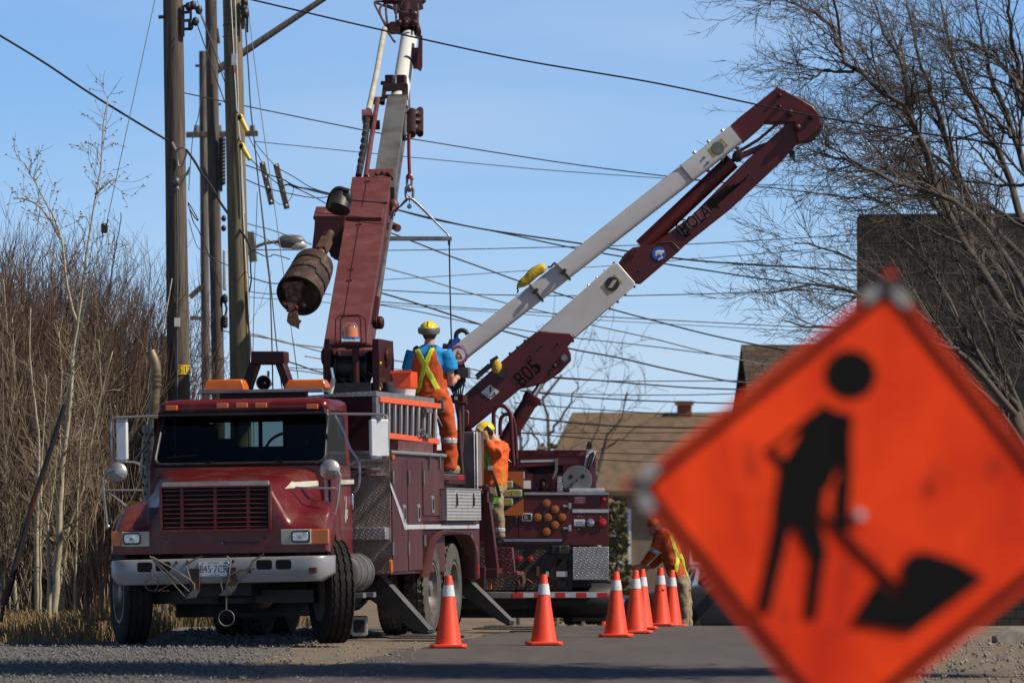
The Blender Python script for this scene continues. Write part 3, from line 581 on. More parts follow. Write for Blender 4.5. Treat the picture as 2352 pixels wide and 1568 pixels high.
# ---- hood and front fenders: one surface
m = MB(); st = []
def hood_station(b, Hc, Wc, Wm, Hf, Wf, zl, inset=0):
    c = cx(b); R = [(0, Hc), (.45*Wc, Hc-.004), (.8*Wc, Hc-.018), (.95*Wc, Hc-.05), (Wc*1.0, Hc-.11), (lerp(Wc, Wm, .6), lerp(Hc, Hf, .55)), (Wm, Hf+.09), (Wm+.05, Hf+.015), (lerp(Wm, Wf, .5)+.03, Hf-.005), (Wf-.07, Hf-.025), (Wf-.012, Hf-.085), (Wf, lerp(Hf-.1, zl, .45)), (Wf, zl)]
    L = [(c - x, b, z) for x, z in reversed(R[1:])] + [(c + x, b, z) for x, z in R]
    return L
arch = lambda b: .53 + math.sqrt(max(0, .63**2 - (b-.0)**2)) if abs(b) < .63 else .62
S = [(-.70, 1.60, .53, .66, 1.145, 1.10, .95), (-.665, 1.64, .56, .70, 1.18, 1.125, .935), (-.60, 1.665, .57, .72, 1.21, 1.13, .93), (-.5, 1.685, .585, .735, 1.27, 1.13, .93), (-.36, 1.705, .61, .755, 1.345, 1.13, arch(-.36)), (-.2, 1.725, .65, .775, 1.41, 1.13, arch(-.2)), (0, 1.75, .70, .81, 1.455, 1.13, arch(0)), (.2, 1.78, .76, .845, 1.44, 1.13, arch(.2)), (.36, 1.80, .81, .875, 1.38, 1.12, arch(.36)), (.5, 1.815, .85, .9, 1.30, 1.1, arch(.5)), (.6, 1.82, .86, .92, 1.22, 1.08, .7)]
rows = [hood_station(*s) for s in S]
f0 = rows[0]; fr_rows = []
for t in (.0, .35, .75): fr_rows.append([(p[0]*1.0, -.70 - .004, lerp(.93, p[2], t)) for p in f0])
m.loft(fr_rows + rows, closed=False)
hood = m.build('hood', 'paint', TR, smooth=180, recalc=True, subsurf=2)
def part(m, name, mats, parent, **k): return m.build(name, mats, parent, **k)
# stripe over the grille and along the hood sides
m = MB(); a, b = FB('z1', 605, 1205, -.715), FB('z1', 1387, 1200, -.715); m.prism(rrect((a+b)/2, X, Z_, (b-a).x, .048, .018), (0, .02, 0))

bpy.context.view_layer.update()
from mathutils.bvhtree import BVHTree
hb = BVHTree.FromObject(hood, bpy.context.evaluated_depsgraph_get()); eye = T.I @ V((0, 0, HC))
def on_hood(k, x, y):                                    # where a sight line meets the hood, lifted 3 mm
    px, py = q(k, x, y); d = (T.I.to_3x3() @ V(((px-1176)/FPX, 1, (YH-py)/FPX))).normalized(); h = hb.ray_cast(eye, d); return h[0] - d*.003 + V((0,0,.001)) if h[0] is not None else None
E0, E1 = [], []
for t in range(15):
    x = lerp(1508, 1850, t/14); a, b = on_hood('z1', x, lerp(1236, 1172, min(1, max(0, (x-1508)/60))) if x < 1568 else lerp(1190, 1172, (x-1568)/282)), on_hood('z1', x, lerp(1238, 1208, (x-1508)/342))
    if a is not None and b is not None: E0.append(a); E1.append(b)
if len(E0) > 2: m.loft([E0, E1], closed=False)
m.prism([FS('z1',1920,1172,.952), FS('z1',2014,1170,.952), FS('z1',2014,1202,.952), FS('z1',1920,1206,.952)], (-.01, 0, 0))
part(m, 'stripe', 'cream', hood)
# grille: flat black panel painting the shade of a recess, frame and bars
g0, g1 = FB('z1', 612, 1540, -.71), FB('z1', 1385, 1225, -.71); m = MB()
x0, x1, z0, z1 = g0.x, g1.x, g0.z, g1.z; m.mat(1).box((x0, -.716, z0), (x1, -.69, z1)); m.mat(0)
for i in range(9):
    z = lerp(z0, z1, (i + .5)/9); m.box((x0+.01, -.74, z-.0085), (x1-.01, -.705, z+.0065))
for f in (.185, .5, .81): m.box((lerp(x0, x1, f)-.018, -.735, z0), (lerp(x0, x1, f)+.018, -.7, z1))
for a, b in (((x0-.03, -.745, z0-.03), (x0, -.69, z1+.02)), ((x1, -.745, z0-.03), (x1+.03, -.69, z1+.02)), ((x0, -.745, z0-.03), (x1, -.69, z0)), ((x0, -.745, z1), (x1, -.69, z1+.02))): m.box(a, b)
part(m, 'grille', ['paint', 'void'], hood, bevel=.004)
# maker's badge: diamond and illegible chrome-black letters
m = MB(); c = FB('z2', 1047, 608, -.705); s = .032
m.prism([c + V((-s,0,0)), c + V((0,0,-s)), c + V((s,0,0)), c + V((0,0,s))], (0, -.012, 0)); m.mat(1).box((c.x-.004, -.722, c.z-.018), (c.x+.004, -.716, c.z+.018)); m.mat(0)
e = FB('z2', 1185, 608, -.707); m.text('INTERNATIONAL', e, X, Z_, .045, .006, xs=1.1)
for x, y in ((630, 578), (1353, 568)): m.ell(FB('z2', x, y, -.706), (.008,)*3, 8)
part(m, 'badge', ['black_gloss', 'alu'], hood, smooth=0)
# head lamps with turn lamps
for (xa, ya, xb, yb, la, lb, aa, ab, lab) in ((308,522,508,634,318,448,232,306,1), (1480,505,1697,618,1555,1690,1700,1826,1)):
    p0, p1 = FB('z2', xa, yb, -.712), FB('z2', xb, ya, -.712); m = MB(); rbox(m, ((p0.x+p1.x)/2, -.69, (p0.z+p1.z)/2), X, Z_, p1.x-p0.x, p1.z-p0.z, .035, .008)
    hl = part(m, 'headlight', 'cream', hood, bevel=.004)
    q0, q1 = FB('z2', la, yb-14, -.72), FB('z2', lb, ya+10, -.72); m = MB(); rbox(m, ((q0.x+q1.x)/2, -.7, (q0.z+q1.z)/2), X, Z_, q1.x-q0.x, q1.z-q0.z, .035, .03); part(m, 'bezel', 'black_gloss', hl, bevel=.003)
    m = MB(); rbox(m, ((q0.x+q1.x)/2, -.72, (q0.z+q1.z)/2), X, Z_, q1.x-q0.x-.03, q1.z-q0.z-.03, .022, .022); m.ell(((q0.x+q1.x)/2, -.738, (q0.z+q1.z)/2), (.03, .012, .02), 10); part(m, 'lens', 'lens', hl, bevel=.004)
    t0, t1 = FB('z2', aa, yb-4, -.7), FB('z2', ab, ya, -.7); m = MB(); rbox(m, ((t0.x+t1.x)/2, -.66, (t0.z+t1.z)/2), X, Z_, t1.x-t0.x, t1.z-t0.z, .05, .012); part(m, 'turn_signal', 'amber', hood, bevel=.006)
m = MB(); a = FB('z1', 1860, 1240, .0); m.ell(a, (.03, .03, .022), 10); part(m, 'marker_lamp', 'amber', hood)
# ---- cab
m = MB(); c = cx(.5)
body = [[(c-w, .5+i, z), (c+w, .5+i, z), (c+w+.01, .66, z), (c+w+.01, 1.7, z), (c+w-.03, 1.75, z), (c-w+.03, 1.75, z), (c-w-.01, 1.7, z), (c-w-.01, .66, z)] for z, w, i in ((.62, .93, .0), (1.2, .94, 0), (1.78, .925, 0), (1.825, .91, 0))]
m.loft(body)
for sgn in (-1, 1):
    m.loft([[(c+sgn*.925, .49, 1.8), (c+sgn*.84, .49, 1.8), (c+sgn*.86, .62, 1.8), (c+sgn*.925, .62, 1.8)], [(c+sgn*.905, .82, 2.40), (c+sgn*.825, .82, 2.40), (c+sgn*.83, .95, 2.40), (c+sgn*.905, .95, 2.40)]])
    m.loft([[(c+sgn*.925, 1.55, 1.8), (c+sgn*.87, 1.55, 1.8), (c+sgn*.87, 1.74, 1.8), (c+sgn*.925, 1.74, 1.8)], [(c+sgn*.9, 1.5, 2.40), (c+sgn*.84, 1.5, 2.40), (c+sgn*.84, 1.7, 2.40), (c+sgn*.9, 1.7, 2.40)]])
def ring(z, w, b0, b1, rd, n=6): return rrect((c, (b0+b1)/2, z), X, Y_, 2*w, b1-b0, rd, n)
m.loft([ring(2.375, .91, .79, 1.74, .1), ring(2.43, .915, .775, 1.745, .1), ring(2.475, .90, .79, 1.74, .1), ring(2.505, .86, .84, 1.7, .12), ring(2.522, .75, .95, 1.6, .14)])
# rear wall with its window
ra, rb = FB('z1', 925, 935, 1.72), FB('z1', 1500, 745, 1.72)
m.box((c-.91, 1.68, 1.82), (ra.x, 1.74, 2.38)); m.box((rb.x, 1.68, 1.82), (c+.91, 1.74, 2.38)); m.box((ra.x, 1.68, 1.82), (rb.x, 1.74, ra.z)); m.box((ra.x, 1.68, rb.z), (rb.x, 1.74, 2.38))
cab = part(m, 'cab', 'paint', TR, bevel=.012)
m = MB(); cm_ = FB('z1', 1152, 840, 1.7).x; cn = FB('z1', 1330, 840, 1.7).x
for x in (cm_, cn): m.box((x-.018, 1.66, ra.z), (x+.018, 1.7, rb.z))
m.box((c-.86, 1.4, 1.2), (c-.25, 1.62, 2.12)); m.box((c+.3, 1.4, 1.2), (c+.86, 1.62, 2.2)); m.box((c+.38, 1.44, 2.18), (c+.78, 1.56, 2.36)); m.ell((c-.55, 1.5, 2.17), (.12, .06, .12), 10)
m.box((c-.9, .66, 2.345), (c+.9, 1.66, 2.372)); m.box((c-.9, .7, 1.15), (c+.9, 1.64, 1.2)); m.box((c-.86, 1.655, 1.84), (ra.x, 1.675, 2.36)); m.box((rb.x, 1.655, 1.84), (c+.86, 1.675, 2.36))
m.torus((c+.42, .98, 2.0), (0, -.75, .65), .22, .016, 28, 6); m.cyl((c+.42, .98, 2.0), (c+.42, .9, 1.8), .03); m.ell((c+.13, 1.2, 1.93), (.05, .05, .06), 8)
part(m, 'cab_interior', 'black', cab)
m = MB(); m.box((c-.88, .56, 1.70), (c+.88, 1.02, 1.862)); part(m, 'dashboard', 'dash', cab, bevel=.02)
# windshield with gasket; the pane leans back
wp = V((c-.0, .475, 1.84)); wt = V((c-.0, .815, 2.395)); up = (wt-wp).normalized(); wl = FB('z1', 553, 1055, .5).x; wr = FB('z1', 1798, 1050, .5).x
ctr = (wp+wt)/2; wn = X.cross(up)
P = rrect((( wl+wr)/2, ctr.y, ctr.z), X, up, wr-wl+.01, (wt-wp).length, .09)
P = [V((lerp(p.x, (wl+wr)/2, .035*(p.z-1.84)/.55), p.y, p.z)) for p in P]
m = MB(); m.prism(P, wn*.006); ws = part(m, 'windshield', 'windshield', cab, smooth=0)
m = MB(); m.tube([p - wn*.004 for p in P] + [P[0] - wn*.004], .021, 6); part(m, 'gasket', 'black', ws, smooth=60)
for pts in ([(650,1015),(770,1000),(935,988)], [(1130,985),(1280,980),(1410,985)]):
    m = MB(); z_off = -.03; Q_ = [FB('z1', x, y, .5 + max(0, (1050-y)*.0015)) + V((0, -.05, 0)) for x, y in pts]; m.tube(Q_, .009, 6)
    s0 = Q_[1]; m.tube([s0, s0 + V((.15, -.0, -.04)), FB('z1', pts[1][0]+210, 1042, .45)], .008, 6); part(m, 'wiper', 'black_gloss', cab)
for x, y in ((675,646),(1048,629),(1190,627),(1332,626),(1708,635)):
    p = FB('z1', x, y, .775); m = MB(); rbox(m, (p.x, .79, p.z), X, Z_, .122, .052, .035, .008); part(m, 'clearance_light', 'amber', cab, bevel=.006)
# door on the visible side: window, handle, seam, lettering
m = MB(); P = [V((.955, b, z)) for b, z in ((.60, .75), (1.60, .75), (1.60, 1.78), (.66, 1.78))]; m.prism(P, (-.02, 0, 0)); door = part(m, 'door', 'paint', cab, bevel=.012)
for p in door.data.vertices: p.co.x += c
m = MB(); h = FS('z1', 1998, 1335, c+.96); m.prism(rrect((c+.955, h.y, h.z), Y_, Z_, .05, .17, .02), (.025, 0, 0)); part(m, 'handle', 'chrome', door, bevel=.005)
m = MB(); e = FS('z1', 1950, 1345, c+.956); m.text('S', (c+.956, e.y-.02, e.z+.05), Y_, Z_, .07); m.text('110', (c+.956, e.y+.03, e.z-.12), (0, 1, 0), (0, .25, 1), .15, xs=.7); m.beam((c+.957, e.y+.0, e.z-.2), (c+.957, e.y+.05, e.z+.07), .004, .012); part(m, 'lettering', 'white', door, smooth=0)
for sg in (.915, -.92): m = MB(); m.box((c+sg, .68, 1.83), (c+sg+.005, 1.52, 2.33)); part(m, 'side_window', 'glass_dark', cab)
# visor strip, light bar, horn
m = MB(); a, b = FB('z1', 895, 530, 1.35), FB('z1', 1805, 527, 1.35); m.box((a.x, 1.2, a.z-.02), (b.x, 1.5, a.z+.015)); m.mat(1).box((a.x+.2, 1.3, 2.50), (b.x-.2, 1.42, a.z-.02))
lb = part(m, 'light_bar', ['steel', 'paint_dark'], cab, bevel=.005)
for xa, xb in ((903, 1203), (1500, 1805)):
    p, r_ = FB('z1', xa, 513, 1.22), FB('z1', xb, 432, 1.22); w = (r_.x-p.x); cc = (p.x+r_.x)/2; m = MB()
    m.loft([ [(cc+sx*w/2*k, 1.35+sy*.115*k, z) for sx, sy in ((-1,-1),(1,-1),(1,1),(-1,1))] for z, k in ((a.z+.012, 1), (a.z+.06, .97), (r_.z-.02, .88), (r_.z, .84))]); part(m, 'beacon_lens', 'amber', lb, bevel=.012)
m = MB(); h = FB('z1', 1365, 462, 1.9); R = .075; m.mat(2).lathe(h + V((0, -.1, 0)), Y_, [(0, R*.97), (.06, R*.62), (.13, R*.35), (.15, .0)], 24, caps=False); m.mat(0).lathe(h + V((0, -.1, 0)), Y_, [(.0, R*.95), (-.012, R), (-.012, R*1.06), (.02, R*1.06), (.09, R*.8), (.2, R*.55), (.28, R*.4), (.28, 0)], 24, caps=False); m.cyl(h + V((0, .1, 0)), FB('z1', 1385, 375, 1.95), .014); m.mat(1).ell(h + V((0, -.03, 0)), (.022, .022, .022), 10)
part(m, 'loudspeaker', ['grey_steel', 'alu', 'black'], TR)
m = MB(); a = [FB('z1', x, y, 2.35) for x, y in ((1258,228),(1502,228),(1505,300),(1490,325),(1268,325),(1255,300))]; m.prism(a, (0, .22, 0))
for pts in (((1290,318),(1225,505)), ((1478,318),(1545,505))): m.beam(FB('z1', *pts[0], 2.46), FB('z1', *pts[1], 2.46), .2, .09, up=(1,0,.3))
m.box((FB('z1',1190,520,2.46).x, 2.36, 2.52), (FB('z1',1570,520,2.46).x, 2.56, 2.66))
part(m, 'boom_rest', 'paint_dark', TR, bevel=.012)
# exhaust stack
m = MB(); P = [FB('z1', x, y, 2.05) for x, y in ((517,228),(532,262),(552,310),(560,370),(558,450),(550,580),(540,690),(533,770))]; m.tube(resample(P, 16), [.052]*16, 16, caps=False); m.tube(resample(P, 16), [.046]*16, 16, caps=False)
for y in (405, 440, 478): m.lathe(FB('z1', 558, y, 2.05), Z_, [(-.012, .056), (-.01, .062), (.01, .062), (.012, .056)], 16)
st = part(m, 'exhaust_stack', 'brass', TR, smooth=60)
m = MB(); a = FB('z1', 522, 770, 2.02); m.lathe((a.x, 2.05, .9), Z_, [(0, .1), (a.z-.9, .1)], 18)
m.mat(1)
for i in range(8):
    for j in range(4): an = rad(-150 + j*40 + (20 if i % 2 else 0)); m.ell((a.x + .1*math.cos(an), 2.05 + .1*math.sin(an), a.z - .1 - i*.09), (.012, .012, .02), 6)
part(m, 'heat_shield', ['grey_steel', 'void'], st)
# grab rails beside the cab
m = MB(); m.tube([FB('z1', x, y, 1.0) for x, y in ((540,790),(470,940),(400,1040))], .014, 6); m.tube([FB('z1', x, y, .9) for x, y in ((500,945),(465,980),(458,1150))], .015, 6); part(m, 'grab_rail', 'steel', cab)
# ---- mirrors
def mirror(head, b, tubes, disc=None):
    xa, ya, xb, yb = head; p, r_ = FB('z1', xa, yb, b), FB('z1', xb, ya, b); m = MB(); tw = rad(32 if p.x > 0 else 0); rbox(m, ((p.x+r_.x)/2, b+.05, (p.z+r_.z)/2), (math.cos(tw), math.sin(tw), 0), Z_, r_.x-p.x + (.02 if tw else 0), r_.z-p.z, .07, .02)
    mi = part(m, 'side_mirror', 'mirror_back', cab, bevel=.012); m = MB()
    for pts, bb in tubes: m.tube(resample([FB('z1', x, y, bb) for x, y in pts], 3*len(pts)), .0135, 8)
    for y in (ya-6, yb+6): m.cbox(FB('z1', (xa+xb)/2, y, b+.0), (.1, .06, .03))
    part(m, 'mirror_bracket', 'alu', mi)
mirror((2121,727,2242,1004), .55, [([(1842,690),(2000,690),(2180,692),(2240,700),(2262,730),(2264,980),(2240,1022),(2180,1028),(2050,1030),(1960,1075),(1890,1112)], .6), ([(1868,703),(1930,800),(1985,940),(2035,1010),(2053,1060),(2055,1180),(2040,1235),(2012,1265)], .62)])
mirror((272,745,346,1028), .55, [([(572,705),(400,710),(265,716),(238,735),(233,800),(242,1020),(285,1042),(400,1046),(490,1088)], .6)])
def convex(cx_, cy_, tubes):
    p = FB('z1', cx_, cy_, -.1); m = MB(); m.lathe(p + V((0, .035, 0)), V((0, -1, 0)), [(0, .105), (.012, .106), (.03, .085), (.055, .045), (.065, .0)], 24)
    for a in (-.6, .9, 2.6): m.beam(p + V((0, -.035, 0)), p + V((.09*math.cos(a), .0, .09*math.sin(a))), .006, .006)
    mi = part(m, 'hood_mirror', 'alu', hood, smooth=60); m = MB()
    for pts, bb in tubes: m.tube([FB('z1', x, y, bb) for x, y in pts], .0115, 8)
    for x, y in (tubes[0][0][-1],): m.ell(FB('z1', x, y, tubes[0][1]), (.028, .02, .028), 10)
    part(m, 'mirror_bracket', 'alu', mi)
convex(1833, 1097, [([(1815,1100),(1895,1108),(1915,1140),(1895,1320),(1860,1490)], -.12), ([(1582,1228),(1612,1230),(1890,1238)], -.3)])
convex(270, 1120, [([(262,1095),(195,1122),(170,1160),(178,1260),(203,1520)], -.12), ([(190,1250),(460,1250)], -.12), ([(212,1262),(310,1340),(335,1365)], -.12)])
# ---- bumper with dark slot patches, plate, wire guides
m = MB(); c0 = .09; hw = 1.145
prof = [(-.02, .640), (-.0, .628), (-.09, .635), (-.105, .66), (-.105, .85), (-.09, .878), (0, .885), (.0, .87)]
sta = []
for i in range(25):
    f = -1 + 2*i/24; x = c0 + hw*f; back = .16*max(0, abs(f)-.86)**2/.14**2; zc = .012*f
    sh = 1 - .32*max(0, (abs(f)-.93)/.07); sta.append([(x, -.72 + db + back, lerp(.88, z, sh) + zc) for db, z in prof])
m.loft(sta); bumper = part(m, 'bumper', 'bumper', TR, smooth=50)
m = MB()
for xa, ya, xb, yb in ((420,748,530,822),(555,744,665,816),(1295,730,1410,803),(1438,728,1552,801)):
    p, r_ = FB('z2', xa, yb, -.83), FB('z2', xb, ya, -.83); m = MB(); rbox(m, ((p.x+r_.x)/2, -.80, (p.z+r_.z)/2), X, Z_, r_.x-p.x, r_.z-p.z, .0275, .025); part(m, 'tow_slot_shade', 'void', bumper)  # black patches painting the dark inside the slots
m = MB(); p, r_ = FB('z2', 872, 852, -.84), FB('z2', 1092, 742, -.84); pc = V(((p.x+r_.x)/2, -.838, (p.z+r_.z)/2)); rbox(m, pc + V((0, .012, 0)), X, Z_, r_.x-p.x, r_.z-p.z, .012, .012)
m.mat(1).text('845·7CR', pc + V((0, 0, -.005)), X, Z_, .105, .003, xs=.78); m.text('ONTARIO', pc + V((0, 0, .058)), X, Z_, .026, .003); m.text('YOURS TO DISCOVER', pc + V((0, 0, -.063)), X, Z_, .014, .003)
for sx in (-1, 1): m.ell(pc + V((sx*.11, -.002, .055)), (.007, .004, .007), 8)
m.mat(2).cbox(pc + V((.135, -.002, .06)), (.03, .004, .022)); part(m, 'licence_plate', ['plate', 'black_gloss', 'blue_shirt'], bumper, smooth=0)
bb = -.87; G2 = ['dirty_steel', 'rust']
def rods(m, L, r_, b): 
    for pts in L: m.tube([FB('z2', x, y, b) for x, y in pts], r_, 6)
m = MB(); rods(m, (((515,705),(770,1000)), ((525,708),(802,962)), ((535,712),(690,800),(800,870),(840,910),(843,975))), .0085, bb); m.prism([FB('z2', x, y, bb-.02) for x, y in ((770,1018),(842,1008),(876,950),(830,950))], (0, .06, 0)); m.mat(1).box(tuple(FB('z2', 808, 960, -.86)), tuple(FB('z2', 880, 795, -.832))); m.mat(0); rods(m, (((895,708),(850,720),(780,770),(815,880)),), .0095, bb+.015); part(m, 'wire_guide', G2, bumper)
m = MB(); m.prism([FB('z2', x, y, bb-.02) for x, y in ((1022,992),(1095,992),(1150,930),(1085,925))], (0, .06, 0)); m.mat(1).box(tuple(FB('z2', 1085, 940, -.86)), tuple(FB('z2', 1150, 785, -.832))); m.mat(0); rods(m, (((1350,688),(1270,740),(1235,810),(1120,945)), ((1080,705),(1108,730),(1095,860),(1075,930)), ((1295,790),(1180,800),(1060,870),(1035,900),(1050,955))), .0095, bb+.015); rods(m, (((1075,990),(1075,1060),(1076,1100)),), .008, -.86); m.torus(FB('z2', 1076, 1158, -.86), (0,1,0), .079, .006, 28, 6); part(m, 'wire_guide', G2, bumper)
m = MB(); m.torus(FB('z2', 527, 908, -.865), (0,1,.1), .068, .006, 24, 6); rods(m, (((545,965),(600,945),(660,910)),), .006, -.86); rods(m, (((527, 870),(527, 800)),), .006, -.85); part(m, 'tow_ring', G2, bumper)
for x, y in ((710,750),(790,745),(1125,740),(1250,815)): m = MB(); m.ell(FB('z2', x, y, -.835), (.018, .012, .018), 8); part(m, 'bolt', 'rust', bumper)
m = MB(); m.cbox(FB('z2', 1715, 808, -.85), (.075, .05, .06)); part(m, 'tow_bracket', 'rust', bumper)
# ---- front wheels
def wheel(name, c_, R, w, ax, parent, seed=0, rimmat='rim', tyre='rubber', lug=False, dual=False):
    ax = V(ax).normalized(); sx = Z_.cross(ax).normalized(); u = ax.cross(sx); n = 96; P = []
    g = lambda k: [(k-.012, R-.004), (k-.007, R-.018), (k+.007, R-.018), (k+.012, R-.004)]
    prof = [(-w/2+.03, R*.56), (-w/2+.005, R*.62), (-w/2, R*.78), (-w/2+.012, R*.9), (-w/2+.02, R-.02), (-w/2+.032, R-.004)]
    for k in (-.33, -.11, .11, .33): prof += g(k*w)
    prof += [(-a, b) for a, b in reversed(prof[:6])]
    m = MB(); loops = []
    for j in range(n):
        a = 2*math.pi*j/n; L = []
        for i, (d, r_) in enumerate(prof):
            if 6 <= i < len(prof)-6: d += .007*math.sin(a*30)
            if lug and (5 <= i <= 9 or len(prof)-10 <= i < len(prof)-5) and j % 3 == 0: r_ -= .022
            L.append(V(c_) + ax*d + (sx*math.cos(a) + u*math.sin(a))*r_)
        loops.append(L)
    m.loft(loops + [loops[0]], closed=False); tw = part(m, 'wheel', 'rubber_dusty' if lug else tyre, parent, smooth=30)
    m = MB(); e = w/2
    m.lathe(c_, ax, [(-e+.02, R*.5), (-e+.02, R*.57), (e-.02, R*.57), (e-.012, R*.575), (e-.012, R*.52), (e-.06, R*.5), (e-.13, R*.42), (e-.14, R*.3), (e-.10, R*.26), (e-.1, R*.2), (e-.03, R*.17), (e-.02, R*.1), (e-.02, 0)], 32)
    m.lathe(c_, ax*-1, [(e-.03, R*.56), (e-.05, R*.5), (e-.14, R*.4), (e-.14, 0)], 24)
    for j in range(10): a = 2*math.pi*j/10; m.cyl(V(c_) + ax*(e-.14) + (sx*math.cos(a)+u*math.sin(a))*R*.34, V(c_) + ax*(e-.1) + (sx*math.cos(a)+u*math.sin(a))*R*.34, .016, n=6)
    rm = part(m, 'rim', rimmat, tw)
    return tw
sa = rad(26); axr = V((math.cos(sa), math.sin(sa), 0)).normalized()
wheel('wheel', (1.06, 0, .525), .527, .29, axr, TR); wheel('wheel', (-1.03, 0, .53), .527, .29, -axr, TR)
for bb in (4.5, 5.72):
    for sg in (1, -1):
        wheel('wheel', (sg*1.09, bb, .49), .505, .26, (sg, 0, 0), TR, lug=True); wheel('wheel', (sg*.78, bb, .49), .505, .26, (sg, 0, 0), TR, lug=True)
# chassis, axle and a black belly box added for the shade underneath
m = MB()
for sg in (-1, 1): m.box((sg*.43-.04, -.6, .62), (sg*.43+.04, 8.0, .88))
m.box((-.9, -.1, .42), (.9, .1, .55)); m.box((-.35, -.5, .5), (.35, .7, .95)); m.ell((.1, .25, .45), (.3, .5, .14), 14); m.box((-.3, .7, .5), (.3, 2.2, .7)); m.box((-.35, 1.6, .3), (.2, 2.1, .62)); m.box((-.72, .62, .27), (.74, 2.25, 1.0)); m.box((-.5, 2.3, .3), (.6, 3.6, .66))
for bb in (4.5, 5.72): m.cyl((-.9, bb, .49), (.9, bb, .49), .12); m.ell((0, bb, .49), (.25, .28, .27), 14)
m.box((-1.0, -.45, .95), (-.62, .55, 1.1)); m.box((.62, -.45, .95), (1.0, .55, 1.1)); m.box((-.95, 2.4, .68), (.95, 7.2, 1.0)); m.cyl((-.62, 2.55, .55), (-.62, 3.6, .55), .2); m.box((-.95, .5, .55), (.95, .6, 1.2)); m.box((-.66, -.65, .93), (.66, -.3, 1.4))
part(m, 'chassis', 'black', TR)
# fuel tank with straps and steps
m = MB(); tk = FB('z4', 320, 735, 1.5); R = .2; m.lathe((1.1-R, 1.15, .70), Y_, [(0, R*.8), (.02, R*.95), (.05, R), (.8, R), (.83, R*.95), (.85, R*.8)], 28)
ta = part(m, 'fuel_tank', 'tank', TR); m = MB()
for b in (1.3, 1.6, 1.85): m.lathe((1.1-R, b, .70), Y_, [(0, R+.006), (.05, R+.006)], 28, caps=False)
m.box((.55, 1.25, .44), (1.12, 1.4, .49)); m.box((.55, 1.75, .44), (1.12, 1.9, .49)); part(m, 'tank_strap', 'steel', ta)
# ---- body behind the cab
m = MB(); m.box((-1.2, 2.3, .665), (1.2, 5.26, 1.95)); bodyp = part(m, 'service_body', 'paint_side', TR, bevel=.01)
m = MB(); m.box((.3, 2.285, .68), (1.205, 2.3, 1.96)); fp = part(m, 'front_plate', 'tread_dull', bodyp)
m = MB(); m.box((.8, 2.08, 1.04), (1.19, 2.29, 1.17)); part(m, 'step_box', 'tread', fp, bevel=.006)
m = MB(); m.box((.78, 2.255, 1.78), (1.1, 2.29, 1.8)); m.box((.85, 2.255, 1.72), (1.18, 2.29, 1.735)); part(m, 'grab_bar', 'chrome', fp)
m = MB(); m.box((-1.22, 2.27, 1.952), (1.225, 5.28, 1.985)); m.cyl((1.215, 2.27, 1.965), (1.215, 5.28, 1.965), .02, n=10); part(m, 'drip_rail', 'alu', bodyp)
def side_panel(k, xa, ya, xb, yb, name, mt, parent, d=.014, r=1.2, bev=.006):
    p, s_ = FS(k, xa, (ya+yb)/2, r), FS(k, xb, (ya+yb)/2, r); za, zb_ = FS(k, (xa+xb)/2, ya, r).z, FS(k, (xa+xb)/2, yb, r).z
    m = MB(); m.box((r, p.y, zb_), (r+d, s_.y, za)); return part(m, name, mt, parent, bevel=bev)
hand = []
for xa, xb, ya, yb, hx, hy, hk in ((524,634,885,1700,618,1272,'z3'), (641,742,885,1690,724,1268,'z3'), (750,903,882,1290,826,1205,'z3')):
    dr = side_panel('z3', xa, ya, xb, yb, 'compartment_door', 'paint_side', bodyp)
    p = FS('z3', hx, hy, 1.214); m = MB(); m.prism(rrect((1.212, p.y, p.z), Y_, Z_, .13, .19, .03), (.012, 0, 0)); m.mat(1).prism(rrect((1.22, p.y, p.z), Y_, Z_, .07, .12, .02), (.008, 0, 0)); part(m, 'handle', ['alu', 'black_gloss'], dr)
    for y in (1008, 1530): 
        h = FS('z3', xa+6, y, 1.214); 
        if y < yb: m = MB(); m.box((1.212, h.y-.03, h.z-.07), (1.23, h.y+.04, h.z+.07)); part(m, 'hinge', 'grey_steel', dr)
    for f in (.3, .8) if xa == 750 else (): h = FS('z3', lerp(xa, xb, f), 880, 1.214); m = MB(); m.box((1.212, h.y-.02, h.z-.1), (1.235, h.y+.02, h.z+.06)); part(m, 'hinge', 'grey_steel', dr)
m = MB(); P = [FS('z3', *p, 1.217) for p in ((515,1040),(515,1075),(622,1392),(640,1392),(640,1360))]; m.prism(P, (.004, 0, 0)); part(m, 'reflective_stripe', 'tape', bodyp)
m = MB(); a = FS('z4', 517, 688, 1.21); m.prism(rrect((1.21, a.y, a.z), Y_, Z_, .1, .13, .02), (.018, 0, 0)); part(m, 'side_marker', 'amber', bodyp)
m = MB(); a = FS('z3', 530, 858, 1.21); m.prism(rrect((1.21, a.y, a.z), Y_, Z_, .12, .045, .01), (.018, 0, 0)); part(m, 'side_marker', 'amber', bodyp)
# lower rear body with the wheel opening
A = [FS('z4', x, y, 1.2) for x, y in ((742,765),(790,530),(822,485),(865,465),(1015,463),(1050,490),(1085,570),(1100,778))]; A[0].z = .62; A[-1].z = .57
b1 = 7.32; m = MB(); top = 1.235
outl = [(3.55, .67), (A[0].y-.02, .67)] + [(p.y, p.z+.02) for p in A[1:-1]] + [(A[-1].y+.02, .575), (b1, .575), (b1, top), (3.55, top)]
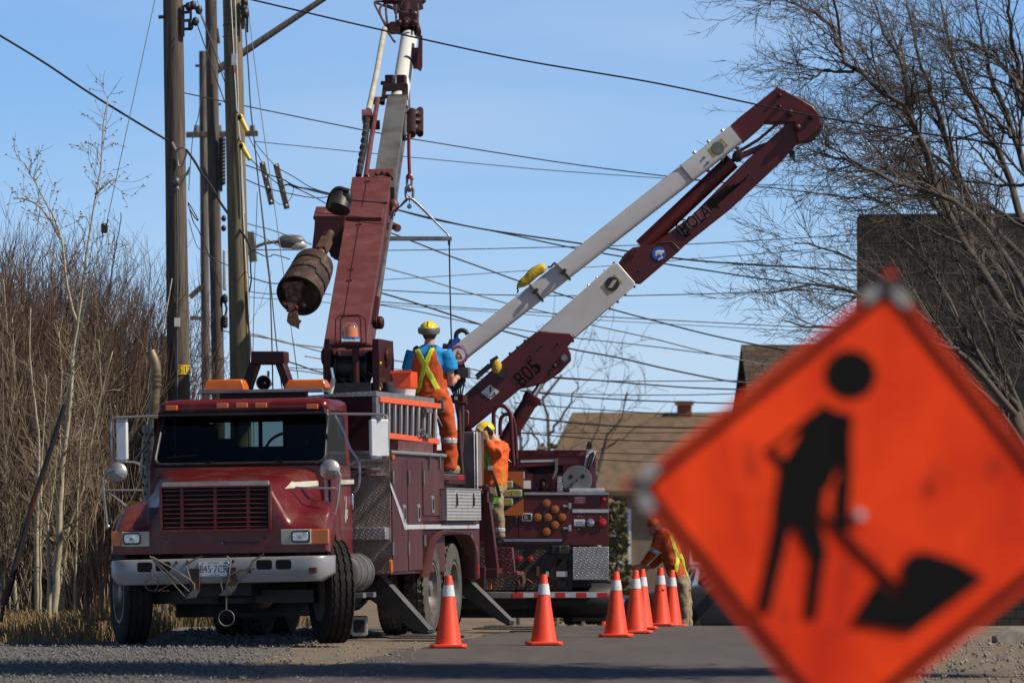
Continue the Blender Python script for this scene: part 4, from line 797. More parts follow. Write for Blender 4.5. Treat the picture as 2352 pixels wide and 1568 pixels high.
# fill between the opening and the top edge as strips, so that no face is concave
def strip(pts, ztop, x0, x1):
    for (ba, za), (bb, zb_) in zip(pts, pts[1:]):
        if abs(ba-bb) > 1e-3: m.prism([(x1, ba, za), (x1, bb, zb_), (x1, bb, ztop), (x1, ba, ztop)], (x0-x1, 0, 0))
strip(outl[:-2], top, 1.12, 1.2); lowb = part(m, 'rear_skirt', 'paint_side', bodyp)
m = MB(); L = []
PA = resample([V((1.2, p.y, p.z)) for p in A], 28); 
cen = V((1.2, 5.2, .6))
for p in PA:
    o = (p - cen); o.x = 0; o = o.normalized(); L.append([p + V((-.04, 0, 0)), p + V((.06, 0, 0)) + o*.0, p + V((.1, 0, 0)) + o*.02, p + V((.1, 0, 0)) + o*.045, p + V((.04, 0, 0)) + o*.06, p + o*.06])
m.loft(L); part(m, 'wheel_arch', 'paint_side', lowb, smooth=70)
m = MB(); m.box((.6, 3.8, .66), (1.11, 7.3, 1.1)) if 0 else m.box((.5, 6.85, .6), (1.11, 7.3, 1.2)); m.box((-1.15, 6.9, .6), (-.5, 7.3, 1.2)); part(m, 'inner_wall', 'black', lowb)
p, s_ = FS('z3', 635, 1372, 1.217), FS('z3', 1168, 1370, 1.217); m = MB(); m.box((1.2145, p.y, 1.148), (1.22, s_.y, 1.196)); part(m, 'reflective_stripe', 'tape_rusty', lowb)
side_panel('z4', 1108, 432, 1160, 772, 'compartment_door', 'paint_side', lowb)
for x, y in ((1110,500),(1110,660),(1143,580),(765,500)): h = FS('z4', x, y, 1.21); m = MB(); m.box((1.2, h.y-.05, h.z-.06), (1.225, h.y+.05, h.z+.06)); part(m, 'hinge', 'grey_steel', lowb)
m = MB(); h = FS('z4', 1163, 715, 1.21); m.box((1.2, h.y-.04, h.z-.06), (1.22, h.y+.04, h.z+.06)); part(m, 'side_marker', 'red_lens', lowb)
# aluminium tool box
p, s_ = FS('z3', 930, 1325, 1.28), FS('z3', 1182, 1092, 1.28); m = MB(); m.box((.98, p.y, 1.24), (1.28, s_.y, 1.592)); tb = part(m, 'toolbox', 'ribbed_alu', TR, bevel=.006)
m = MB(); m.box((.97, p.y-.02, 1.592), (1.29, s_.y+.02, 1.605)); m.box((1.281, p.y-.01, 1.24), (1.287, p.y+.02, 1.59)); part(m, 'lid', 'alu', tb)
for x in (1003, 1126):
    h = FS('z3', x, 1172, 1.285); m = MB(); m.prism(rrect((1.281, h.y, h.z), Y_, Z_, .1, .15, .02), (.01, 0, 0)); m.mat(1).prism(rrect((1.29, h.y, h.z-.02), Y_, Z_, .05, .1, .02), (.012, 0, 0)); part(m, 'latch', ['chrome', 'black_gloss'], tb)
# raised bin that the ladder hangs on
m = MB(); m.box((.08, 2.52, 1.95), (1.0, 5.55, 2.56)); ub = part(m, 'upper_bin', 'paint_dark', TR, bevel=.008)
m = MB(); m.prism([(.05, 2.47, 2.565), (1.03, 2.47, 2.565), (1.03, 2.47, 2.62), (.62, 2.47, 2.605), (.05, 2.47, 2.57)], (0, 3.15, 0)); part(m, 'lid', 'tread', ub, bevel=.004)
m = MB(); p0 = FS('z3', 425, 440, 1.0); 
for f in (.15, .45, .6, .95): b = lerp(2.6, 5.5, f); m.box((1.0, b-.03, 2.45), (1.06, b+.03, 2.56)); m.box((1.0, b-.02, 2.0), (1.05, b+.02, 2.05))
part(m, 'ladder_hook', 'steel', ub)
m = MB(); m.box((.98, 2.9, 1.985), (1.06, 5.2, 2.02)); m.box((.7, 3.0, 1.985), (1.15, 4.9, 2.1)); part(m, 'shelf', 'paint_dirty', ub)
# deck under the crew and the turntable
m = MB(); m.box((-1.15, 5.27, 1.66), (1.0, 7.6, 1.77)); m.box((-.95, 5.3, .95), (.95, 7.6, 1.66)); part(m, 'deck', 'paint_dark', TR, bevel=.006)
p, s_ = FS('z3', 912, 1045, 1.18), FS('z3', 1060, 1040, 1.18); m = MB(); m.box((.6, p.y, 1.70), (1.18, s_.y, 1.755)); m.mat(1).box((.62, p.y+.02, 1.755), (1.17, s_.y-.02, 1.765)); m.mat(2).box((1.18, s_.y-.42, 1.705), (1.186, s_.y-.05, 1.75)); part(m, 'foot_platform', ['paint_side', 'steel', 'red_lens'], TR)
# operator's stand: rails, grey panel box, standpipe, control head
m = MB(); b = 7.45
m.tube([FB('z3', x, y, b) for x, y in ((1080,466),(1020,462),(1022,520),(1030,800),(1046,1008))], .026, 10); m.tube([FB('z3', x, y, b+.1) for x, y in ((1046,470),(1048,640),(1042,820))], .022, 8); m.tube([FB('z3', x, y, b+.3) for x, y in ((1055,520),(1085,520),(1090,540),(1085,620))], .014, 6)
part(m, 'handrail', 'paint_side', TR, smooth=60)
m = MB(); a_, b_ = FB('z3', 960, 462, 7.5), FB('z3', 1050, 400, 7.5); m.box((a_.x, 7.5, a_.z), (b_.x, 7.75, b_.z)); m.mat(1).box((a_.x+.08, 7.49, b_.z-.06), (b_.x-.1, 7.5, b_.z-.02)); m.mat(2)
for i in range(6): x = lerp(a_.x, b_.x, .2+i*.13); m.tube([(x, 7.55, b_.z), (x + .02*(i-3), 7.53, b_.z+.16)], .01, 6); m.ell((x + .02*(i-3), 7.53, b_.z+.17), (.018,)*3, 8)
pp = [FB('z3', x, y, 7.6) for x, y in ((985,380),(1010,320),(1030,260))]; m.tube(pp, .03, 8); m.cbox(pp[2] + V((-.05, 0, 0)), (.2, .15, .16)); m.mat(3).cbox(pp[2] + V((.05, -.03, .03)), (.13, .14, .12)); m.torus(FB('z3', 990, 290, 7.6), (0,1,0), .1, .02, 16, 6)
part(m, 'control_console', ['paint_dark', 'white', 'black', 'grey_steel'], TR)
m = MB(); a_, b_ = FB('z3', 1050, 1075, 7.7), FB('z3', 1148, 672, 7.7); m.box((a_.x-.15, 7.7, a_.z), (b_.x, 8.1, b_.z)); m.mat(1).box((b_.x-.03, 7.68, b_.z-.75), (b_.x-.015, 7.7, b_.z)); m.box((b_.x-.0, 7.68, b_.z-.75), (b_.x+.015, 7.7, b_.z)); part(m, 'steel_cabinet', ['grey_box', 'white'], TR, bevel=.01)
m = MB(); m.tube([FB('z3', 1178, 668, 8.05), FB('z3', 1176, 1075, 8.05)], .042, 14); a_ = FB('z3', 1176, 1075, 8.05); m.box((a_.x-.1, 7.95, a_.z-.04), (a_.x+.13, 8.15, a_.z)); part(m, 'standpipe', 'paint_dirty', TR, smooth=60)
# tail post, rear step and tail bumper
m = MB(); b = 8.0
m.prism([FB('z4', x, y, b) for x, y in ((1196,215),(1245,215),(1305,705),(1215,705))], (0, .12, 0)); m.prism([FB('z4', x, y, b-.02) for x, y in ((1188,710),(1305,706),(1305,778),(1188,785))], (0, .5, 0)); m.prism([FB('z4', x, y, b) for x, y in ((1196,90),(1228,90),(1232,220),(1200,220))], (0, .1, 0)); m.beam(FB('z4', 1190, 690, 8), FB('z4', 1185, 860, 8), .1, .1)
tail = part(m, 'tail_frame', 'paint_side', TR, bevel=.006)
m = MB(); b = 8.3
m.prism([FB('z4', x, y, b) for x, y in ((1282,552),(1412,552),(1418,632),(1295,632))], (0, .1, 0)); m.prism([FB('z4', x, y, b-.03) for x, y in ((1296,634),(1425,634),(1430,735),(1302,735))], (0, .06, 0)); m.prism([FB('z4', x, y, b-.25) for x, y in ((1305,738),(1452,730),(1455,755),(1305,778))], (0, .4, 0)); m.mat(1).cbox(FB('z4', 1180, 830, 8.1), (.16, .05, .1)); m.mat(2).cbox(FB('z4', 1250, 830, 8.05), (.04, .03, .09))
part(m, 'rear_step', ['tread_red', 'tread_dull', 'amber'], tail, bevel=.004)
# ---- outriggers
for b, top_, foot, nm in ((2.7, (420, 745), (805, 1195), 0), (7.05, (1078, 790), (1405, 1140), 1)):
    a_, f_ = FB('z4', *top_, b), FB('z4', *foot, b); a_ = a_ + (a_-f_)*.12; f_.z = .05; d = (f_-a_).normalized(); nrm = V((-d.z, 0, d.x)); w = .3 if nm == 0 else .2
    off = -nrm*w*.5 if nrm.z > 0 else nrm*w*.5; nrm = nrm if nrm.z > 0 else -nrm
    P0, P1 = a_, f_
    m = MB(); m.prism([P0, P0 - nrm*w, P1 - nrm*w*.45 - d*.16, P1 - nrm*.05, P1], (0, .26, 0)); og = part(m, 'outrigger', 'black' if nm else 'black', TR, bevel=.012)
    m = MB(); m.prism([P0 + nrm*.004, P1 + nrm*.004 - d*.02, P1 + nrm*.012 - d*.02, P0 + nrm*.012], (0, .26, 0)); part(m, 'lit_top_strip', 'grey_steel', og)  # lighter strip painting the sunlit upper face of the leg
    if not nm: m = MB(); m.prism([a_ - d*.25 + nrm*.03, a_ + d*.16 + nrm*.03, a_ + d*.12 - nrm*.32, a_ - d*.25 - nrm*.3], (0, .3, 0)); part(m, 'sleeve', 'paint_side', og, bevel=.01)
    fw = T.M @ f_
    t = thing('outrigger_pad', 'thin plank pad under the %s outrigger foot' % ('rear' if nm else 'front'), 'pad', Frame((fw.x, fw.y, 0), T.yaw), 'outrigger pads'); m = MB(); m.box((-.42, -.2, .0), (.3, .45, .022)); m.box((-.3, -.12, .022), (.4, .38, .042)); part(m, 'plank', 'pole_grey', t, bevel=.006)
# ================================================================ turntable and derrick boom
A_ = W(793, 788, 54.6); B_ = W(854, 406, 60.0); ax_b = (B_-A_).normalized(); sd = V((ax_b.y, -ax_b.x, 0)).normalized(); un = sd.cross(ax_b)
Lb = (B_-A_).length
def bt(py):                                             # distance along the boom where its line crosses a picture row
    lo_, hi_ = -3.0, 18.0
    for _ in range(50):
        mid = (lo_+hi_)/2; p = A_ + ax_b*mid; y = YH - (p.z-HC)*FPX/p.y
        if y > py: lo_ = mid
        else: hi_ = mid
    return lo_
def BP(t, s, u): return T.inv(A_ + ax_b*t + sd*s + un*u)
def bbox(m, t0, t1, s0, s1, u0, u1, s2=None, s3=None):
    s2 = s0 if s2 is None else s2; s3 = s1 if s3 is None else s3
    return m.loft([[BP(t0,s0,u0), BP(t0,s1,u0), BP(t0,s1,u1), BP(t0,s0,u1)], [BP(t1,s2,u0), BP(t1,s3,u0), BP(t1,s3,u1), BP(t1,s2,u1)]])
m = MB(); bbox(m, -.25, Lb, -.245, .245, -.58, 0); boom = part(m, 'boom', 'paint_boom', TR, bevel=.008)
def on_boom(k, x, y, u=.0):                              # a picture point carried to the boom's upper face
    px, py = q(k, x, y); d = V(((px-1176)/FPX, 1, (YH-py)/FPX)); o = V((0, 0, HC)); p0 = A_ + un*u
    return o + d*((p0-o).dot(un)/d.dot(un))
def OB(k, x, y, u=0): return T.inv(on_boom(k, x, y, u))
m = MB(); m.tube([OB('z5', 828, 140, .004), OB('z5', 775, 430, .004), OB('z5', 720, 760, .004), OB('z5', 680, 1010, .004)], .006, 5); 
for x, y in ((830,140),(776,420),(724,715),(712,787)): m.beam(OB('z5', x-16, y+2, .01), OB('z5', x+18, y-2, .01), .02, .02)
part(m, 'weld_seam', 'paint_dark', boom)
m = MB(); m.beam(OB('z5', 488, 348, .03), OB('z5', 935, 352, .03), .05, .36, up=tuple(ax_b)); part(m, 'cross_bar', 'paint_boom', boom, bevel=.006)
m = MB(); m.prism([OB('z5', x, y, .01) for x, y in ((842,115),(842,60),(1002,55),(1000,115),(965,80),(880,85))], T.I.to_3x3() @ (un*-.12)); m.tube([OB('z5', x, y, .03) for x, y in ((895,98),(905,80),(935,80),(945,98))], .02, 6); part(m, 'collar', 'paint_boom', boom)
m = MB(); bbox(m, Lb-.3, bt(212), .02, .3, -.42, -.03, .03, .285); ext = part(m, 'boom_extension', 'grey_steel', boom, bevel=.006)
m = MB(); t0, t1 = bt(212), bt(56); p0, p1 = T.inv(A_ + ax_b*(t0-.2) + sd*.165 - un*.2), T.inv(A_ + ax_b*t1 + sd*.175 - un*.2); 
m.tube([p0, p1], [.122, .118], 24); tipb = part(m, 'boom_tip', 'white_tip', boom, smooth=60)
def bc(x, y, dy=-.2): return T.inv(on_boom('z7', x, y, dy))
m = MB(); d1 = (p1-p0).normalized()
for dx in (-.1, .1): m.cbox(bc(575 if dx < 0 else 660, 610, -.02), (.11, .16, .2))
m.beam(bc(505, 612, -.1), bc(560, 612, -.1), .05, .05); m.beam(bc(530, 645, -.05), bc(700, 640, -.05), .1, .1); m.beam(bc(535, 640, -.1), bc(520, 760, -.1), .05, .06); m.beam(bc(690, 640, -.1), bc(690, 720, -.1), .06, .08); m.beam(bc(520,712,-.05), bc(690,708,-.05), .05, .05)
part(m, 'guide_bracket', 'paint_black', boom, bevel=.005); m = MB(); m.beam(bc(450, 742, -.1), bc(530, 742, -.1), .05, .1); part(m, 'guide_bracket', 'paint_black', boom, bevel=.005); m = MB(); m.beam(bc(420, 920, -.1), bc(500, 920, -.1), .05, .12); part(m, 'guide_bracket', 'paint_black', boom, bevel=.005)
m = MB(); m.tube([bc(533, 215, 0), bc(475, 540, 0), bc(416, 815, 0)], .04, 8); m.mat(1).beam(bc(402, 840, 0), bc(412, 885, 0), .13, .13); m.tube([bc(484, 730, 0), bc(440, 1000, 0), bc(395, 1300, 0)], .032, 8); m.mat(2).tube([bc(405, 880, 0), bc(385, 1080, 0), bc(342, 1296, 0)], .042, 8)
m.mat(3)
for i in range(8): f = i/8; m.lathe(bc(lerp(405, 345, f), lerp(890, 1290, f), 0), T.I.to_3x3() @ ax_b, [(0, .046), (.06, .046)], 8)
part(m, 'hose_carrier', ['cream', 'paint_boom', 'black', 'rust'], boom, smooth=50)
m = MB()
for pts in ([(540,190),(500,110),(465,40),(470,12),(560,14),(655,12)], [(550,185),(510,130),(500,60),(545,25)], [(555,180),(545,90),(550,40),(600,60),(670,95)], [(465,20),(560,55),(680,95)], [(620,165),(618,60),(625,20),(660,25)], [(780,210),(778,60),(775,30)], [(560,240),(600,300),(612,310)]): m.tube(resample([bc(x, y, 0) for x, y in pts], 4*len(pts)), .016, 6)
part(m, 'hydraulic_hose', 'rust', boom, smooth=60)
m = MB(); m.beam(bc(640, 175, -.1), bc(770, 175, -.1), .2, .28); m.beam(bc(560, 215, -.1), bc(640, 210, -.1), .2, .14); m.tube([bc(692, 180, -.05), bc(690, 90, -.05), bc(695, 40, -.05)], [.08, .05, .06], 10); m.beam(bc(660, 90, -.05), bc(745, 90, -.05), .07, .08); m.beam(bc(745, 90, -.05), bc(745, 180, -.05), .05, .07); m.beam(bc(620, 45, -.1), bc(790, 25, -.1), .3, .2); m.beam(bc(600, 185, -.1), bc(560, 215, -.1), .08, .1); m.beam(bc(760, 150, -.1), bc(790, 250, -.1), .05, .1); m.ell(bc(800, 5, -.1), (.08, .08, .06), 10)
for sx in (640, 690, 755): m.ell(bc(sx, 170, .05), (.05, .05, .05), 8)
head = part(m, 'boom_head', 'paint_black', boom, bevel=.006); m = MB(); m.tube(resample([bc(x, y, .05) for x, y in ((530,0),(590,8),(650,2))], 8), .05, 8); m.prism([bc(x, y, .0) for x, y in ((785,265),(812,262),(812,490),(800,525),(770,505))], T.I.to_3x3() @ V((0, .07, 0))); m.mat(1).beam(bc(735, 430, -.1), bc(785, 430, -.1), .1, .28); part(m, 'pole_claw', ['paint_dark', 'paint_black'], boom)
m = MB()
for cx0, cy0, w_, h_ in ((765,840,80,80),(770,890,90,70),(762,950,78,90)):
    m.ell(bc(cx0, cy0, -.2), (w_/2/3.2/184, .12, h_/2/3.2/184), 12)
m.cyl(bc(735, 820, -.1), bc(735, 990, -.1), .05); m.cyl(bc(795, 810, -.25), bc(795, 985, -.25), .045); m.beam(bc(700, 900, -.2), bc(740, 900, -.2), .1, .3); m.torus(bc(686, 1010, -.2), (0,1,0), .035, .012, 14, 6); m.ell(bc(700, 860, -.2), (.06, .06, .15), 10)
wb = part(m, 'winch_block', 'paint_black', boom)
m = MB(); m.tube([bc(690, 720, -.1), bc(690, 850, -.1), bc(685, 1000, -.1)], .02, 6); m.tube([bc(712, 620, -.2), bc(716, 800, -.2)], .014, 6); m.tube([BP(bt(212), .31, -.2), BP(Lb-.6, .3, -.2), BP(.9, .27, -.1)], .022, 6); part(m, 'side_hose', 'grey_steel', boom)
# winch line, hook and link
HK = 59.0
m = MB(); m.tube(resample([WQ('z7', x, y, HK) for x, y in ((714,985),(712,1100),(718,1290))], 14), .021, 8); m.tube([WQ('z7', 718, 1290, HK), WQ('z7', 712, 1318, HK)], .04, 8); m.tube([WQ('z7', 722, 1290, HK), WQ('z7', 742, 1325, HK)], .02, 6)
for p in m.v: pass
m.v = [tuple(T.inv(p)) for p in m.v]; rp = part(m, 'winch_rope', 'rope', wb)
m = MB()
def link(mm, k, x, y, w, h, Y, r_): 
    c_ = WQ(k, x, y, Y); P = rrect(c_, X, Z_, w, h, w*.49, 4); mm.tube(P + [P[0]], r_, 6)
link(m, 'z7', 716, 1345, .055, .2, HK, .018); link(m, 'z7', 717, 1415, .09, .16, HK, .02)
m.ell(WQ('z7', 717, 1385, HK), (.035, .035, .035), 10); m.v = [tuple(T.inv(p)) for p in m.v]; part(m, 'hook_link', 'steel', wb)
# turntable
m = MB(); tb_ = V((.08, 5.75, 0)); m.lathe(tb_ + V((0, 0, 1.7)), Z_, [(0, .42), (.25, .42), (.3, .36), (.8, .33), (.95, .36)], 24); 
for xa, xb in ((1795, 1835), (2148, 2195)):
    p = [FB('z1', x, y, 5.4) for x, y in ((xa, 140), (xb, 135), (xb+8, 300), (xb, 520), (xa+5, 600), (xa-2, 300))]; m.prism(p, (0, .8, 0))
m.tube([FB('z1', 1795, 270, 5.75), FB('z1', 2225, 268, 5.75)], .075, 16); 
for x in (1790, 2215): m.lathe(FB('z1', x-10, 270, 5.75), X, [(0, .08), (.02, .1), (.1, .1), (.12, .07)], 12)
m.lathe(FB('z1', 2155, 20, 5.9), X, [(0, .05), (.02, .075), (.1, .075), (.12, .05)], 12); m.beam(FB('z1', 2165, 30, 5.8), FB('z1', 2185, -150, 6.3), .05, .1)
m.box(tuple(FB('z1', 1800, 205, 5.42)), tuple(FB('z1', 2150, 190, 5.5))); m.box(tuple(FB('z1', 1890, 262, 5.38)), tuple(FB('z1', 2110, 210, 5.45))) if 0 else None
tt = part(m, 'turntable', 'paint_dark', TR, bevel=.006)
m = MB(); m.tube([FB('z1', 1905, 345, 5.6), FB('z1', 2120, 345, 5.6)], .14, 20); m.tube([FB('z1', 1890, 345, 5.6), FB('z1', 1905, 345, 5.6)], .18, 20); m.tube([FB('z1', 2115, 345, 5.6), FB('z1', 2128, 345, 5.6)], .18, 20); part(m, 'winch_drum', 'black', tt, smooth=60)
m = MB()
for pts, r_ in (([(1850,350),(1840,430),(1870,520)], .05), ([(1900,420),(1960,470),(1920,540)], .02), ([(1990,400),(2010,470),(2070,520)], .02), ([(2060,390),(2110,450),(2060,500)], .02), ([(1930,430),(2040,450),(2110,500)], .018), ([(2120,380),(2190,440),(2220,510)], .022), ([(1950,500),(2050,490),(2150,540)], .03)): m.tube(resample([FB('z1', x, y, 5.5) for x, y in pts], 8), r_, 8)
m.tube([FB('z1', 1915, 440, 5.7), FB('z1', 1890, 570, 5.7)], .07, 12); m.cbox(FB('z1', 2010, 530, 5.6), (.5, .5, .2)); part(m, 'swing_gear', 'black', tt, smooth=60)
m = MB(); m.tube([FB('z1', 1850, 350, 5.35), FB('z1', 1865, 430, 5.35)], .022, 8); m.mat(1).tube([FB('z1', 1865, 430, 5.35), FB('z1', 1838, 540, 5.35)], .03, 8); m.mat(2).prism([FB('z1', x, y, 5.33) for x, y in ((1825,510),(1870,560),(1868,600),(1845,600))], (0, .05, 0)); part(m, 'grease_tube', ['chrome', 'cream', 'orange_plastic'], tt, smooth=60)
# rotating beacon in its cage
bp_ = 5.15; c_ = FB('z1', 1990, 165, bp_); m = MB(); m.lathe(c_, Z_, [(0, .105), (.03, .11), (.06, .1)], 20); bc_ = part(m, 'beacon', 'chrome', TR, smooth=60); m = MB(); m.lathe(c_ + V((0, 0, .06)), Z_, [(0, .085), (.11, .075), (.12, .03)], 20); part(m, 'lens', 'amber', bc_, smooth=60)
m = MB(); m.lathe(c_ + V((0, 0, .06)), Z_, [(0, .1), (.14, .088), (.165, .05), (.17, 0)], 20); part(m, 'dome', 'clear', bc_, smooth=60)
m = MB()
for xx, yy in ((-.15, -.13), (.15, -.13), (.15, .13), (-.15, .13)): m.tube([c_ + V((xx, yy, -.02)), c_ + V((xx*.95, yy, .26)), c_ + V((xx*.7, yy*.8, .3))], .007, 5)
for z, k in ((.3, .75), (-.01, 1)): P = [c_ + V((sx*.15*k, sy*.13*k, z)) for sx, sy in ((-1,-1),(1,-1),(1,1),(-1,1),(-1,-1))]; m.tube(P, .007, 5)
part(m, 'cage', 'paint_dark', bc_); m = MB(); m.box((c_.x-.25, 5.05, c_.z-.035), (c_.x+.2, 5.55, c_.z-.015)); m.cyl((c_.x, 5.4, c_.z-.6), (c_.x, 5.4, c_.z-.03), .04); part(m, 'bracket', 'paint_dark', bc_)
# auger hanging beside the boom
aug_ax = V((.23, .79, .56)).normalized(); N0 = WQ('z5', 385, 885, 54.0); N1 = N0 + aug_ax*.72
def LT(p): return T.inv(p)
m = MB(); R = .262; n = 64; e1 = aug_ax.orthogonal().normalized(); e2 = aug_ax.cross(e1); L = []
prof = [(.09, 0), (.09, .1), (.075, .22), (.0, R-.014), (-.004, R), (.03, R+.002), (.2, R-.012), (.215, R-.016), (.22, R-.03), (.235, R-.032), (.25, R-.012), (.42, R-.02), (.435, R-.026), (.44, R-.04), (.46, R-.04), (.475, R-.02), (.62, R-.03), (.66, R-.04), (.67, .16), (.7, .06)]
for d, rr in prof:
    L.append([])
    for k in range(n):
        a = 2*math.pi*k/n; dd = d + (.07*(k/n - .5) if .15 < d < .63 else 0); w_ = 1 + .012*math.sin(3*a + d*9) + .008*noise.noise(V((math.cos(a)*3, math.sin(a)*3, d*9))); L[-1].append(LT(N0 + aug_ax*dd + (e1*math.cos(a) + e2*math.sin(a))*max(rr, .001)*w_))
m.loft(L, caps=False); fl = part(m, 'auger', 'auger', TR, smooth=50)
m = MB(); m.tube([LT(N0 - aug_ax*.02), LT(N1 + aug_ax*.25), LT(N1 + aug_ax*.65)], .045, 12); m.beam(LT(N1 + aug_ax*.25), LT(N1 + aug_ax*.5), .11, .11); part(m, 'kelly_bar', 'rust', fl, smooth=60)
m = MB(); k0 = LT(N0)
r = random.Random(4)
for i in range(10):                                      # carbide teeth and clay along the cutting lip
    f = i/9; p = WQ('z5', lerp(300, 405, (i % 5)/4) + r.uniform(-12, 12), 840 + 95*(i//5) + r.uniform(-20, 20) + (20 if i >= 5 else 0), 53.95); m.ell(LT(p), (r.uniform(.03, .055), .03, r.uniform(.03, .06)), 8, Euler((r.random()*3, r.random()*3, 0)).to_matrix())
m.tube([LT(WQ('z5', x, y, 54.0)) for x, y in ((395,795),(385,880),(350,950),(330,1000))], [.045, .05, .05, .055], 8); m.prism([LT(WQ('z5', x, y, 53.9)) for x, y in ((288,800),(405,790),(415,815),(375,900),(365,960),(325,990),(310,940),(300,880))], T.I.to_3x3() @ V((0, .05, 0))); part(m, 'cutting_teeth', 'auger_core', fl, smooth=30)
m = MB(); P = [LT(WQ('z5', x, y, 53.85)) for x, y in ((312,1000),(375,985),(385,1040),(404,1048),(388,1070),(385,1105),(362,1090),(330,1080),(305,1055))]; m.prism(P, T.I.to_3x3() @ V((0, .06, 0))); part(m, 'pilot_bit', 'rust', fl, bevel=.008)
m = MB(); m.prism([LT(WQ('z5', x, y, 58.3)) for x, y in ((490,365),(690,365),(650,640),(610,640),(580,600),(560,545),(470,580),(485,450))], T.I.to_3x3() @ V((0, .4, 0))); part(m, 'auger_bracket', 'paint_dark', TR, bevel=.006); m = MB(); m.prism([LT(WQ('z5', x, y, 58.1)) for x, y in ((575,560),(665,560),(635,650),(590,625))], T.I.to_3x3() @ V((0, .3, 0))); m.cyl(LT(WQ('z5', 540, 488, 57.1)), LT(WQ('z5', 600, 480, 57.1)), .04); part(m, 'auger_bracket', 'paint_dark', TR, bevel=.006)
m = MB(); m.lathe(LT(WQ('z5', 640, 322, 58.0)), T.I.to_3x3() @ V((.25, .5, 1)), [(0, .15), (.1, .14), (.24, .1), (.28, .07)], 18); m.mat(0).ell(LT(WQ('z5', 700, 240, 58)), (.07, .07, .11), 10); am_ = part(m, 'auger_motor', ['black'], TR, smooth=60); m = MB(); m.tube(resample([LT(WQ('z5', x, y, 57.3)) for x, y in ((572,310),(590,240),(620,195),(655,185),(690,200),(712,205))], 14), .028, 8); part(m, 'hose', 'rubber', am_, smooth=60)
m = MB(); m.tube([OB('z5', x, y, -.3) for x, y in ((945,437),(1000,430),(1032,447))], [.045, .045, .05], 8); part(m, 'rope_guide', 'paint_boom', boom, smooth=60); m = MB(); m.ell(OB('z5', 1005, 300, -.2), (.07, .07, .09), 10); m.tube([OB('z5', 1000, 140, -.25), OB('z5', 998, 310, -.25)], .02, 6); part(m, 'rope_guide', 'paint_boom', boom, smooth=60)
# ================================================================ the aerial bucket truck behind
AY = 60.0
A2 = Frame((0, AY, ground_z(AY)), 0); G = thing('bucket_truck', 'maroon aerial bucket truck seen from behind with its two-part boom folded over', 'truck', A2)
def R2(k, x, y, b=0.0): return A2.at(k, x, y, 1, b)      # b metres behind the tail plane
def rect(m, k, xa, ya, xb, yb, b0, b1):
    p, s_ = R2(k, xa, yb, b0), R2(k, xb, ya, b0); return m.box((min(p.x, s_.x), b0, p.z), (max(p.x, s_.x), b1, s_.z))
m = MB(); p, s_ = R2('z3', 1495, 1505), R2('z3', 2122, 1128); m.box((-1.22, .02, p.z), (s_.x, 5.2, s_.z)); body2 = part(m, 'service_body', 'paint_aerial', G, bevel=.01)
m = MB(); rect(m, 'z3', 1500, 1135, 2124, 1117, -.02, .06); part(m, 'drip_rail', 'alu', body2)
m = MB(); rect(m, 'z3', 1460, 1455, 1825, 1150, -.004, .02); dr = part(m, 'tail_door', 'paint_aerial', body2, bevel=.006)
m = MB(); rect(m, 'z3', 1350, 1455, 1455, 1290, -.004, .02); part(m, 'tail_door', 'paint_aerial', body2, bevel=.006)
for x, y in ((1664,1198),(1727,1243),(1597,1301),(1674,1301),(1779,1301),(1727,1357),(1665,1407)):
    c = R2('z3', x, y, -.01); m = MB(); m.lathe(c + V((0, .005, 0)), -Y_, [(0, .058), (.02, .058), (.024, .05)], 24); lt = part(m, 'directional_lamp', 'black', dr, smooth=50); m = MB(); m.lathe(c, -Y_, [(.0, .05), (.022, .05), (.028, .03), (.029, 0)], 24); part(m, 'lens', 'amber_dull', lt, smooth=60)
for y in (1218, 1380):
    m = MB(); rect(m, 'z3', 1825, y+22, 1846, y-22, -.025, .01); rect(m, 'z3', 1785, y+8, 1825, y-8, -.016, .0); part(m, 'hinge', 'alu', dr, bevel=.004)
c = R2('z3', 1522, 1299, -.02); m = MB(); m.prism(rrect(c, X, Z_, .13, .1, .015), (0, .03, 0)); m.mat(1).prism(rrect(c + V((0,-.004,0)), X, Z_, .1, .075, .01), (0, .01, 0)); m.mat(2).cbox(c + V((-.015, -.008, 0)), (.045, .01, .05)); part(m, 'latch', ['white', 'black', 'steel'], dr)
m = MB(); rect(m, 'z3', 1427, 1355, 1440, 1300, -.03, 0); part(m, 'handle', 'black', body2)
m = MB(); rect(m, 'z3', 1856, 1266, 2121, 1242, .012, .02); rect(m, 'z3', 1350, 1478, 1780, 1458, .012, .02); part(m, 'reflective_stripe', 'tape', body2)
m = MB(); c = R2('z3', 1910, 1174, .012); m.prism(rrect(c, X, Z_, .138, .09, .005), (0, .006, 0)); m.mat(1)
for i in range(3): m.cbox(c + V((-.01+.01*i, -.002, .025-.025*i)), (.09-.02*i, .004, .006))
part(m, 'warning_decal', ['red_lens', 'white'], body2, smooth=0)
m = MB(); c = R2('z3', 1908, 1340, .012); m.prism(rrect(c, X, Z_, .138, .085, .006), (0, .006, 0)); m.mat(1); m.tube([c + V((x*.01, -.003, .012 + .006*math.sin(x*2.1))) for x in range(-5, 6)], .0025, 4); m.tube([c + V((x*.01, -.003, -.02 + .0016*x*x*.12)) for x in range(-5, 6)], .0025, 4); part(m, 'maker_plate', ['white', 'black'], body2, smooth=0)
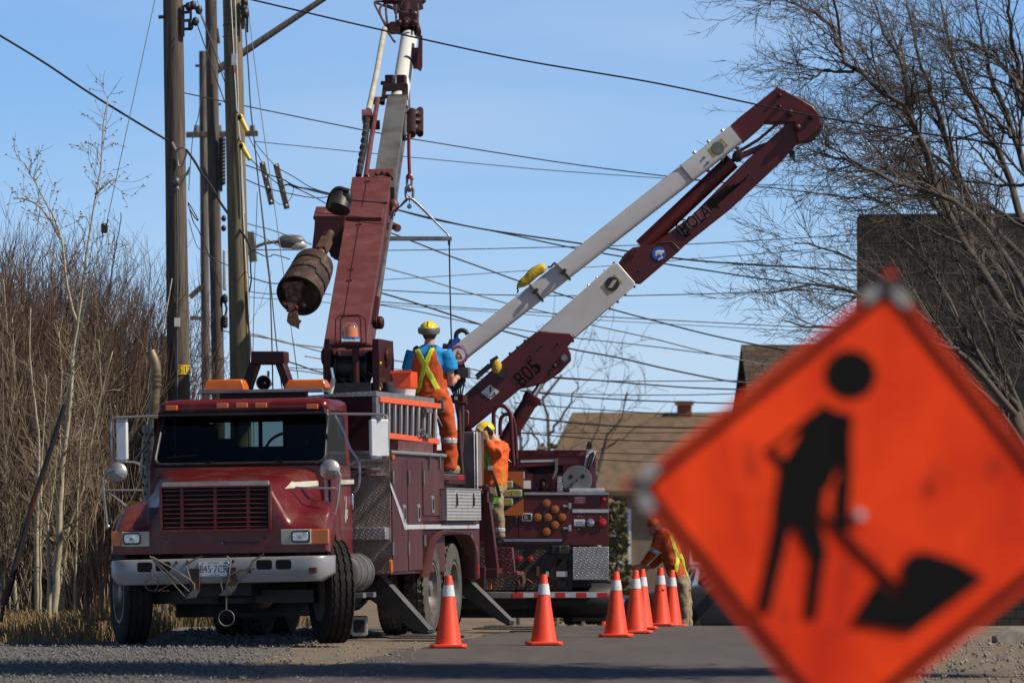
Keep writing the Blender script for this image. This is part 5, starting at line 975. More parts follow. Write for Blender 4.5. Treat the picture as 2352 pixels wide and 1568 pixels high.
for x, y, mt, rr in ((1987, 1340, 'lens', .058), (2072, 1340, 'red_lens', .064), (2083, 1168, 'red_lens', .035)):
    c = R2('z3', x, y, .02); m = MB(); m.lathe(c, -Y_, [(0, rr), (.02, rr), (.024, rr*.86)], 24); tl = part(m, 'tail_lamp', 'black', body2, smooth=50); m = MB(); m.lathe(c, -Y_, [(.01, rr*.84), (.024, rr*.84), (.034, rr*.4), (.036, 0)], 24); part(m, 'lens', mt, tl, smooth=60)
for x, y in ((1897,1295),(1923,1295),(2062,1297),(1902,1388),(2067,1393)): m = MB(); m.ell(R2('z3', x, y, .018), (.008, .006, .008), 8); part(m, 'rivet', 'alu', body2)
m = MB(); rect(m, 'z4', 1857, 790, 2122, 547, -.02, .3); part(m, 'tread_panel', 'tread', G, bevel=.006)
m = MB(); p, s_ = R2('z4', 1415, 865), R2('z4', 1852, 515); m.box((-1.2, .03, p.z), (s_.x, .3, s_.z)); tp = part(m, 'tail_plate', 'tread_black', G)
for x in (1467, 1548): c = R2('z4', x, 633, .02); m = MB(); m.lathe(c, -Y_, [(0, .036), (.03, .034), (.036, 0)], 18); part(m, 'tail_lamp', 'red_lens', tp, smooth=60)
m = MB(); rect(m, 'z4', 1700, 600, 1832, 535, -.05, .03); rect(m, 'z4', 1750, 595, 1770, 540, -.07, -.05); part(m, 'socket_box', 'black', tp, bevel=.01)
m = MB(); rect(m, 'z4', 1742, 712, 1825, 635, .0, .04); part(m, 'opening', 'void', tp)
for a_ in ((1742, 852, 1825, 795), (1655, 832, 1692, 778)): m = MB(); rect(m, 'z4', *a_, .0, .04); part(m, 'opening', 'void', tp)
m = MB(); rect(m, 'z4', 1738, 766, 1818, 727, .005, .03); part(m, 'label_plate', 'tape', tp); m = MB(); rect(m, 'z4', 1660, 764, 1682, 726, .005, .03); part(m, 'label_plate', 'tape', tp)
m = MB(); m.tube(resample([R2('z4', x, y, -.1) for x, y in ((1440,740),(1480,755),(1490,800),(1470,850),(1455,790))], 12), .035, 8); m.tube(resample([R2('z4', x, y, -.05) for x, y in ((1480,780),(1530,790),(1560,815))], 8), .012, 6); rect(m, 'z4', 1590, 760, 1615, 690, -.06, .03); part(m, 'tow_hook', 'rust', tp, smooth=60)
m = MB(); p, s_ = R2('z4', 1417, 925, -.1), R2('z4', 2112, 878, -.1); m.box((-1.1, -.12, p.z), (s_.x, .25, s_.z)); bp2 = part(m, 'bumper', 'grey_steel', G, bevel=.008)
m = MB(); w = (s_.x - p.x)
for i in range(9):
    m.mat(0 if i % 2 == 0 else 1); xa = lerp(p.x, s_.x, i/9); m.box((xa, -.126, p.z+.012), (xa + w/9, -.121, s_.z-.01))
part(m, 'reflective_strip', ['red_lens', 'tape'], bp2)
# wheels, tank and shadowed undercarriage
for x in (-1.05, -.78, .78, 1.05): wheel('wheel', (x, 1.5, .5), .5, .25, (1 if x > 0 else -1, 0, 0), G)
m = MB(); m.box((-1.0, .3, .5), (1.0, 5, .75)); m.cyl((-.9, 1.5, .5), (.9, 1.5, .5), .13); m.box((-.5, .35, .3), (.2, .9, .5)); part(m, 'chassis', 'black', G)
m = MB(); a = R2('z4', 1890, 1000, .4); m.lathe((a.x-.35, .55, .33), X, [(0, .2), (.02, .22), (.9, .22), (.92, .2)], 20); part(m, 'air_tank', 'black', G, smooth=50)
for xx in (.93, -.93): m = MB(); m.box((xx-.28, .95, .06), (xx+.28, .965, .62)); part(m, 'mud_flap', 'rubber', G)
m = MB(); m.box((-1.2, 1.05, .1), (1.15, 1.08, .7)); m.box((-1.1, .6, .22), (.9, 1.05, .5)); part(m, 'underbody_shade', 'black', G)  # black sheet and box added to paint the shade under the truck
m = MB(); m.box((-1.15, 5.4, .6), (1.15, 7.0, 2.3)); m.box((-1.1, 7, .5), (1.1, 8.2, 1.5)); part(m, 'cab', 'paint_aerial', G, bevel=.08)
# arrow board
m = MB(); p, s_ = R2('z3', 1200, 1287, -.06), R2('z3', 1496, 963, -.06); m.box((p.x, -.055, p.z), (s_.x, -.03, s_.z)); ab = part(m, 'arrow_board', 'amber_dull', G)
M['amber_dull'].node_tree.nodes["Principled BSDF"].inputs['Roughness'].default_value = .4
mat('board_orange', (.42, .1, .015), .6, 0, (.34, .08, .012), 3); ab.data.materials[0] = M['board_orange']
zc_ = (p.z+s_.z)/2; m = MB(); dz = (s_.z-p.z)/2
m.prism([(s_.x-.0, -.056, zc_+.06), (s_.x, -.056, zc_-.06), (s_.x-.33, -.056, p.z), (p.x, -.056, p.z), (p.x, -.056, s_.z), (s_.x-.33, -.056, s_.z)], (0, -.004, 0)); part(m, 'black_chevron', 'black', ab)
for x, y in ((1375,1060),(1365,1124),(1442,1124),(1375,1187)):
    c = R2('z3', x, y, -.07); m = MB(); m.prism(rrect(c, X, Z_, .145, .092, .02), (0, .015, 0)); lt = part(m, 'board_lamp', 'tape', ab, bevel=.004); m = MB(); m.prism(rrect(c, X, Z_, .125, .074, .016), (0, -.008, 0)); part(m, 'lens', 'amber_yellow', lt, bevel=.004)
# things on the deck
m = MB(); rect(m, 'z3', 1500, 1100, 1562, 980, .2, .5); m.mat(1).cbox(R2('z3', 1520, 1060, .19), (.1, .02, .1)); m.cbox(R2('z3', 1498, 990, .19), (.02, .02, .09)); part(m, 'deck_bracket', ['paint_aerial', 'white'], G)
m = MB(); m.prism([R2('z3', x, y, .5) for x, y in ((1556,985),(1640,978),(1690,1010),(1700,1100),(1556,1105))], (0, .6, 0)); m.mat(1).prism([R2('z3', x, y, .49) for x, y in ((1618,1030),(1640,1012),(1662,1030),(1664,1100),(1616,1100))], (0, .012, 0)); m.mat(2).ell(R2('z3', 1642, 1065, .45), (.05, .05, .07), 10); part(m, 'gearbox', ['paint_aerial', 'void', 'rust'], G, bevel=.01)
m = MB(); m.prism([R2('z3', x, y, .4) for x, y in ((1450,880),(1900,872),(1905,905),(1450,935))], (0, .8, 0)); m.mat(1).prism([R2('z3', x, y, .395) for x, y in ((1475,882),(1725,876),(1725,892),(1475,898))], (0, .004, 0)); m.mat(0)
for i in range(30): x = 1450 + i*15; m.cbox(R2('z3', x, 876 - (x-1450)*.012, .5), (.025, .1, .02))
m.prism([R2('z3', x, y, .6) for x, y in ((1420,905),(1470,905),(1620,1060),(1560,1060))], (0, .3, 0)); part(m, 'catwalk', ['paint_aerial', 'tape'], G)
m = MB(); m.prism([R2('z3', x, y, .38) for x, y in ((1727,868),(1752,868),(1748,960),(1725,1020),(1705,1020),(1728,950))], (0, .03, 0)); part(m, 'strap', 'grey_box', G)
m = MB(); m.tube([R2('z3', x, y, .7) for x, y in ((1500,930),(1600,940),(1700,960))], .02, 6); m.cbox(R2('z3', 1640, 950, .8), (.5, .3, .1)); m.ell(R2('z3', 1575, 955, .6), (.03, .03, .03), 8); part(m, 'hydraulic_valve', 'paint_dark', G)
m = MB(); rect(m, 'z3', 1745, 1112, 1785, 1000, .35, .6); part(m, 'tread_upright', 'tread', G)
c = R2('z3', 1888, 1030, .35); m = MB(); m.lathe(c, Y_, [(0, .185), (.015, .19), (.03, .185), (.03, .07), (.25, .07), (.25, .185), (.27, .19), (.285, .185)], 36); dm = part(m, 'cable_drum', 'grey_steel', G, smooth=40)
m = MB()
for a in (.6, 2.6, 4.7): m.mat(0).lathe(c + V((math.cos(a)*.09, -.001, math.sin(a)*.09)), -Y_, [(0, .026), (.003, .026)], 14)
m.mat(1).prism([c + V((-.09, -.03, -.19)), c + V((.09, -.03, -.19)), c + V((.03, -.03, .02)), c + V((-.03, -.03, .02))], (0, .02, 0)); m.mat(0).lathe(c + V((0, -.032, 0)), -Y_, [(0, .014), (.01, .014)], 10); part(m, 'drum_bracket', ['void', 'grey_steel'], dm)
m = MB(); rect(m, 'z3', 1832, 1118, 2090, 1088, .1, .6); part(m, 'drum_base', 'tape', dm, bevel=.006)
m = MB(); m.prism([R2('z3', x, y, .7) for x, y in ((1965,800),(2035,815),(1975,970),(1935,950))], (0, .05, 0)); m.mat(1).tube([R2('z3', x, y, .68) for x, y in ((1958,955),(1985,840),(2010,825),(2012,835),(1975,960))], .016, 6); m.tube([R2('z3', x, y, .68) for x, y in ((1965,800),(1975,765),(1985,745))], .025, 6); m.mat(2).tube([R2('z3', x, y, .68) for x, y in ((1990,800),(1996,760))], .02, 6); part(m, 'wheel_chock', ['white', 'black', 'rust'], G)
# guard hoops
m = MB(); b = -.0
m.tube(resample([R2('zf', x, y, b) for x, y in ((1535,1000),(1520,500),(1530,380),(1580,290),(1670,255),(1770,300),(1840,420),(1870,700),(1890,1100),(1915,1430))], 30), .026, 8); part(m, 'guard_hoop', 'paint_aerial', G, smooth=60); m = MB(); m.tube(resample([R2('zf', x, y, b+.5) for x, y in ((1650,850),(1650,600),(1680,490),(1750,430),(1840,440),(1900,520),(1950,800),(1970,1330))], 26), .024, 8); part(m, 'guard_hoop', 'paint_aerial', G, smooth=60)
# turret and lower boom
YB = 1.4                                                # boom plane, metres ahead of the tail
def AB(k, x, y, b=YB): return R2(k, x, y, b)
def slab(name, k, pts, b0, b1, mt, parent, bev=.012):
    m = MB(); a = [AB(k, x, y, b0) for x, y in pts]; m.prism(a, (0, b1-b0, 0)); return part(m, name, mt, parent, bevel=bev)
m = MB(); c = AB('z10', 400, 1300, YB + .3); m.lathe((c.x, YB+.3, 1.0), Z_, [(0, .5), (.7, .5), (.75, .4), (1.3, .4)], 24); m.prism([AB('z3', x, y, YB-.15) for x, y in ((990,680),(1060,600),(1125,660),(1340,830),(1480,960),(1480,1020),(1000,1020))], (0, .5, 0)); tur = part(m, 'turret', 'paint_aerial', G, bevel=.01)
lb2 = slab('lower_boom', 'z10', [(150,650),(235,690),(430,510),(720,255),(1000,5),(1128,-94),(1538,-78),(1584,-25),(1500,75),(1540,165),(1545,235),(1420,370),(1230,505),(940,570),(600,850),(380,1030),(220,1030)], YB-.17, YB+.17, 'paint_aerial', G)
# boss with a pale disc painting the sky seen through its hole, bolt heads
c = AB('z10', 1465, 207, YB-.17); m = MB(); m.mat(0).lathe(c, -Y_, [(-.001, .058), (.02, .058), (.02, .044), (.001, .042)], 20, caps=False); m.mat(1).lathe(c, -Y_, [(.0, .042), (.004, .042)], 20); part(m, 'lifting_eye', ['paint_aerial', 'tape'], lb2, smooth=50)
for x, y in ((1345,305),(1293,392),(1065,185),(1195,70),(1388,42),(640,620)): m = MB(); m.ell(AB('z10', x, y, YB-.175), (.03 if x == 1345 else .014, .02, .03 if x == 1345 else .014), 10); part(m, 'bolt_head', 'paint_dark', lb2)
for x, y in ((1000,10),(912,88),(825,160),(1560,10)): m = MB(); m.ell(AB('z10', x, y, YB), (.022, .022, .022), 8); part(m, 'bolt_head', 'paint_dark', lb2)
du = AB('z10', 1130, 300, 0) - AB('z10', 950, 470, 0); du.y = 0; du.normalize(); dn = V((-du.z, 0, du.x))
m = MB(); m.text('805', AB('z10', 1032, 394, YB-.176), du, dn, .29, .003, xs=.85); m.text('B', AB('z10', 1152, 312, YB-.176), du, dn, .13, .003); part(m, 'unit_number', 'sign_black', lb2, smooth=0)
m = MB(); c_ = AB('z10', 590, 610, YB-.176); P = [AB('z10', x, y, YB-.178) for x, y in ((588,524),(700,605),(595,695),(480,615))]; m.prism(P, (0, .006, 0)); m.mat(1).prism([AB('z10', x, y, YB-.181) for x, y in ((583,545),(603,545),(604,590),(594,635),(582,590))], (0, .003, 0))
for x, y in ((530,635),(555,650),(585,660),(615,658),(645,640)): m.cbox(AB('z10', x, y, YB-.18), (.02, .003, .012))
part(m, 'angle_gauge', ['white', 'black'], lb2, smooth=0)
m = MB(); m.tube([AB('z10', x, y, YB-.15) for x, y in ((430,435),(590,295))], .035, 8); m.mat(1).beam(AB('z10', 600, 330, YB-.2), AB('z10', 620, 230, YB-.2), .06, .06); m.beam(AB('z10', 590, 250, YB-.2), AB('z10', 680, 195, YB-.2), .05, .04); m.beam(AB('z10', 690, 370, YB-.2), AB('z10', 780, 420, YB-.2), .06, .1); m.mat(2).ell(AB('z10', 665, 315, YB-.2), (.07, .06, .1), 10); m.mat(3).prism([AB('z10', x, y, YB-.1) for x, y in ((425,435),(585,290),(590,315),(440,470))], (0, .06, 0)); part(m, 'boom_cradle', ['grey_steel', 'black', 'sack', 'paint_aerial'], lb2)
wsec = slab('insulator_section', 'zc', [(105,1050),(565,635),(600,630),(705,750),(700,770),(335,1090),(320,1070),(180,1058)], YB-.15, YB+.15, 'white_boom', lb2)
for x, y in ((575,632),(520,678),(470,722),(420,768),(700,775),(645,825),(598,868),(550,910)): m = MB(); m.ell(AB('zc', x, y, YB), (.02, .03, .02), 8); part(m, 'rivet', 'alu', wsec)
m = MB(); m.prism([AB('zc', x, y, YB-.156) for x, y in ((580,700),(628,750),(545,822),(500,768))], (0, .006, 0)); m.mat(1).lathe(AB('zc', 565, 758, YB-.157), -Y_, [(0, .09), (.003, .09)], 20); m.mat(2)
for i in range(4): m.cbox(AB('zc', 558+i*6, 758, YB-.162), (.012, .003, .12), Euler((0, .6, 0)).to_matrix())
part(m, 'caution_label', ['amber_yellow', 'black', 'cream'], wsec, smooth=0)
# upper half of the lower boom up to the knuckle
ub2 = slab('boom_arm', 'zc', [(602,632),(640,575),(690,535),(815,515),(1040,350),(1395,-5),(1600,-190),(1700,-300),(1790,-290),(1760,-170),(1605,5),(1300,290),(1010,520),(970,560),(740,755),(708,752)], YB-.14, YB+.14, 'paint_aerial', G)
m = MB(); m.lathe(AB('zc', 680, 585, YB-.14), -Y_, [(0, .04), (.02, .038)], 12); part(m, 'bolt_head', 'paint_dark', ub2)
for x, y in ((715,552),(730,680),(1405,85),(1430,112)): m = MB(); m.ell(AB('zc', x, y, YB-.142), (.012,)*3, 8); part(m, 'bolt_head', 'paint_dark', ub2)
m = MB(); m.tube([AB('zc', x, y, YB-.142) for x, y in ((845,508),(930,500),(975,545))], .008, 5); part(m, 'weld_seam', 'paint_dark', ub2)
c = AB('zc', 851, 573, YB-.145); m = MB(); m.lathe(c, -Y_, [(0, .088), (.003, .088)], 32); m.mat(1).ell(c + V((.0, -.003, .015)), (.052, .003, .03), 14); m.ell(c + V((.045, -.003, .025)), (.022, .003, .018), 10); m.cbox(c + V((-.035, -.003, -.01)), (.02, .004, .045)); m.cbox(c + V((.03, -.003, -.01)), (.016, .004, .04)); m.cbox(c + V((.02, -.003, -.06)), (.07, .004, .018), Euler((0, -.5, 0)).to_matrix()); m.mat(2).cbox(c + V((.01, -.002, -.045)), (.14, .004, .006), Euler((0, -.5, 0)).to_matrix())
part(m, 'bear_emblem', ['blue_emblem', 'white', 'black'], ub2, smooth=0)
d2 = AB('z8', 1180, 1060, 0) - AB('z8', 960, 1230, 0); d2.y = 0; d2.normalize(); n2 = V((-d2.z, 0, d2.x))
m = MB(); m.prism([AB('z8', x, y, YB-.143) for x, y in ((915,1220),(1150,1035),(1215,1090),(965,1290))], (0, .004, 0)); m.mat(1).text('HOLAN', AB('z8', 1090, 1140, YB-.146), d2, n2, .235, .004, xs=.72)
cc = AB('z8', 975, 1222, YB-.147); ringp = [cc + (d2*math.cos(t)*.095 + n2*math.sin(t)*.11) for t in [rad(20 + 12.5*i) for i in range(22)]]; m.tube(ringp, .009, 5); m.tube([cc + n2*.06 + d2*.02, cc - n2*.05 + d2*.03, cc - n2*.09 - d2*.02], .016, 5)
for i, (a, b_) in enumerate((((1150,1032),(1330,895)), ((1165,1045),(1370,890)), ((1180,1058),(1405,880)), ((1195,1072),(1465,835)))):
    m.prism([AB('z8', a[0], a[1], YB-.145), AB('z8', b_[0], b_[1], YB-.145), AB('z8', b_[0]-6, b_[1]-12, YB-.145), AB('z8', a[0]-10, a[1]-9, YB-.145)], (0, -.003, 0))
part(m, 'lettering', ['decal_back', 'sign_black'], ub2, smooth=0)
# knuckle, linkage and lift cylinder
kn = slab('knuckle', 'z8', [(1335,420),(1420,345),(1560,235),(1705,118),(1890,215),(1985,270),(2030,330),(2045,400),(2030,440),(1950,525),(1870,560),(1850,480),(1840,395),(1605,395),(1590,420),(1475,520),(1440,548)], YB-.2, YB+.2, 'paint_aerial', G)
m = MB(); P = [AB('z8', x, y, YB) for x, y in ((1880,222),(1960,262),(2020,330),(2045,400),(2035,450),(1960,530),(1900,540))]; m.tube(resample(P, 16), .035, 8); m.mat(1)
for x, y, r_ in ((1722,185,.03),(1722,275,.032),(1800,325,.05),(1970,355,.04),(1860,438,.05)): m.lathe(AB('z8', x, y, YB-.2), -Y_, [(0, r_), (.03, r_*.95), (.05, r_*.5), (.055, 0)], 14)
m.mat(0).prism([AB('z8', x, y, YB-.1) for x, y in ((1790,600),(1840,620),(1845,715),(1800,650))], (0, .06, 0)); part(m, 'pivot_pin', ['black', 'paint_dark'], kn, smooth=40)
for pts in ([(1395,640),(1560,540),(1690,430),(1725,400),(1700,395),(1550,520),(1400,610)], [(1420,680),(1560,620),(1860,460),(1850,420),(1790,420),(1650,540),(1560,570),(1400,640)]): slab('link_arm', 'z8', pts, YB-.12, YB+.0, 'paint_aerial', kn, .006)
m = MB(); c = AB('z8', 1393, 660, YB-.1); m.lathe(c + V((0, .12, 0)), -Y_, [(0, .07), (.24, .07), (.25, .03), (.27, .03)], 18); m.tube([AB('z8', 1350, 700, YB-.05), c], .028, 10); part(m, 'cylinder_rod', 'paint_dark', kn, smooth=50)
m = MB(); m.tube([AB('z8', 1350, 700, YB-.03), AB('z8', 640, 1370, YB-.03)], .105, 20); part(m, 'boom_cylinder', 'paint_aerial', ub2, smooth=60)
# upper boom, folded back down toward the crew
UB = YB - .12
m = MB(); pa, pb = AB('z8', 1378, 492, UB), AB('z9', 590, 1418, UB); L = []
d3 = (pb-pa).normalized(); n3 = V((-d3.z, 0, d3.x)); 
hw0 = (AB('z8', 1325, 430, UB) - AB('z8', 1425, 555, UB)).length/2; hw1 = hw0*.86
for p, h_ in ((pa, hw0), (pa.lerp(pb, .3), hw0*.98), (pb, hw1)): L.append([p + v_ - p for v_ in rrect(p, n3, Y_, 2*h_, .30, .05, 3)])
m.loft(L); wb2 = part(m, 'upper_boom', 'white_boom', G, smooth=50)
def onb(k, x, y): return AB(k, x, y, UB-.152)
m = MB(); m.prism([onb('z8', x, y) for x, y in ((1265,518),(1320,578),(1205,675),(1155,610))], (0, .004, 0)); m.mat(1).lathe(onb('z8', 1240, 595), -Y_, [(-.002, .085), (.004, .08)], 16)
part(m, 'cover_plate', ['amber_yellow', 'grey_steel'], wb2, smooth=0)
m = MB(); m.beam(onb('z8', 940, 728), onb('z8', 1045, 852), .02, .012); m.mat(1).prism([onb('z8', x, y) for x, y in ((950,758),(1018,838),(1003,850),(935,770))], (0, -.003, 0)); m.mat(0)
for x, y in ((1130,672),(1160,710)): m.lathe(onb('z8', x, y), -Y_, [(0, .018), (.01, .016)], 10)
part(m, 'warning_decal', ['grey_steel', 'decal_pink'], wb2, smooth=0)
for x, y in ((1275,460),(1165,545),(1055,632),(1390,600),(1270,685),(1160,775)): m = MB(); m.ell(AB('z8', x, y, UB), (.03, .03, .022), 8); part(m, 'rivet', 'alu', wb2)
for (xa, ya), (xb, yb), (hx, hy) in (((1525,530),(1685,725),(1590,600)), ((1810,265),(2005,472),(1920,370))):
    m = MB(); m.mat(1).beam(AB('z9', xa, ya, UB-.16), AB('z9', hx, hy, UB-.16), .05, .03); m.mat(0).beam(AB('z9', hx, hy, UB-.16), AB('z9', xb, yb, UB-.16), .035, .03); m.tube([AB('z9', hx-25, hy+10, UB-.19), AB('z9', hx, hy+25, UB-.2), AB('z9', hx+25, hy-30, UB-.2)], .022, 8); part(m, 'clamp_band', ['black', 'grey_steel'], wb2)
c = onb('z9', 690, 1352); m = MB(); m.lathe(c, -Y_, [(0, .125), (.002, .125)], 32); m.mat(1).lathe(c, -Y_, [(.002, .098), (.004, .098)], 32); m.mat(2).lathe(c, -Y_, [(.004, .085), (.006, .085)], 32); m.mat(3).prism([c + V((-.045, -.008, -.05)), c + V((.06, -.008, -.045)), c + V((-.01, -.008, .065))], (0, -.002, 0)); m.mat(2).lathe(c + V((0, -.009, -.01)), -Y_, [(0, .014), (.003, .014)], 10)
part(m, 'round_decal', ['red_lens', 'blue_emblem', 'white', 'board_orange'], wb2, smooth=0)
m = MB(); P = [onb('z9', x, y) for x, y in ((735,1220),(826,1330),(800,1352),(706,1245))]; m.prism(P, (0, -.003, 0)); part(m, 'warning_decal', 'decal_pink', wb2, smooth=0)
m = MB(); m.tube(resample([AB('z9', x, y, UB) for x, y in ((795,1110),(775,1075),(720,1060),(675,1085),(658,1130),(665,1190))], 14), .03, 8); m.mat(1).tube([AB('z9', x, y, UB) for x, y in ((690,1150),(560,1290))], .04, 8); m.mat(0).tube(resample([AB('z9', x, y, UB) for x, y in ((620,1230),(560,1250),(500,1245))], 6), .035, 8); part(m, 'boom_tip_hose', ['black', 'blue_emblem'], wb2, smooth=50); m = MB(); m.beam(AB('z9', 640, 1530, UB), AB('z9', 770, 1490, UB), .12, .14); part(m, 'boom_tip_bracket', 'black', wb2); m = MB()
for x, y in ((590,1215),(560,1240),(600,1190)): m.cbox(AB('z9', x, y, UB), (.05, .05, .05))
part(m, 'hose_fitting', ['black'], wb2, smooth=50)
# lift cylinder
m = MB(); m.tube([AB('z10', 710, 1290, YB-.1), AB('z10', 1072, 700, YB-.1)], .1, 24); m.lathe(AB('z10', 1072, 700, YB-.1), (AB('z10', 1072, 700, 0)-AB('z10', 710, 1290, 0)), [(-.05, .105), (.0, .118), (.06, .118), (.07, .08)], 24); lc = part(m, 'lift_cylinder', 'paint_aerial', G, smooth=50)
m = MB(); m.tube([AB('z10', 1085, 680, YB-.1), AB('z10', 1250, 420, YB-.1)], .042, 18); part(m, 'piston_rod', 'chrome', lc, smooth=60)
for f in (.42, .68): a, b_ = AB('z10', 710, 1290, YB-.1), AB('z10', 1072, 700, YB-.1); m = MB(); m.lathe(a.lerp(b_, f), b_-a, [(0, .103), (.02, .103)], 24, caps=False); part(m, 'band', 'black', lc)
# yellow sack strapped on the boom
S_ = Frame(W(*q('z9', 1560, 460), AY+UB), 0); t = thing('tool_bag', 'yellow canvas bag strapped along the top of the folded white boom', 'bag', S_); m = MB()
P = [S_.inv(W(*q('z9', x, y), AY+UB)) for x, y in ((1375,560),(1420,520),(1500,460),(1570,390),(1640,345),(1720,330))]; m.tube(resample(P, 14), [.015,.035,.05,.058,.06,.062,.066,.07,.07,.068,.065,.06,.05,.03], 12)
r = random.Random(8)
for i, p in enumerate(m.v): n_ = noise.noise(V(p)*9)*.035; m.v[i] = (p[0]+n_, p[1], p[2]+n_)
m.build('canvas', 'sack', t, smooth=60); m = MB(); m.tube([S_.inv(W(*q('z9', x, y), AY+UB)) for x, y in ((1375,560),(1390,590),(1380,625))], .012, 6); m.tube([S_.inv(W(*q('z9', x, y), AY+UB)) for x, y in ((1735,320),(1775,315),(1815,270))], .015, 6); m.build('strap', 'black', t)
# ================================================================ people
def organic(m, vox=.012, smooth=6, amp=0, scale=9, seed=0):   # fuse shapes into one continuous skin
    me = m.mesh("o"); ob = bpy.data.objects.new("o", me); sc.collection.objects.link(ob)
    bm = bmesh.new(); bm.from_mesh(me); bmesh.ops.recalc_face_normals(bm, faces=bm.faces); bm.to_mesh(me); bm.free()
    a = ob.modifiers.new("r", 'REMESH'); a.mode = 'VOXEL'; a.voxel_size = vox
    if smooth: a = ob.modifiers.new("s", 'SMOOTH'); a.iterations = smooth; a.factor = .5
    bpy.context.view_layer.update()
    out = bpy.data.meshes.new_from_object(ob.evaluated_get(bpy.context.evaluated_depsgraph_get()))
    bpy.data.objects.remove(ob); bpy.data.meshes.remove(me)
    bm = bmesh.new(); bm.from_mesh(out); bmesh.ops.recalc_face_normals(bm, faces=bm.faces); bm.to_mesh(out); bm.free()
    if amp:
        nn = [v.normal.copy() for v in out.vertices]
        for v, n in zip(out.vertices, nn):
            p = V(v.co); f = noise.noise(V((p.x*scale + p.z*4, p.y*scale, p.z*scale*.9 + seed))) + .55*noise.noise(V((p.x*scale*1.5, p.y*scale*1.5, p.z*scale*2.1 - p.x*9 + seed + 7))); v.co = p + n*f*amp
    out.polygons.foreach_set('use_smooth', [True]*len(out.polygons)); return out
def inpoly(x, y, P):
    c = False
    for (x0, y0), (x1, y1) in zip(P, P[1:] + P[:1]):
        if (y0 > y) != (y1 > y) and x < (x1-x0)*(y-y0)/(y1-y0) + x0: c = not c
    return c
def cut(src, keep, off, name, mt, parent, thick=.004):   # a garment piece: the faces of a surface that pass keep(), lifted off it
    bm = bmesh.new(); bm.from_mesh(src); bm.normal_update()
    dele = [f for f in bm.faces if not keep(f.calc_center_median(), f.normal)]
    bmesh.ops.delete(bm, geom=dele, context='FACES'); nn = {v: v.normal.copy() for v in bm.verts}
    for v in bm.verts: v.co += nn[v]*off
    bb = [e for e in bm.edges if e.is_boundary]
    me = bpy.data.meshes.new(name); bm.to_mesh(me); bm.free(); me.materials.append(M[mt]); ob = bpy.data.objects.new(name, me); sc.collection.objects.link(ob); ob.parent = parent
    s_ = ob.modifiers.new("t", 'SOLIDIFY'); s_.thickness = thick; s_.offset = -1; return ob
def put(me, name, mt, parent):
    me.materials.clear(); me.materials.append(M[mt]); me.name = name; o = bpy.data.objects.new(name, me); sc.collection.objects.link(o); o.parent = parent; return o
def hand(m, w, d, nrm, curl=.5, s=1.0):                  # palm, four unequal bent fingers and a side thumb
    w, d, nrm = V(w), V(d).normalized(), V(nrm).normalized(); sd_ = d.cross(nrm).normalized()
    m.tube([w, w + d*.045*s, w + d*.09*s], [.024*s, .034*s, .036*s], 10)
    for i, L in enumerate((.062, .072, .068, .052)):
        p = w + d*.088*s + sd_*(i-1.5)*.019*s; a, b_ = curl*.6, curl*1.5
        p1 = p + (d*math.cos(a) - nrm*math.sin(a))*L*.5*s; p2 = p1 + (d*math.cos(b_) - nrm*math.sin(b_))*L*.5*s; m.tube([p, p1, p2], [.0105*s, .0095*s, .008*s], 6)
    p = w + d*.03*s - sd_*.028*s; p1 = p + (d*.5 - sd_*.8)*.035*s; m.tube([p, p1, p1 + (d*.9 - sd_*.2 - nrm*.3)*.03*s], [.013*s, .011*s, .009*s], 6)
def head(m, c, f, s=1.0):                                # skull, jaw, nose, ears, brow; f points where the face looks
    c, f = V(c), V(f).normalized(); r_ = f.cross(Z_).normalized(); rot = Matrix((r_, f, r_.cross(f))).transposed()
    m.ell(c, (.076*s, .095*s, .105*s), 16, rot); m.ell(c + f*.03*s - Z_*.055*s, (.058*s, .062*s, .062*s), 14, rot); m.ell(c + f*.098*s - Z_*.02*s, (.013*s, .02*s, .024*s), 8, rot); m.ell(c + f*.085*s - Z_*.066*s, (.026*s, .012*s, .01*s), 8, rot)
    for k in (-1, 1): m.ell(c + r_*.078*s*k - Z_*.015*s, (.011*s, .02*s, .032*s), 8, rot); m.ell(c + f*.086*s + r_*.03*s*k + Z_*.012*s, (.016*s, .01*s, .01*s), 8, rot)
def torso(m, P, n=18):                                   # ellipses (centre, half width, half depth, axes)
    L = []
    for c, w, d, ex in P:
        ex = V(ex).normalized(); ey = Z_.cross(ex).normalized(); L.append([V(c) + ex*w*math.cos(2*math.pi*j/n) + ey*d*math.sin(2*math.pi*j/n) for j in range(n)])
    return m.loft(L)
# ---- the man with his back to us on the deck of the near truck
YW = 54.6; b0 = WQ('zh', 440, 1505, YW); F1 = Frame(b0, 0)
P1 = thing('person', 'worker in blue T-shirt and orange bib overalls with yellow X straps, back turned', 'person', F1)
u1 = 1/(4.0635*FPX/YW)                                   # metres per picture step
def J(x, y, dy=0.0): p = F1.inv(WQ('zh', x, y, YW)); p.y += dy; return p
def px1(p): return 440 + p.x/u1, 1505 - p.z/u1
m = MB()
torso(m, [(J(275,318,.0), .06, .06, X), (J(272,345,.0), .13, .085, X), (J(268,380,.0), .178, .11, X), (J(268,470,.01), .185, .125, X), (J(268,600,.03), .175, .125, X), (J(275,720,.03), .175, .125, X), (J(300,800,.02), .17, .125, X), (J(320,870,.02), .16, .12, X)])
m.tube([J(275,325,-.0), J(275,270,.005), J(275,220,.02)], [.07, .056, .055], 12); head(m, J(275,185,.02), Y_, 1.0)
m.tube([J(128,375), J(95,470,.02), J(88,570,.06), J(120,625,.2), J(170,640,.33)], [.062, .056, .047, .042, .03], 10); hand(m, J(172,640,.34), (.4, .9, .05), Z_, .6)
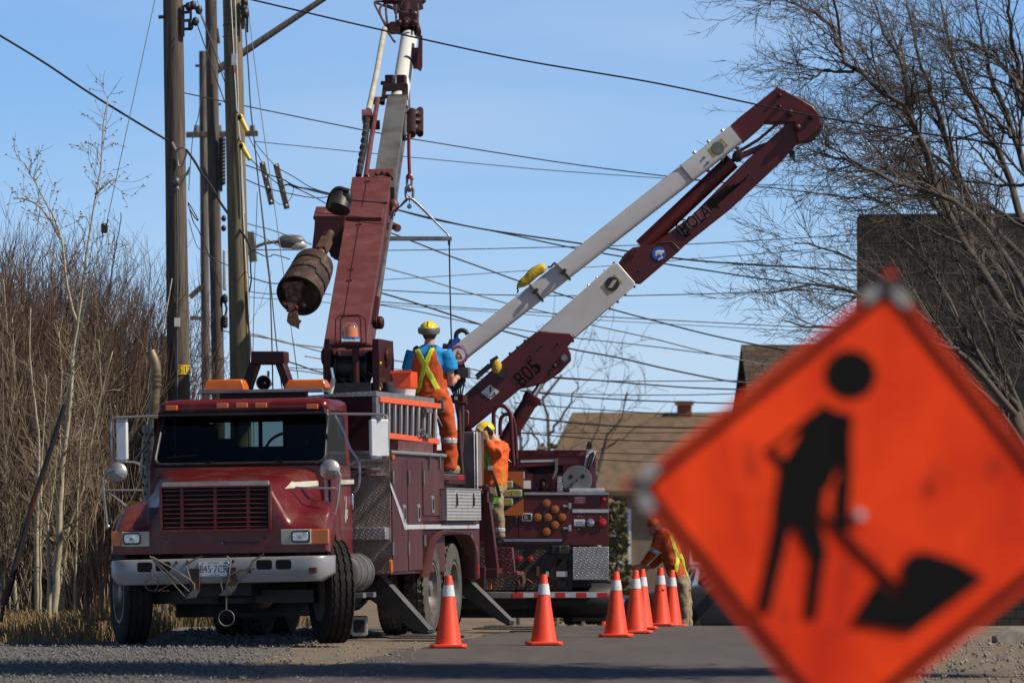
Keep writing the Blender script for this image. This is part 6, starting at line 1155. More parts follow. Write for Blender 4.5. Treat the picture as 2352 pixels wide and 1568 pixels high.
m.tube([J(415,375), J(450,470,.0), J(468,590,.01), J(465,655,.04), J(500,640,.2), J(515,615,.3)], [.062, .058, .049, .047, .04, .03], 10); hand(m, J(516,613,.31), (.2, .9, .2), Z_, .8)
m.tube([J(380,830,.02), J(455,1120,-.0), J(462,1430,.0)], [.095, .068, .052], 12); m.tube([J(290,830,.03), J(250,1060,.12), J(285,1310,.16)], [.095, .068, .05], 12)
put(organic(m, .011, 4), 'body', 'skin', P1)
m = MB(); m.ell(J(275,195,.01), (.081, .1, .1), 14); hm = organic(m, .01, 2); hr = cut(hm, lambda c, n: 195 < px1(c)[1] < 250 and c.y < J(0,0,.06).y, .002, 'hair', 'hair', P1); bpy.data.meshes.remove(hm)
# shirt
m = MB()
torso(m, [(J(275,300,.0), .068, .07, X), (J(272,330,.0), .14, .1, X), (J(268,372,.0), .205, .125, X), (J(268,470,.01), .205, .145, X), (J(268,600,.03), .195, .145, X), (J(272,720,.03), .2, .145, X)])
m.tube([J(130,375), J(95,460,.01), J(84,545,.03)], [.09, .088, .09], 12); m.tube([J(410,375), J(452,460,0), J(472,552,.0)], [.092, .095, .094], 12)
sh = organic(m, .012, 6, .009, 10, 3); put(sh, 'shirt', 'blue_shirt', P1)
# overalls: trousers plus the bib cut from the torso
m = MB()
torso(m, [(J(266,540,.02), .20, .15, X), (J(268,620,.03), .205, .155, X), (J(275,720,.03), .205, .155, X), (J(300,800,.02), .205, .16, X), (J(335,880,.02), .2, .15, X), (J(360,930,.02), .15, .13, X)])
m.tube([J(385,820,.01), J(420,950,.0), J(452,1120,-.01), J(462,1250,.0), J(463,1380,.0), J(455,1462,.0)], [.125, .118, .1, .095, .092, .078], 14)
m.tube([J(300,850,.03), J(265,960,.08), J(258,1060,.13), J(280,1200,.16), J(286,1300,.16)], [.115, .1, .09, .08, .075], 12)
m.ell(J(395,885,-.08), (.07, .05, .09), 10); m.ell(J(345,790,-.1), (.12, .05, .1), 12)
ov = organic(m, .012, 5, .016, 9, 1)
BIB = [(135,352), (182,345), (232,470), (285,332), (325,336), (350,440), (412,580), (455,610), (480,760), (100,760), (88,575), (120,450)]
put(ov, 'overalls', 'orange_cloth', P1)
bibm = MB(); torso(bibm, [(J(272,322,.0), .15, .1, X), (J(268,372,.0), .208, .132, X), (J(268,470,.01), .21, .155, X), (J(266,560,.02), .205, .158, X), (J(268,620,.03), .208, .16, X), (J(275,760,.03), .205, .158, X)])
bm_ = organic(bibm, .009, 3, .005, 9, 2)
cut(bm_, lambda c, n: n.y < .55 and c.y < J(0,0,.06).y and inpoly(*px1(c), BIB), .006, 'bib', 'orange_cloth', P1)
ST = ([(140,352), (178,342), (395,742), (325,742)], [(285,332), (326,336), (182,755), (148,755)])
STP = lambda c: any(inpoly(*px1(c), s_) for s_ in ([(135,355),(180,345),(388,745),(332,745)], [(285,332),(326,336),(262,500),(180,755),(150,755),(222,470)]))
cut(bm_, lambda c, n: n.y < .3 and c.y < J(0,0,.03).y and STP(c), .0105, 'reflective_strap', 'lime', P1)
cut(bm_, lambda c, n: n.z > .1 and (inpoly(*px1(c), [(130,358),(180,348),(170,318),(125,335)]) or inpoly(*px1(c), [(285,338),(330,342),(355,312),(300,300)])), .012, 'shoulder_strap', 'black', P1); bpy.data.meshes.remove(bm_)
cut(ov, lambda c, n: 1180 < px1(c)[1] < 1228 and px1(c)[0] > 375, .004, 'reflective_band', 'tape', P1)
m = MB(); m.tube([J(455,1445,.0), J(462,1480,-.01)], .062, 12); m.tube([J(440,1480,-.03), J(490,1470,.03), J(535,1462,.12)], [.052, .055, .045], 12); b_ = organic(m, .01, 3); put(b_, 'boot', 'glove', P1)
m = MB(); m.prism([J(405,1487,-.09), J(500,1487,-.09), J(560,1487,.1), J(540,1487,.19), J(480,1487,.14), J(405,1487,.03)], (0, 0, -.022)); m.build('sole', 'grey_steel', P1, bevel=.006)
m = MB(); m.tube([J(285,1300,.13), J(288,1345,.13)], .058, 12); m.tube([J(283,1345,.08), J(285,1345,.28)], [.052, .042], 12); put(organic(m, .01, 3), 'boot', 'glove', P1)
# hard hat with a grey winter liner
m = MB(); hc = J(270,148,.015); m.lathe(hc + V((0, 0, -.045)), Z_, [(0, .112), (.02, .114), (.055, .107), (.09, .085), (.115, .05), (.125, .0)], 28)
for v_ in range(len(m.v)): p = V(m.v[v_]); m.v[v_] = (p.x, hc.y + (p.y-hc.y)*1.22, p.z)
m.tube([hc + V((0, -.135, -.02)), hc + V((0, -.12, .04)), hc + V((0, -.07, .075)), hc + V((0, .05, .078))], .008, 6); m.prism([hc + V((-.09, .1, -.04)), hc + V((.09, .1, -.04)), hc + V((.07, .19, -.05)), hc + V((-.07, .19, -.05))], (0, 0, .008)); m.build('hard_hat', 'helmet', P1, smooth=60)
m = MB(); L = []
for z, r_ in ((-.045, .128), (-.075, .12), (-.08, .095), (-.04, .1)): L.append([hc + V((r_*math.cos(a), r_*1.2*math.sin(a), z + .035*max(0, abs(math.cos(a))-.6))) for a in [2*math.pi*j/24 for j in range(24)]])
L.insert(0, [hc + V((.122*math.cos(a), .122*1.2*math.sin(a), -.012 + .05*max(0, abs(math.cos(a))-.6))) for a in [2*math.pi*j/24 for j in range(24)]]); m.loft(L); m.build('helmet_liner', 'grey_box', P1, smooth=60)
m = MB(); m.cbox(J(392,862,-.16), (.05, .04, .11)); m.beam(J(340,960,-.15), J(395,1072,-.15), .02, .02); m.cbox(J(375,900,-.14), (.09, .03, .1)); m.mat(1).beam(J(330,945,-.15), J(350,1000,-.15), .03, .03); m.build('tool_holster', ['grey_steel', 'alu'], P1, bevel=.006)
# ---- the man gripping the standpipe at the tail
YV = 56.9; F2 = Frame(WQ('zg', 1610, 1780, YV), 0); P2 = thing('person', 'worker in orange vest, green harness and tan trousers, yellow hard hat bowed behind the standpipe', 'person', F2)
u2 = 1/(8.5333*FPX/YV)
def K(x, y, dy=0.0): p = F2.inv(WQ('zf', x, y, YV)); p.y += dy; return p
def Kg(x, y, dy=0.0): p = F2.inv(WQ('zg', x, y, YV)); p.y += dy; return p
o2 = F2.inv(WQ('zf', 0, 0, YV))
def px2(p): return (p.x-o2.x)/u2, (o2.z-p.z)/u2          # in zf steps
ex2 = V((.55, .83, 0))
m = MB(); torso(m, [(K(1560,940,0), .07, .06, ex2), (K(1580,990,0), .15, .09, ex2), (K(1570,1100), .17, .11, ex2), (K(1545,1400), .16, .11, ex2), (Kg(1550,680), .155, .115, ex2)])
m.tube([K(1570,985), K(1500,900), K(1440,810)], [.07, .056, .055], 12); head(m, K(1385,745,.0), (-.85, -.25, -.35), .98)
m.tube([K(1620,1060,-.1), K(1545,1220,-.2), K(1450,1080,-.16), K(1395,960,-.08)], [.05, .036, .03, .026], 10); hand(m, K(1398,962,-.13), (-.4, 0, .9), (.8, -.5, .2), .5)
m.tube([K(1560,1060,.12), K(1430,1200,.2), K(1330,1100,.1)], [.06, .05, .035], 10); hand(m, K(1325,1085,.09), (-.4, -.2, .8), (.5, .3, 0), .8)
m.tube([Kg(1530,720,-.06), Kg(1580,1180,-.09), Kg(1620,1640,-.04)], [.09, .066, .05], 12); m.tube([Kg(1560,720,.09), Kg(1560,1180,.08), Kg(1590,1640,.1)], [.09, .066, .05], 12); put(organic(m, .011, 4), 'body', 'skin', P2)
m = MB(); torso(m, [(K(1560,955,0), .08, .07, ex2), (K(1590,1000,0), .165, .105, ex2), (K(1580,1120), .19, .13, ex2), (K(1560,1400), .18, .13, ex2), (Kg(1555,470), .175, .13, ex2), (Kg(1555,660), .17, .13, ex2)])
m.tube([K(1620,1060,-.1), K(1565,1200,-.2), K(1500,1130,-.2), K(1410,985,-.13)], [.09, .085, .075, .05], 12); m.tube([K(1560,1060,.12), K(1430,1200,.2), K(1345,1120,.11)], [.085, .075, .05], 12)
vs2 = organic(m, .011, 5, .012, 10, 5); put(vs2, 'jacket', 'orange_vest', P2)
m = MB(); m.prism([K(1590,950,-.1), K(1745,955,-.06), K(1750,985,-.06), K(1700,1150,-.06), K(1680,1100,-.1)], (0, .17, 0)); m.build('hood', 'orange_vest', P2, bevel=.02)
m = MB(); torso(m, [(Kg(1550,600), .165, .125, ex2), (Kg(1550,720), .17, .13, ex2), (Kg(1550,800), .16, .12, ex2), (Kg(1550,850), .1, .1, ex2)])
m.tube([Kg(1530,730,-.06), Kg(1570,980,-.09), Kg(1595,1200,-.1), Kg(1615,1420,-.07), Kg(1630,1660,-.04)], [.105, .098, .085, .08, .072], 12); m.tube([Kg(1560,730,.09), Kg(1560,1180,.1), Kg(1590,1660,.1)], [.105, .085, .07], 12)
tr2 = organic(m, .011, 5, .016, 10, 9); put(tr2, 'trousers', 'tan_cloth', P2)
cut(tr2, lambda c, n: 0 < c.z - (Kg(0,1560).z) < .045, .004, 'reflective_band', 'tape', P2)
for pts, w_, mt in (([K(1400,1130,-.2), K(1420,1300,-.22), K(1450,1480,-.2)], .045, 'green'), ([K(1450,1500,-.19), Kg(1500,430,-.19), Kg(1580,640,-.2), Kg(1640,880,-.17)], .04, 'black'), ([Kg(1600,880,-.19), Kg(1530,1010,-.2)], .06, 'green'), ([K(1350,1120,-.17), K(1330,1300,-.15), K(1350,1500,-.14)], .035, 'lime'), ([K(1700,1080,-.06), Kg(1700,300,-.1), Kg(1690,560,-.12), Kg(1660,760,-.15)], .025, 'lime'), ([Kg(1520,600,-.18), Kg(1540,800,-.2), Kg(1530,860,-.2)], .02, 'tan_cloth')):
    m = MB(); pp = resample(pts, 8); m.loft([[p + V((-w_/2, 0, 0)), p + V((w_/2, 0, 0)), p + V((w_/2, .012, 0)), p + V((-w_/2, .012, 0))] for p in pp]); m.build('harness_strap', mt, P2)
m = MB(); 
for p in (K(1450,1490,-.21), Kg(1470,1080,-.21)): m = MB(); m.prism(rrect(p, X, Z_, .055, .05, .01), (0, -.01, 0)); m.build('buckle', 'alu', P2, bevel=.003)
hc = K(1360,720,.0); tilt = Euler((0, rad(-14), 0)).to_matrix(); m = MB(); m.lathe(hc + V((0, 0, -.03)), tilt @ Z_, [(0, .118), (.02, .118), (.06, .108), (.09, .086), (.112, .05), (.12, 0)], 26); m.prism([hc + V((-.08, -.08, -.02)), hc + V((-.08, .08, -.02)), hc + V((-.155, .05, -.035)), hc + V((-.155, -.05, -.035))], (0, 0, .01)); hh2 = m.build('hard_hat', 'helmet', P2, smooth=60)
m = MB(); m.prism([K(x, y, -.13) for x, y in ((1330,740),(1390,655),(1425,660),(1520,770),(1515,850),(1440,840),(1380,790))], (0, .03, 0)); m.prism([K(x, y, -.1) for x, y in ((1390,700),(1525,790),(1515,850),(1440,840))], (0, .16, 0)); m.build('ear_muff', 'black', P2, bevel=.012)
m = MB(); m.tube([K(1412,985,-.13), K(1398,940,-.13)], .042, 10); hand(m, K(1398,950,-.13), (-.42, 0, .9), (.75, -.55, .2), .45, 1.3); put(organic(m, .008, 2), 'glove', 'glove', P2)
m = MB(); m.tube([Kg(1630,1640,-.04), Kg(1632,1720,-.04)], .06, 12); m.tube([Kg(1640,1740,-.04), Kg(1560,1745,-.07)], [.05, .042], 12); m2 = organic(m, .01, 3); put(m2, 'boot', 'black', P2)
m = MB(); m.tube([Kg(1590,1640,.1), Kg(1592,1720,.1)], .06, 12); m.tube([Kg(1600,1740,.1), Kg(1520,1745,.08)], [.05, .042], 12); put(organic(m, .01, 3), 'boot', 'black', P2)
# ---- the man among the cones
YU = 68.0; fz = ground_z(YU); F3 = Frame((W(1570, 1400, YU).x, YU, fz), 0); P3 = thing('person', 'worker in orange jacket with lime stripes leaning over behind the far cones', 'person', F3)
def N(x, y, dy=0.0): p = F3.inv(WQ('z12', x, y, YU)); p.y += dy; return p
ex3 = V((.6, .8, 0)); m = MB()
torso(m, [(N(225,330), .06, .06, ex3), (N(235,365), .16, .1, ex3), (N(270,470), .16, .12, ex3), (N(310,590), .15, .11, ex3), (N(335,640), .15, .11, ex3)]); m.tube([N(225,345), N(205,335), N(190,328)], [.06, .055, .055], 10); head(m, N(182,318), (-.8, -.2, -.5), 1)
m.tube([N(205,375,-.1), N(175,470,-.12), N(100,545,-.1)], [.055, .046, .032], 10); hand(m, N(98,547,-.1), (-.9, 0, -.3), (0, -1, .2), .5); m.tube([N(270,380,.12), N(230,500,.15), N(150,560,.1)], [.055, .046, .032], 10); hand(m, N(148,560,.1), (-.9, 0, -.1), (0, -1, .2), .5)
fb = (N(350,0).x, N(375,0).x); m.tube([N(340,650,-.07), N(352,760,-.07), V((fb[0]+.01, -.07, .08))], [.09, .065, .05], 10); m.tube([N(350,650,.07), N(365,760,.08), V((fb[1], .08, .08))], [.09, .065, .05], 10); put(organic(m, .012, 4), 'body', 'skin', P3)
m = MB(); torso(m, [(N(222,335), .08, .07, ex3), (N(240,365), .185, .12, ex3), (N(275,470), .185, .14, ex3), (N(310,590), .175, .13, ex3), (N(325,620), .17, .13, ex3)]); m.tube([N(205,375,-.1), N(172,470,-.12), N(108,540,-.1)], [.085, .072, .05], 10); m.tube([N(270,380,.12), N(230,500,.15), N(160,555,.1)], [.08, .07, .05], 10)
jk = organic(m, .012, 5, .012, 10, 15); put(jk, 'jacket', 'orange_cloth', P3); o3 = N(0, 0); u3 = 1/(2.56*FPX/YU)
px3 = lambda c: ((c.x-o3.x)/u3, (o3.z-c.z)/u3)
cut(jk, lambda c, n: n.y < .3 and any(inpoly(*px3(c), P) for P in ([(262,365),(285,370),(328,500),(310,590),(288,590),(303,500)], [(320,480),(340,480),(388,600),(372,612)])), .006, 'reflective_stripe', 'lime', P3)
cut(jk, lambda c, n: inpoly(*px3(c), [(140,455),(160,440),(222,470),(205,492)]), .006, 'reflective_band', 'tape', P3)
m = MB(); torso(m, [(N(322,600), .165, .12, ex3), (N(340,650), .165, .125, ex3), (N(350,690), .1, .1, ex3)]); m.tube([N(340,650,-.07), N(350,760,-.08), V((fb[0], -.07, .06))], [.1, .085, .075], 10); m.tube([N(350,650,.07), N(366,760,.08), V((fb[1], .08, .06))], [.1, .085, .075], 10); put(organic(m, .012, 5, .014, 10, 4), 'trousers', 'tan_cloth', P3)
for x_, y_ in ((fb[0], -.07), (fb[1], .08)): m = MB(); m.tube([(x_+.04, y_, .05), (x_-.16, y_, .04)], [.05, .04], 10); m.build('boot', 'black', P3, smooth=60)
hc = N(180,305); m = MB(); m.lathe(hc + V((0, 0, -.01)), V((-.35, 0, 1)), [(0, .118), (.02, .118), (.06, .108), (.09, .086), (.112, .05), (.12, 0)], 24); m.build('hard_hat', 'board_orange', P3, smooth=60)
# ================================================================ cones
def cone_at(o, px, Y):
    w = W(px, 1440, Y); o.location = (w.x, Y, ground_z(Y) + .006)
c0 = thing('traffic_cone', 'x', 'traffic cone'); m = MB()
rb = .183; m.prism([V((x_, y_, 0)) for x_, y_ in ((-rb+.04,-rb),(rb-.04,-rb),(rb,-rb+.04),(rb,rb-.04),(rb-.04,rb),(-rb+.04,rb),(-rb,rb-.04),(-rb,-rb+.04))], (0, 0, .032)); m.build('base', 'cone', c0, bevel=.008)
m = MB(); m.lathe((0,0,.03), Z_, [(0, .135), (.015, .128), (.67, .034), (.68, .03), (.68, .022), (.62, .02)], 32); m.build('body', 'cone', c0, smooth=60)
rr_ = lambda z: lerp(.128, .034, (z-.015)/.655) + .0025
m = MB(); m.lathe((0,0,.03), Z_, [(.475, rr_(.475)), (.475, rr_(.475)+.001), (.585, rr_(.585)+.001), (.585, rr_(.585))], 32, caps=False); m.build('reflective_collar', 'cone_band', c0, smooth=60)
CONES = [(1030, 47.4, 'large orange cone nearest us, in front of the front outrigger pad'), (1249, 48.5, 'orange cone standing alone before the rear truck tail, second nearest'), (1415, 52.4, 'orange cone right below the rear truck corner, left of the cone cluster'), (1460, 54.3, 'orange cone half covering another cone, fourth nearest in the row'), (1475, 56.6, 'orange cone mostly hidden behind the fourth nearest cone'), (1517, 58.7, 'scuffed orange cone with a dark mark under its collar, beside the leaning worker'), (1543, 59.8, 'farthest clear orange cone, at the leaning worker legs'), (1387, 72, 'orange cone tip peeping out below the rear truck corner')]
for i, (px, Y, lab) in enumerate(CONES):
    c = c0 if i == 0 else copy_tree(c0); cone_at(c, px, Y); c.rotation_euler = (0, 0, .09*math.sin(i*2.3)); tag(c, lab, 'traffic cone', 'traffic cones along the closed lane')
m = MB(); m.cbox((.03, -.065, .44), (.05, .01, .012)); m.cbox((-.02, -.075, .42), (.04, .008, .01)); sm = m.build('scuff', 'black', [o for o in sc.objects if o.get('label', '').startswith('scuffed')][0])
# ================================================================ the roadwork sign close to the camera
YS = 10.0; SF = Frame(W(1979, 1171, YS), rad(17)); SG = thing('roadwork_sign', 'orange diamond sign with a black digging worker, out of focus close to us', 'sign', SF)
def SP(x, y, dy=0.0): return SF.at('d', x, y, 1, dy)
ct = [(2042,638), (1447,1113), (1917,1705), (2512,1231)]
def inset(f): return [(lerp(x, 1979.5, f), lerp(y, 1171.5, f)) for x, y in ct]
def rdiamond(f, rd=.12):
    Q4 = inset(f); P = []
    for i in range(4):
        a, b_, c_ = Q4[i-1], Q4[i], Q4[(i+1) % 4]
        for t in range(5):
            t /= 4; p0 = (lerp(b_[0], a[0], rd*.5), lerp(b_[1], a[1], rd*.5)); p2 = (lerp(b_[0], c_[0], rd*.5), lerp(b_[1], c_[1], rd*.5)); P.append(((1-t)**2*p0[0] + 2*t*(1-t)*b_[0] + t*t*p2[0], (1-t)**2*p0[1] + 2*t*(1-t)*b_[1] + t*t*p2[1]))
    return P
m = MB(); o_ = rdiamond(0, .06); m.prism([SP(x, y) for x, y in o_], (0, .006, 0)); face = m.build('face', 'sign_cloth', SG, smooth=0)
m = MB(); a, b_ = rdiamond(.035, .06), rdiamond(.09, .06); n = len(a)
for i in range(n): j = (i+1) % n; m.prism([SP(*a[i], -.0015), SP(*a[j], -.0015), SP(*b_[j], -.0015), SP(*b_[i], -.0015)], (0, .0012, 0))
m.build('border', 'sign_black', face, smooth=0)
m = MB(); dpt = -.0012
def pl(P, k):
    gx, gy = sum(p[0] for p in P)/len(P), sum(p[1] for p in P)/len(P); P = [(x + 5*(x-gx)/max(1, math.hypot(x-gx, y-gy)), y + 5*(y-gy)/max(1, math.hypot(x-gx, y-gy))) for x, y in P]; m.prism([SP(x, y, dpt - k*.0004) for x, y in P], (0, .0008, 0))
pl([(1953 + 55*math.cos(2*math.pi*i/32), 860 + 53*math.sin(2*math.pi*i/32)) for i in range(32)], 0)
Z11 = lambda L: [q('z11', *p) for p in L]; Z12 = lambda L: [q('z12', *p) for p in L]
pl(Z11([(1165,852),(1240,895),(1335,915),(1335,985),(1240,1240),(1205,1330),(935,1330),(945,1180),(1055,1010)]), 1)   # trunk
pl(Z11([(1165,852),(1055,1010),(1010,1012),(880,1118),(835,1118)]), 2); pl(Z11([(835,1118),(880,1110),(945,1175),(940,1260)]), 3); pl(Z11([(945,1180),(1050,1050),(1055,1010),(1080,1010),(1075,1140),(985,1190)]), 4)
pl(Z11([(1240,915),(1335,915),(1330,1240),(1322,1500),(1310,1560),(1270,1480),(1278,1240)]), 5)
pl(Z12([(925,-10),(1200,-10),(1170,120),(1155,250),(1040,320),(985,310),(890,290),(905,150)]), 6)
pl(Z12([(890,280),(985,305),(960,390),(860,815),(785,805),(860,460)]), 7); pl(Z12([(1000,300),(1145,270),(1185,460),(1180,520),(1110,520),(1050,400)]), 8); pl(Z12([(1105,500),(1183,480),(1130,850),(1065,840)]), 9)
pl(Z12([(1250,60),(1325,60),(1325,300),(1300,380),(1240,300)]), 5.5); pl(Z12([(1160,262),(1190,250),(1660,700),(1620,735)]), 10)
pl(Z12([(1345,880),(1500,640),(1620,735),(1650,735),(1640,560),(1690,490),(1780,480),(1950,530),(2110,620),(1690,930)]), 11)
m.build('worker_symbol', 'sign_black', face, smooth=0)

m = MB(); c = SP(1974, 1182, -.004); m.lathe(c, -Y_, [(0, .0115), (.006, .01), (.008, 0)], 16); m.build('rivet', 'tape', SG)
for k, (x, y) in enumerate(ct):
    dx, dy = (1979.5-x), (1171.5-y); L = math.hypot(dx, dy); dx, dy = dx/L, dy/L; px_, py_ = -dy, dx
    m = MB(); m.prism([SP(x+dx*4, y+dy*4, -.004), SP(x+dx*50+px_*52, y+dy*50+py_*52, -.004), SP(x+dx*66+px_*40, y+dy*66+py_*40, -.004), SP(x+dx*36, y+dy*36, -.004), SP(x+dx*66-px_*40, y+dy*66-py_*40, -.004), SP(x+dx*50-px_*52, y+dy*50-py_*52, -.004)], (0, .003, 0)) if 0 else None
    m.mat(0)
    for s_ in (-1, 1): m.prism([SP(x+dx*2, y+dy*2, -.005), SP(x+dx*30, y+dy*30, -.005), SP(x+dx*66+px_*s_*46, y+dy*66+py_*s_*46, -.005), SP(x+dx*44+px_*s_*58, y+dy*44+py_*s_*58, -.005)], (0, .004, 0))
    m.mat(1).lathe(SP(x+dx*16, y+dy*16, -.006), -Y_, [(0, .018), (.004, .018)], 14); m.mat(2).lathe(SP(x-dx*4, y-dy*4, -.0), -Y_, [(-.006, .011), (.006, .011)], 12); m.build('corner_pocket', ['siding', 'black', 'sign_cloth'], SG, smooth=0)
m = MB(); m.beam(SP(*ct[0], .012), SP(*ct[2], .012), .02, .008, up=(0,1,0)); m.beam(SP(*ct[1], .022), SP(*ct[3], .022), .02, .008, up=(0,1,0)); m.build('rib', 'black', SG)
m = MB(); bz = SF.inv((SF.loc.x, YS, 0)).z; p = SP(1919, 1693, .02); m.beam((p.x, .03, p.z+.12), (p.x, .03, bz+.25), .03, .03, up=(0,1,0)); st_ = m.build('stand_post', 'alu', SG)
for a in (.5, 1.57+.5, 3.64, 5.2): m = MB(); m.beam((p.x, .03, bz+.28), (p.x + .6*math.cos(a), .03 + .6*math.sin(a), bz+.015), .025, .02); m.build('stand_leg', 'alu', SG)
# ================================================================ utility poles
def pole(name, label, cat, pts, Y, r0, r1, mt, group=None, wob=.012):
    b_ = W(*pts[-1], Y); b_.z = ground_z(Y) - .15; fr = Frame((b_.x, Y, b_.z)); t = thing(name, label, cat, fr, group); P = [fr.inv(W(x, y, Y)) for x, y in pts]; P[-1] = V((0, 0, 0))
    n = 40; R_ = resample(P, n); m = MB(); r = random.Random(len(label)); L = []
    for i, p in enumerate(R_):
        rr = lerp(r0, r1, i/(n-1)); L.append([p + V((math.cos(a), math.sin(a), 0))*(rr*(1 + wob*4*noise.noise(V((math.cos(a)*2, math.sin(a)*2, p.z*.6))))) for a in [2*math.pi*j/20 for j in range(20)]])
    m.loft(L); m.build('shaft', mt, t, smooth=60); return t, fr
def lp(fr, k, x, y, Y): return fr.inv(WQ(k, x, y, Y))
t1, f1 = pole('utility_pole', 'weathered dark pole with the yellow S12 tag, leftmost and nearest of the old poles', 'utility pole', [(396,-80), (404,450), (411,920), (416,1440)], 60, .122, .152, 'pole_old', 'utility poles')
m = MB(); tc_ = lp(f1, 'z1', 728, 366, 60); cc = V((f1.inv(W(411, 850, 60)).x, f1.inv((0,60,0)).y, tc_.z)); Rg = .152
L = []
for i in range(13):
    a = rad(lerp(-96, -14, i/12)); L.append([cc + V((math.cos(a)*Rg, math.sin(a)*Rg, dz)) for dz in (-.06, .06)])
m.loft(L, closed=False); m.mat(1)
for ch, an in (('S', -80), ('1', -54), ('2', -30)):
    a = rad(an); m.text(ch, cc + V((math.cos(a), math.sin(a), 0))*(Rg+.002), (-math.sin(a), math.cos(a), 0), Z_, .125, .002, xs=.75)
for an in (-66, -42): a = rad(an); m.cbox(cc + V((math.cos(a), math.sin(a), 0))*(Rg+.001), (.004, .004, .118))
m.build('number_tag', ['yellow', 'black_gloss'], t1, smooth=0)
def iron(fr, t, name, items, mt, Y):
    for it in items:
        m = MB()
        if it[0] == 't': m.tube([lp(fr, it[1], x, y, Y + it[4]) for x, y in it[2]], it[3], 6)
        elif it[0] == 'b': m.beam(lp(fr, it[1], *it[2][0], Y + it[4]), lp(fr, it[1], *it[2][1], Y + it[4]), it[3], it[3])
        elif it[0] == 'e': m.ell(lp(fr, it[1], *it[2][0], Y + it[4]), (it[3]*.8, it[3]*.8, it[3]), 8)
        m.build({'e': 'insulator', 't': 'wire_loop', 'b': name}[it[0]], mt, t, smooth=50)
iron(f1, t1, 'insulator_bracket', [('b','z6',((228,40),(228,270)),.04,-.1),('b','z6',((228,95),(275,90)),.035,-.1),('b','z6',((228,155),(285,150)),.035,-.1),('b','z6',((228,215),(290,215)),.035,-.1),('b','z6',((285,20),(285,200)),.03,-.1)] + [('e','z6',((285,y),),.045,-.1) for y in (170,185,200)] + [('e','z6',((x,y),),.06,-.1) for x, y in ((270,50),(345,75),(320,160),(300,40))] + [('t','z6',((235,45),(290,50),(340,75)),.02,-.1), ('t','z6',((48,128),(82,125)),.025,-.1)], 'black', 60)
iron(f1, t1, 'pole_hardware', [('t','zd',((95,380),(125,440)),.03,-.17),('t','zd',((130,470),(150,430),(190,420),(215,440),(215,480),(180,580),(150,570),(140,500)),.012,-.17),('t','zd',((150,560),(170,660),(230,640),(240,580)),.01,-.17),('e','zd',((135,700),),.06,-.17),('e','zd',((140,760),),.045,-.17),('t','zd',((130,700),(165,690)),.02,-.17),('t','zd',((145,770),(200,670),(235,600)),.012,-.17)], 'grey_steel', 60)
m = MB(); m.tube([lp(f1, 'zd', 140, 770, 59.8), lp(f1, 'zd', 145, 1200, 59.8), lp(f1, 'ze', 138, 600, 59.8)], .012, 6); m.tube([lp(f1, 'ze', 140, 700, 59.8), lp(f1, 'ze', 140, 1320, 59.8), lp(f1, 'ze', 142, 2400, 59.8)], .013, 6); m.mat(1)
for dx in (-11, 12): m.cbox(lp(f1, 'ze', 140+dx, 670, 59.78), (.035, .035, .11))
m.build('guy_strand', ['wire_grey', 'white'], t1, smooth=50)
t4, f4 = pole('utility_pole', 'greenish brand new pole nearest the raised boom, with yellow guards at its edge', 'utility pole', [(531,-80), (543,420), (552,870), (556,1440)], 58.6, .112, .137, 'pole_new', 'utility poles', .005)
for y in (188, 272): p = lp(f4, 'z6', 590, y, 58.6); m = MB(); m.torus(V((p.x, 0, p.z)), Z_, .116, .005, 24, 5); m.build('band', 'brass', t4)
iron(f4, t4, 'hoist_block', [('b','z6',((672,0),(680,125)),.06,-.1),('e','z6',((675,60),),.06,-.1),('e','z6',((685,100),),.07,-.1),('b','z6',((700,100),(700,240)),.03,-.1),('b','z6',((668,130),(668,215)),.04,-.1),('e','z6',((680,20),),.06,-.1)], 'black', 58.6)
m = MB(); m.tube([lp(f4, 'z6', x, y, 58.47) for x, y in ((580,0),(600,360),(608,540),(625,800),(650,1040),(680,1568))], .007, 6); m.tube([lp(f4, 'z6', x, y, 58.47) for x, y in ((612,0),(628,500),(640,900))], .006, 6); m.tube([lp(f4, 'zd', x, y, 58.5) for x, y in ((655,400),(690,1180),(715,1568))], .009, 6); m.tube([lp(f4, 'ze', x, y, 58.5) for x, y in ((715,390),(735,750),(748,1000),(760,1225),(768,1700))], .009, 6); m.mat(1); m.cbox(lp(f4, 'z6', 604, 440, 58.44), (.06, .05, .14)); m.mat(2).cbox(lp(f4, 'z6', 607, 520, 58.45), (.02, .02, .06)); m.build('guy_strand', ['white', 'tape', 'red_lens'], t4, smooth=50)  # white guy strands; the lower run paints the pole's sunlit edge
t3, f3 = pole('utility_pole', 'brown old pole between the S12 pole and the new pole, carrying an insulator rack', 'utility pole', [(483,-80), (492,450), (501,900), (506,1440)], 72, .088, .1, 'pole_old', 'utility poles')
m = MB(); 
for i in range(13): m.ell(lp(f3, 'zd', 510, 358 + i*29, 71.9), (.05, .05, .045), 10)
m.beam(lp(f3, 'zd', 493, 340, 71.9), lp(f3, 'zd', 497, 780, 71.9), .05, .05); m.build('insulator_rack', 'black', t3, smooth=50)
m = MB(); m.box(tuple(lp(f3, 'zd', 512, 1580, 72.1)), tuple(lp(f3, 'zd', 546, 1268, 72.4))); m.build('cabinet', 'tape', t3, bevel=.01)
m = MB(); m.tube([lp(f3, 'z6', 470, 520, 72.1), lp(f3, 'z6', 560, 465, 72.1), lp(f3, 'z6', 690, 375, 72.1), lp(f3, 'z6', 1280, -20, 72.1), lp(f3, 'z6', 1500, -160, 72.1)], [.062, .06, .055, .045, .04], 10); m.build('lamp_arm', 'pole_grey', t3, smooth=60)
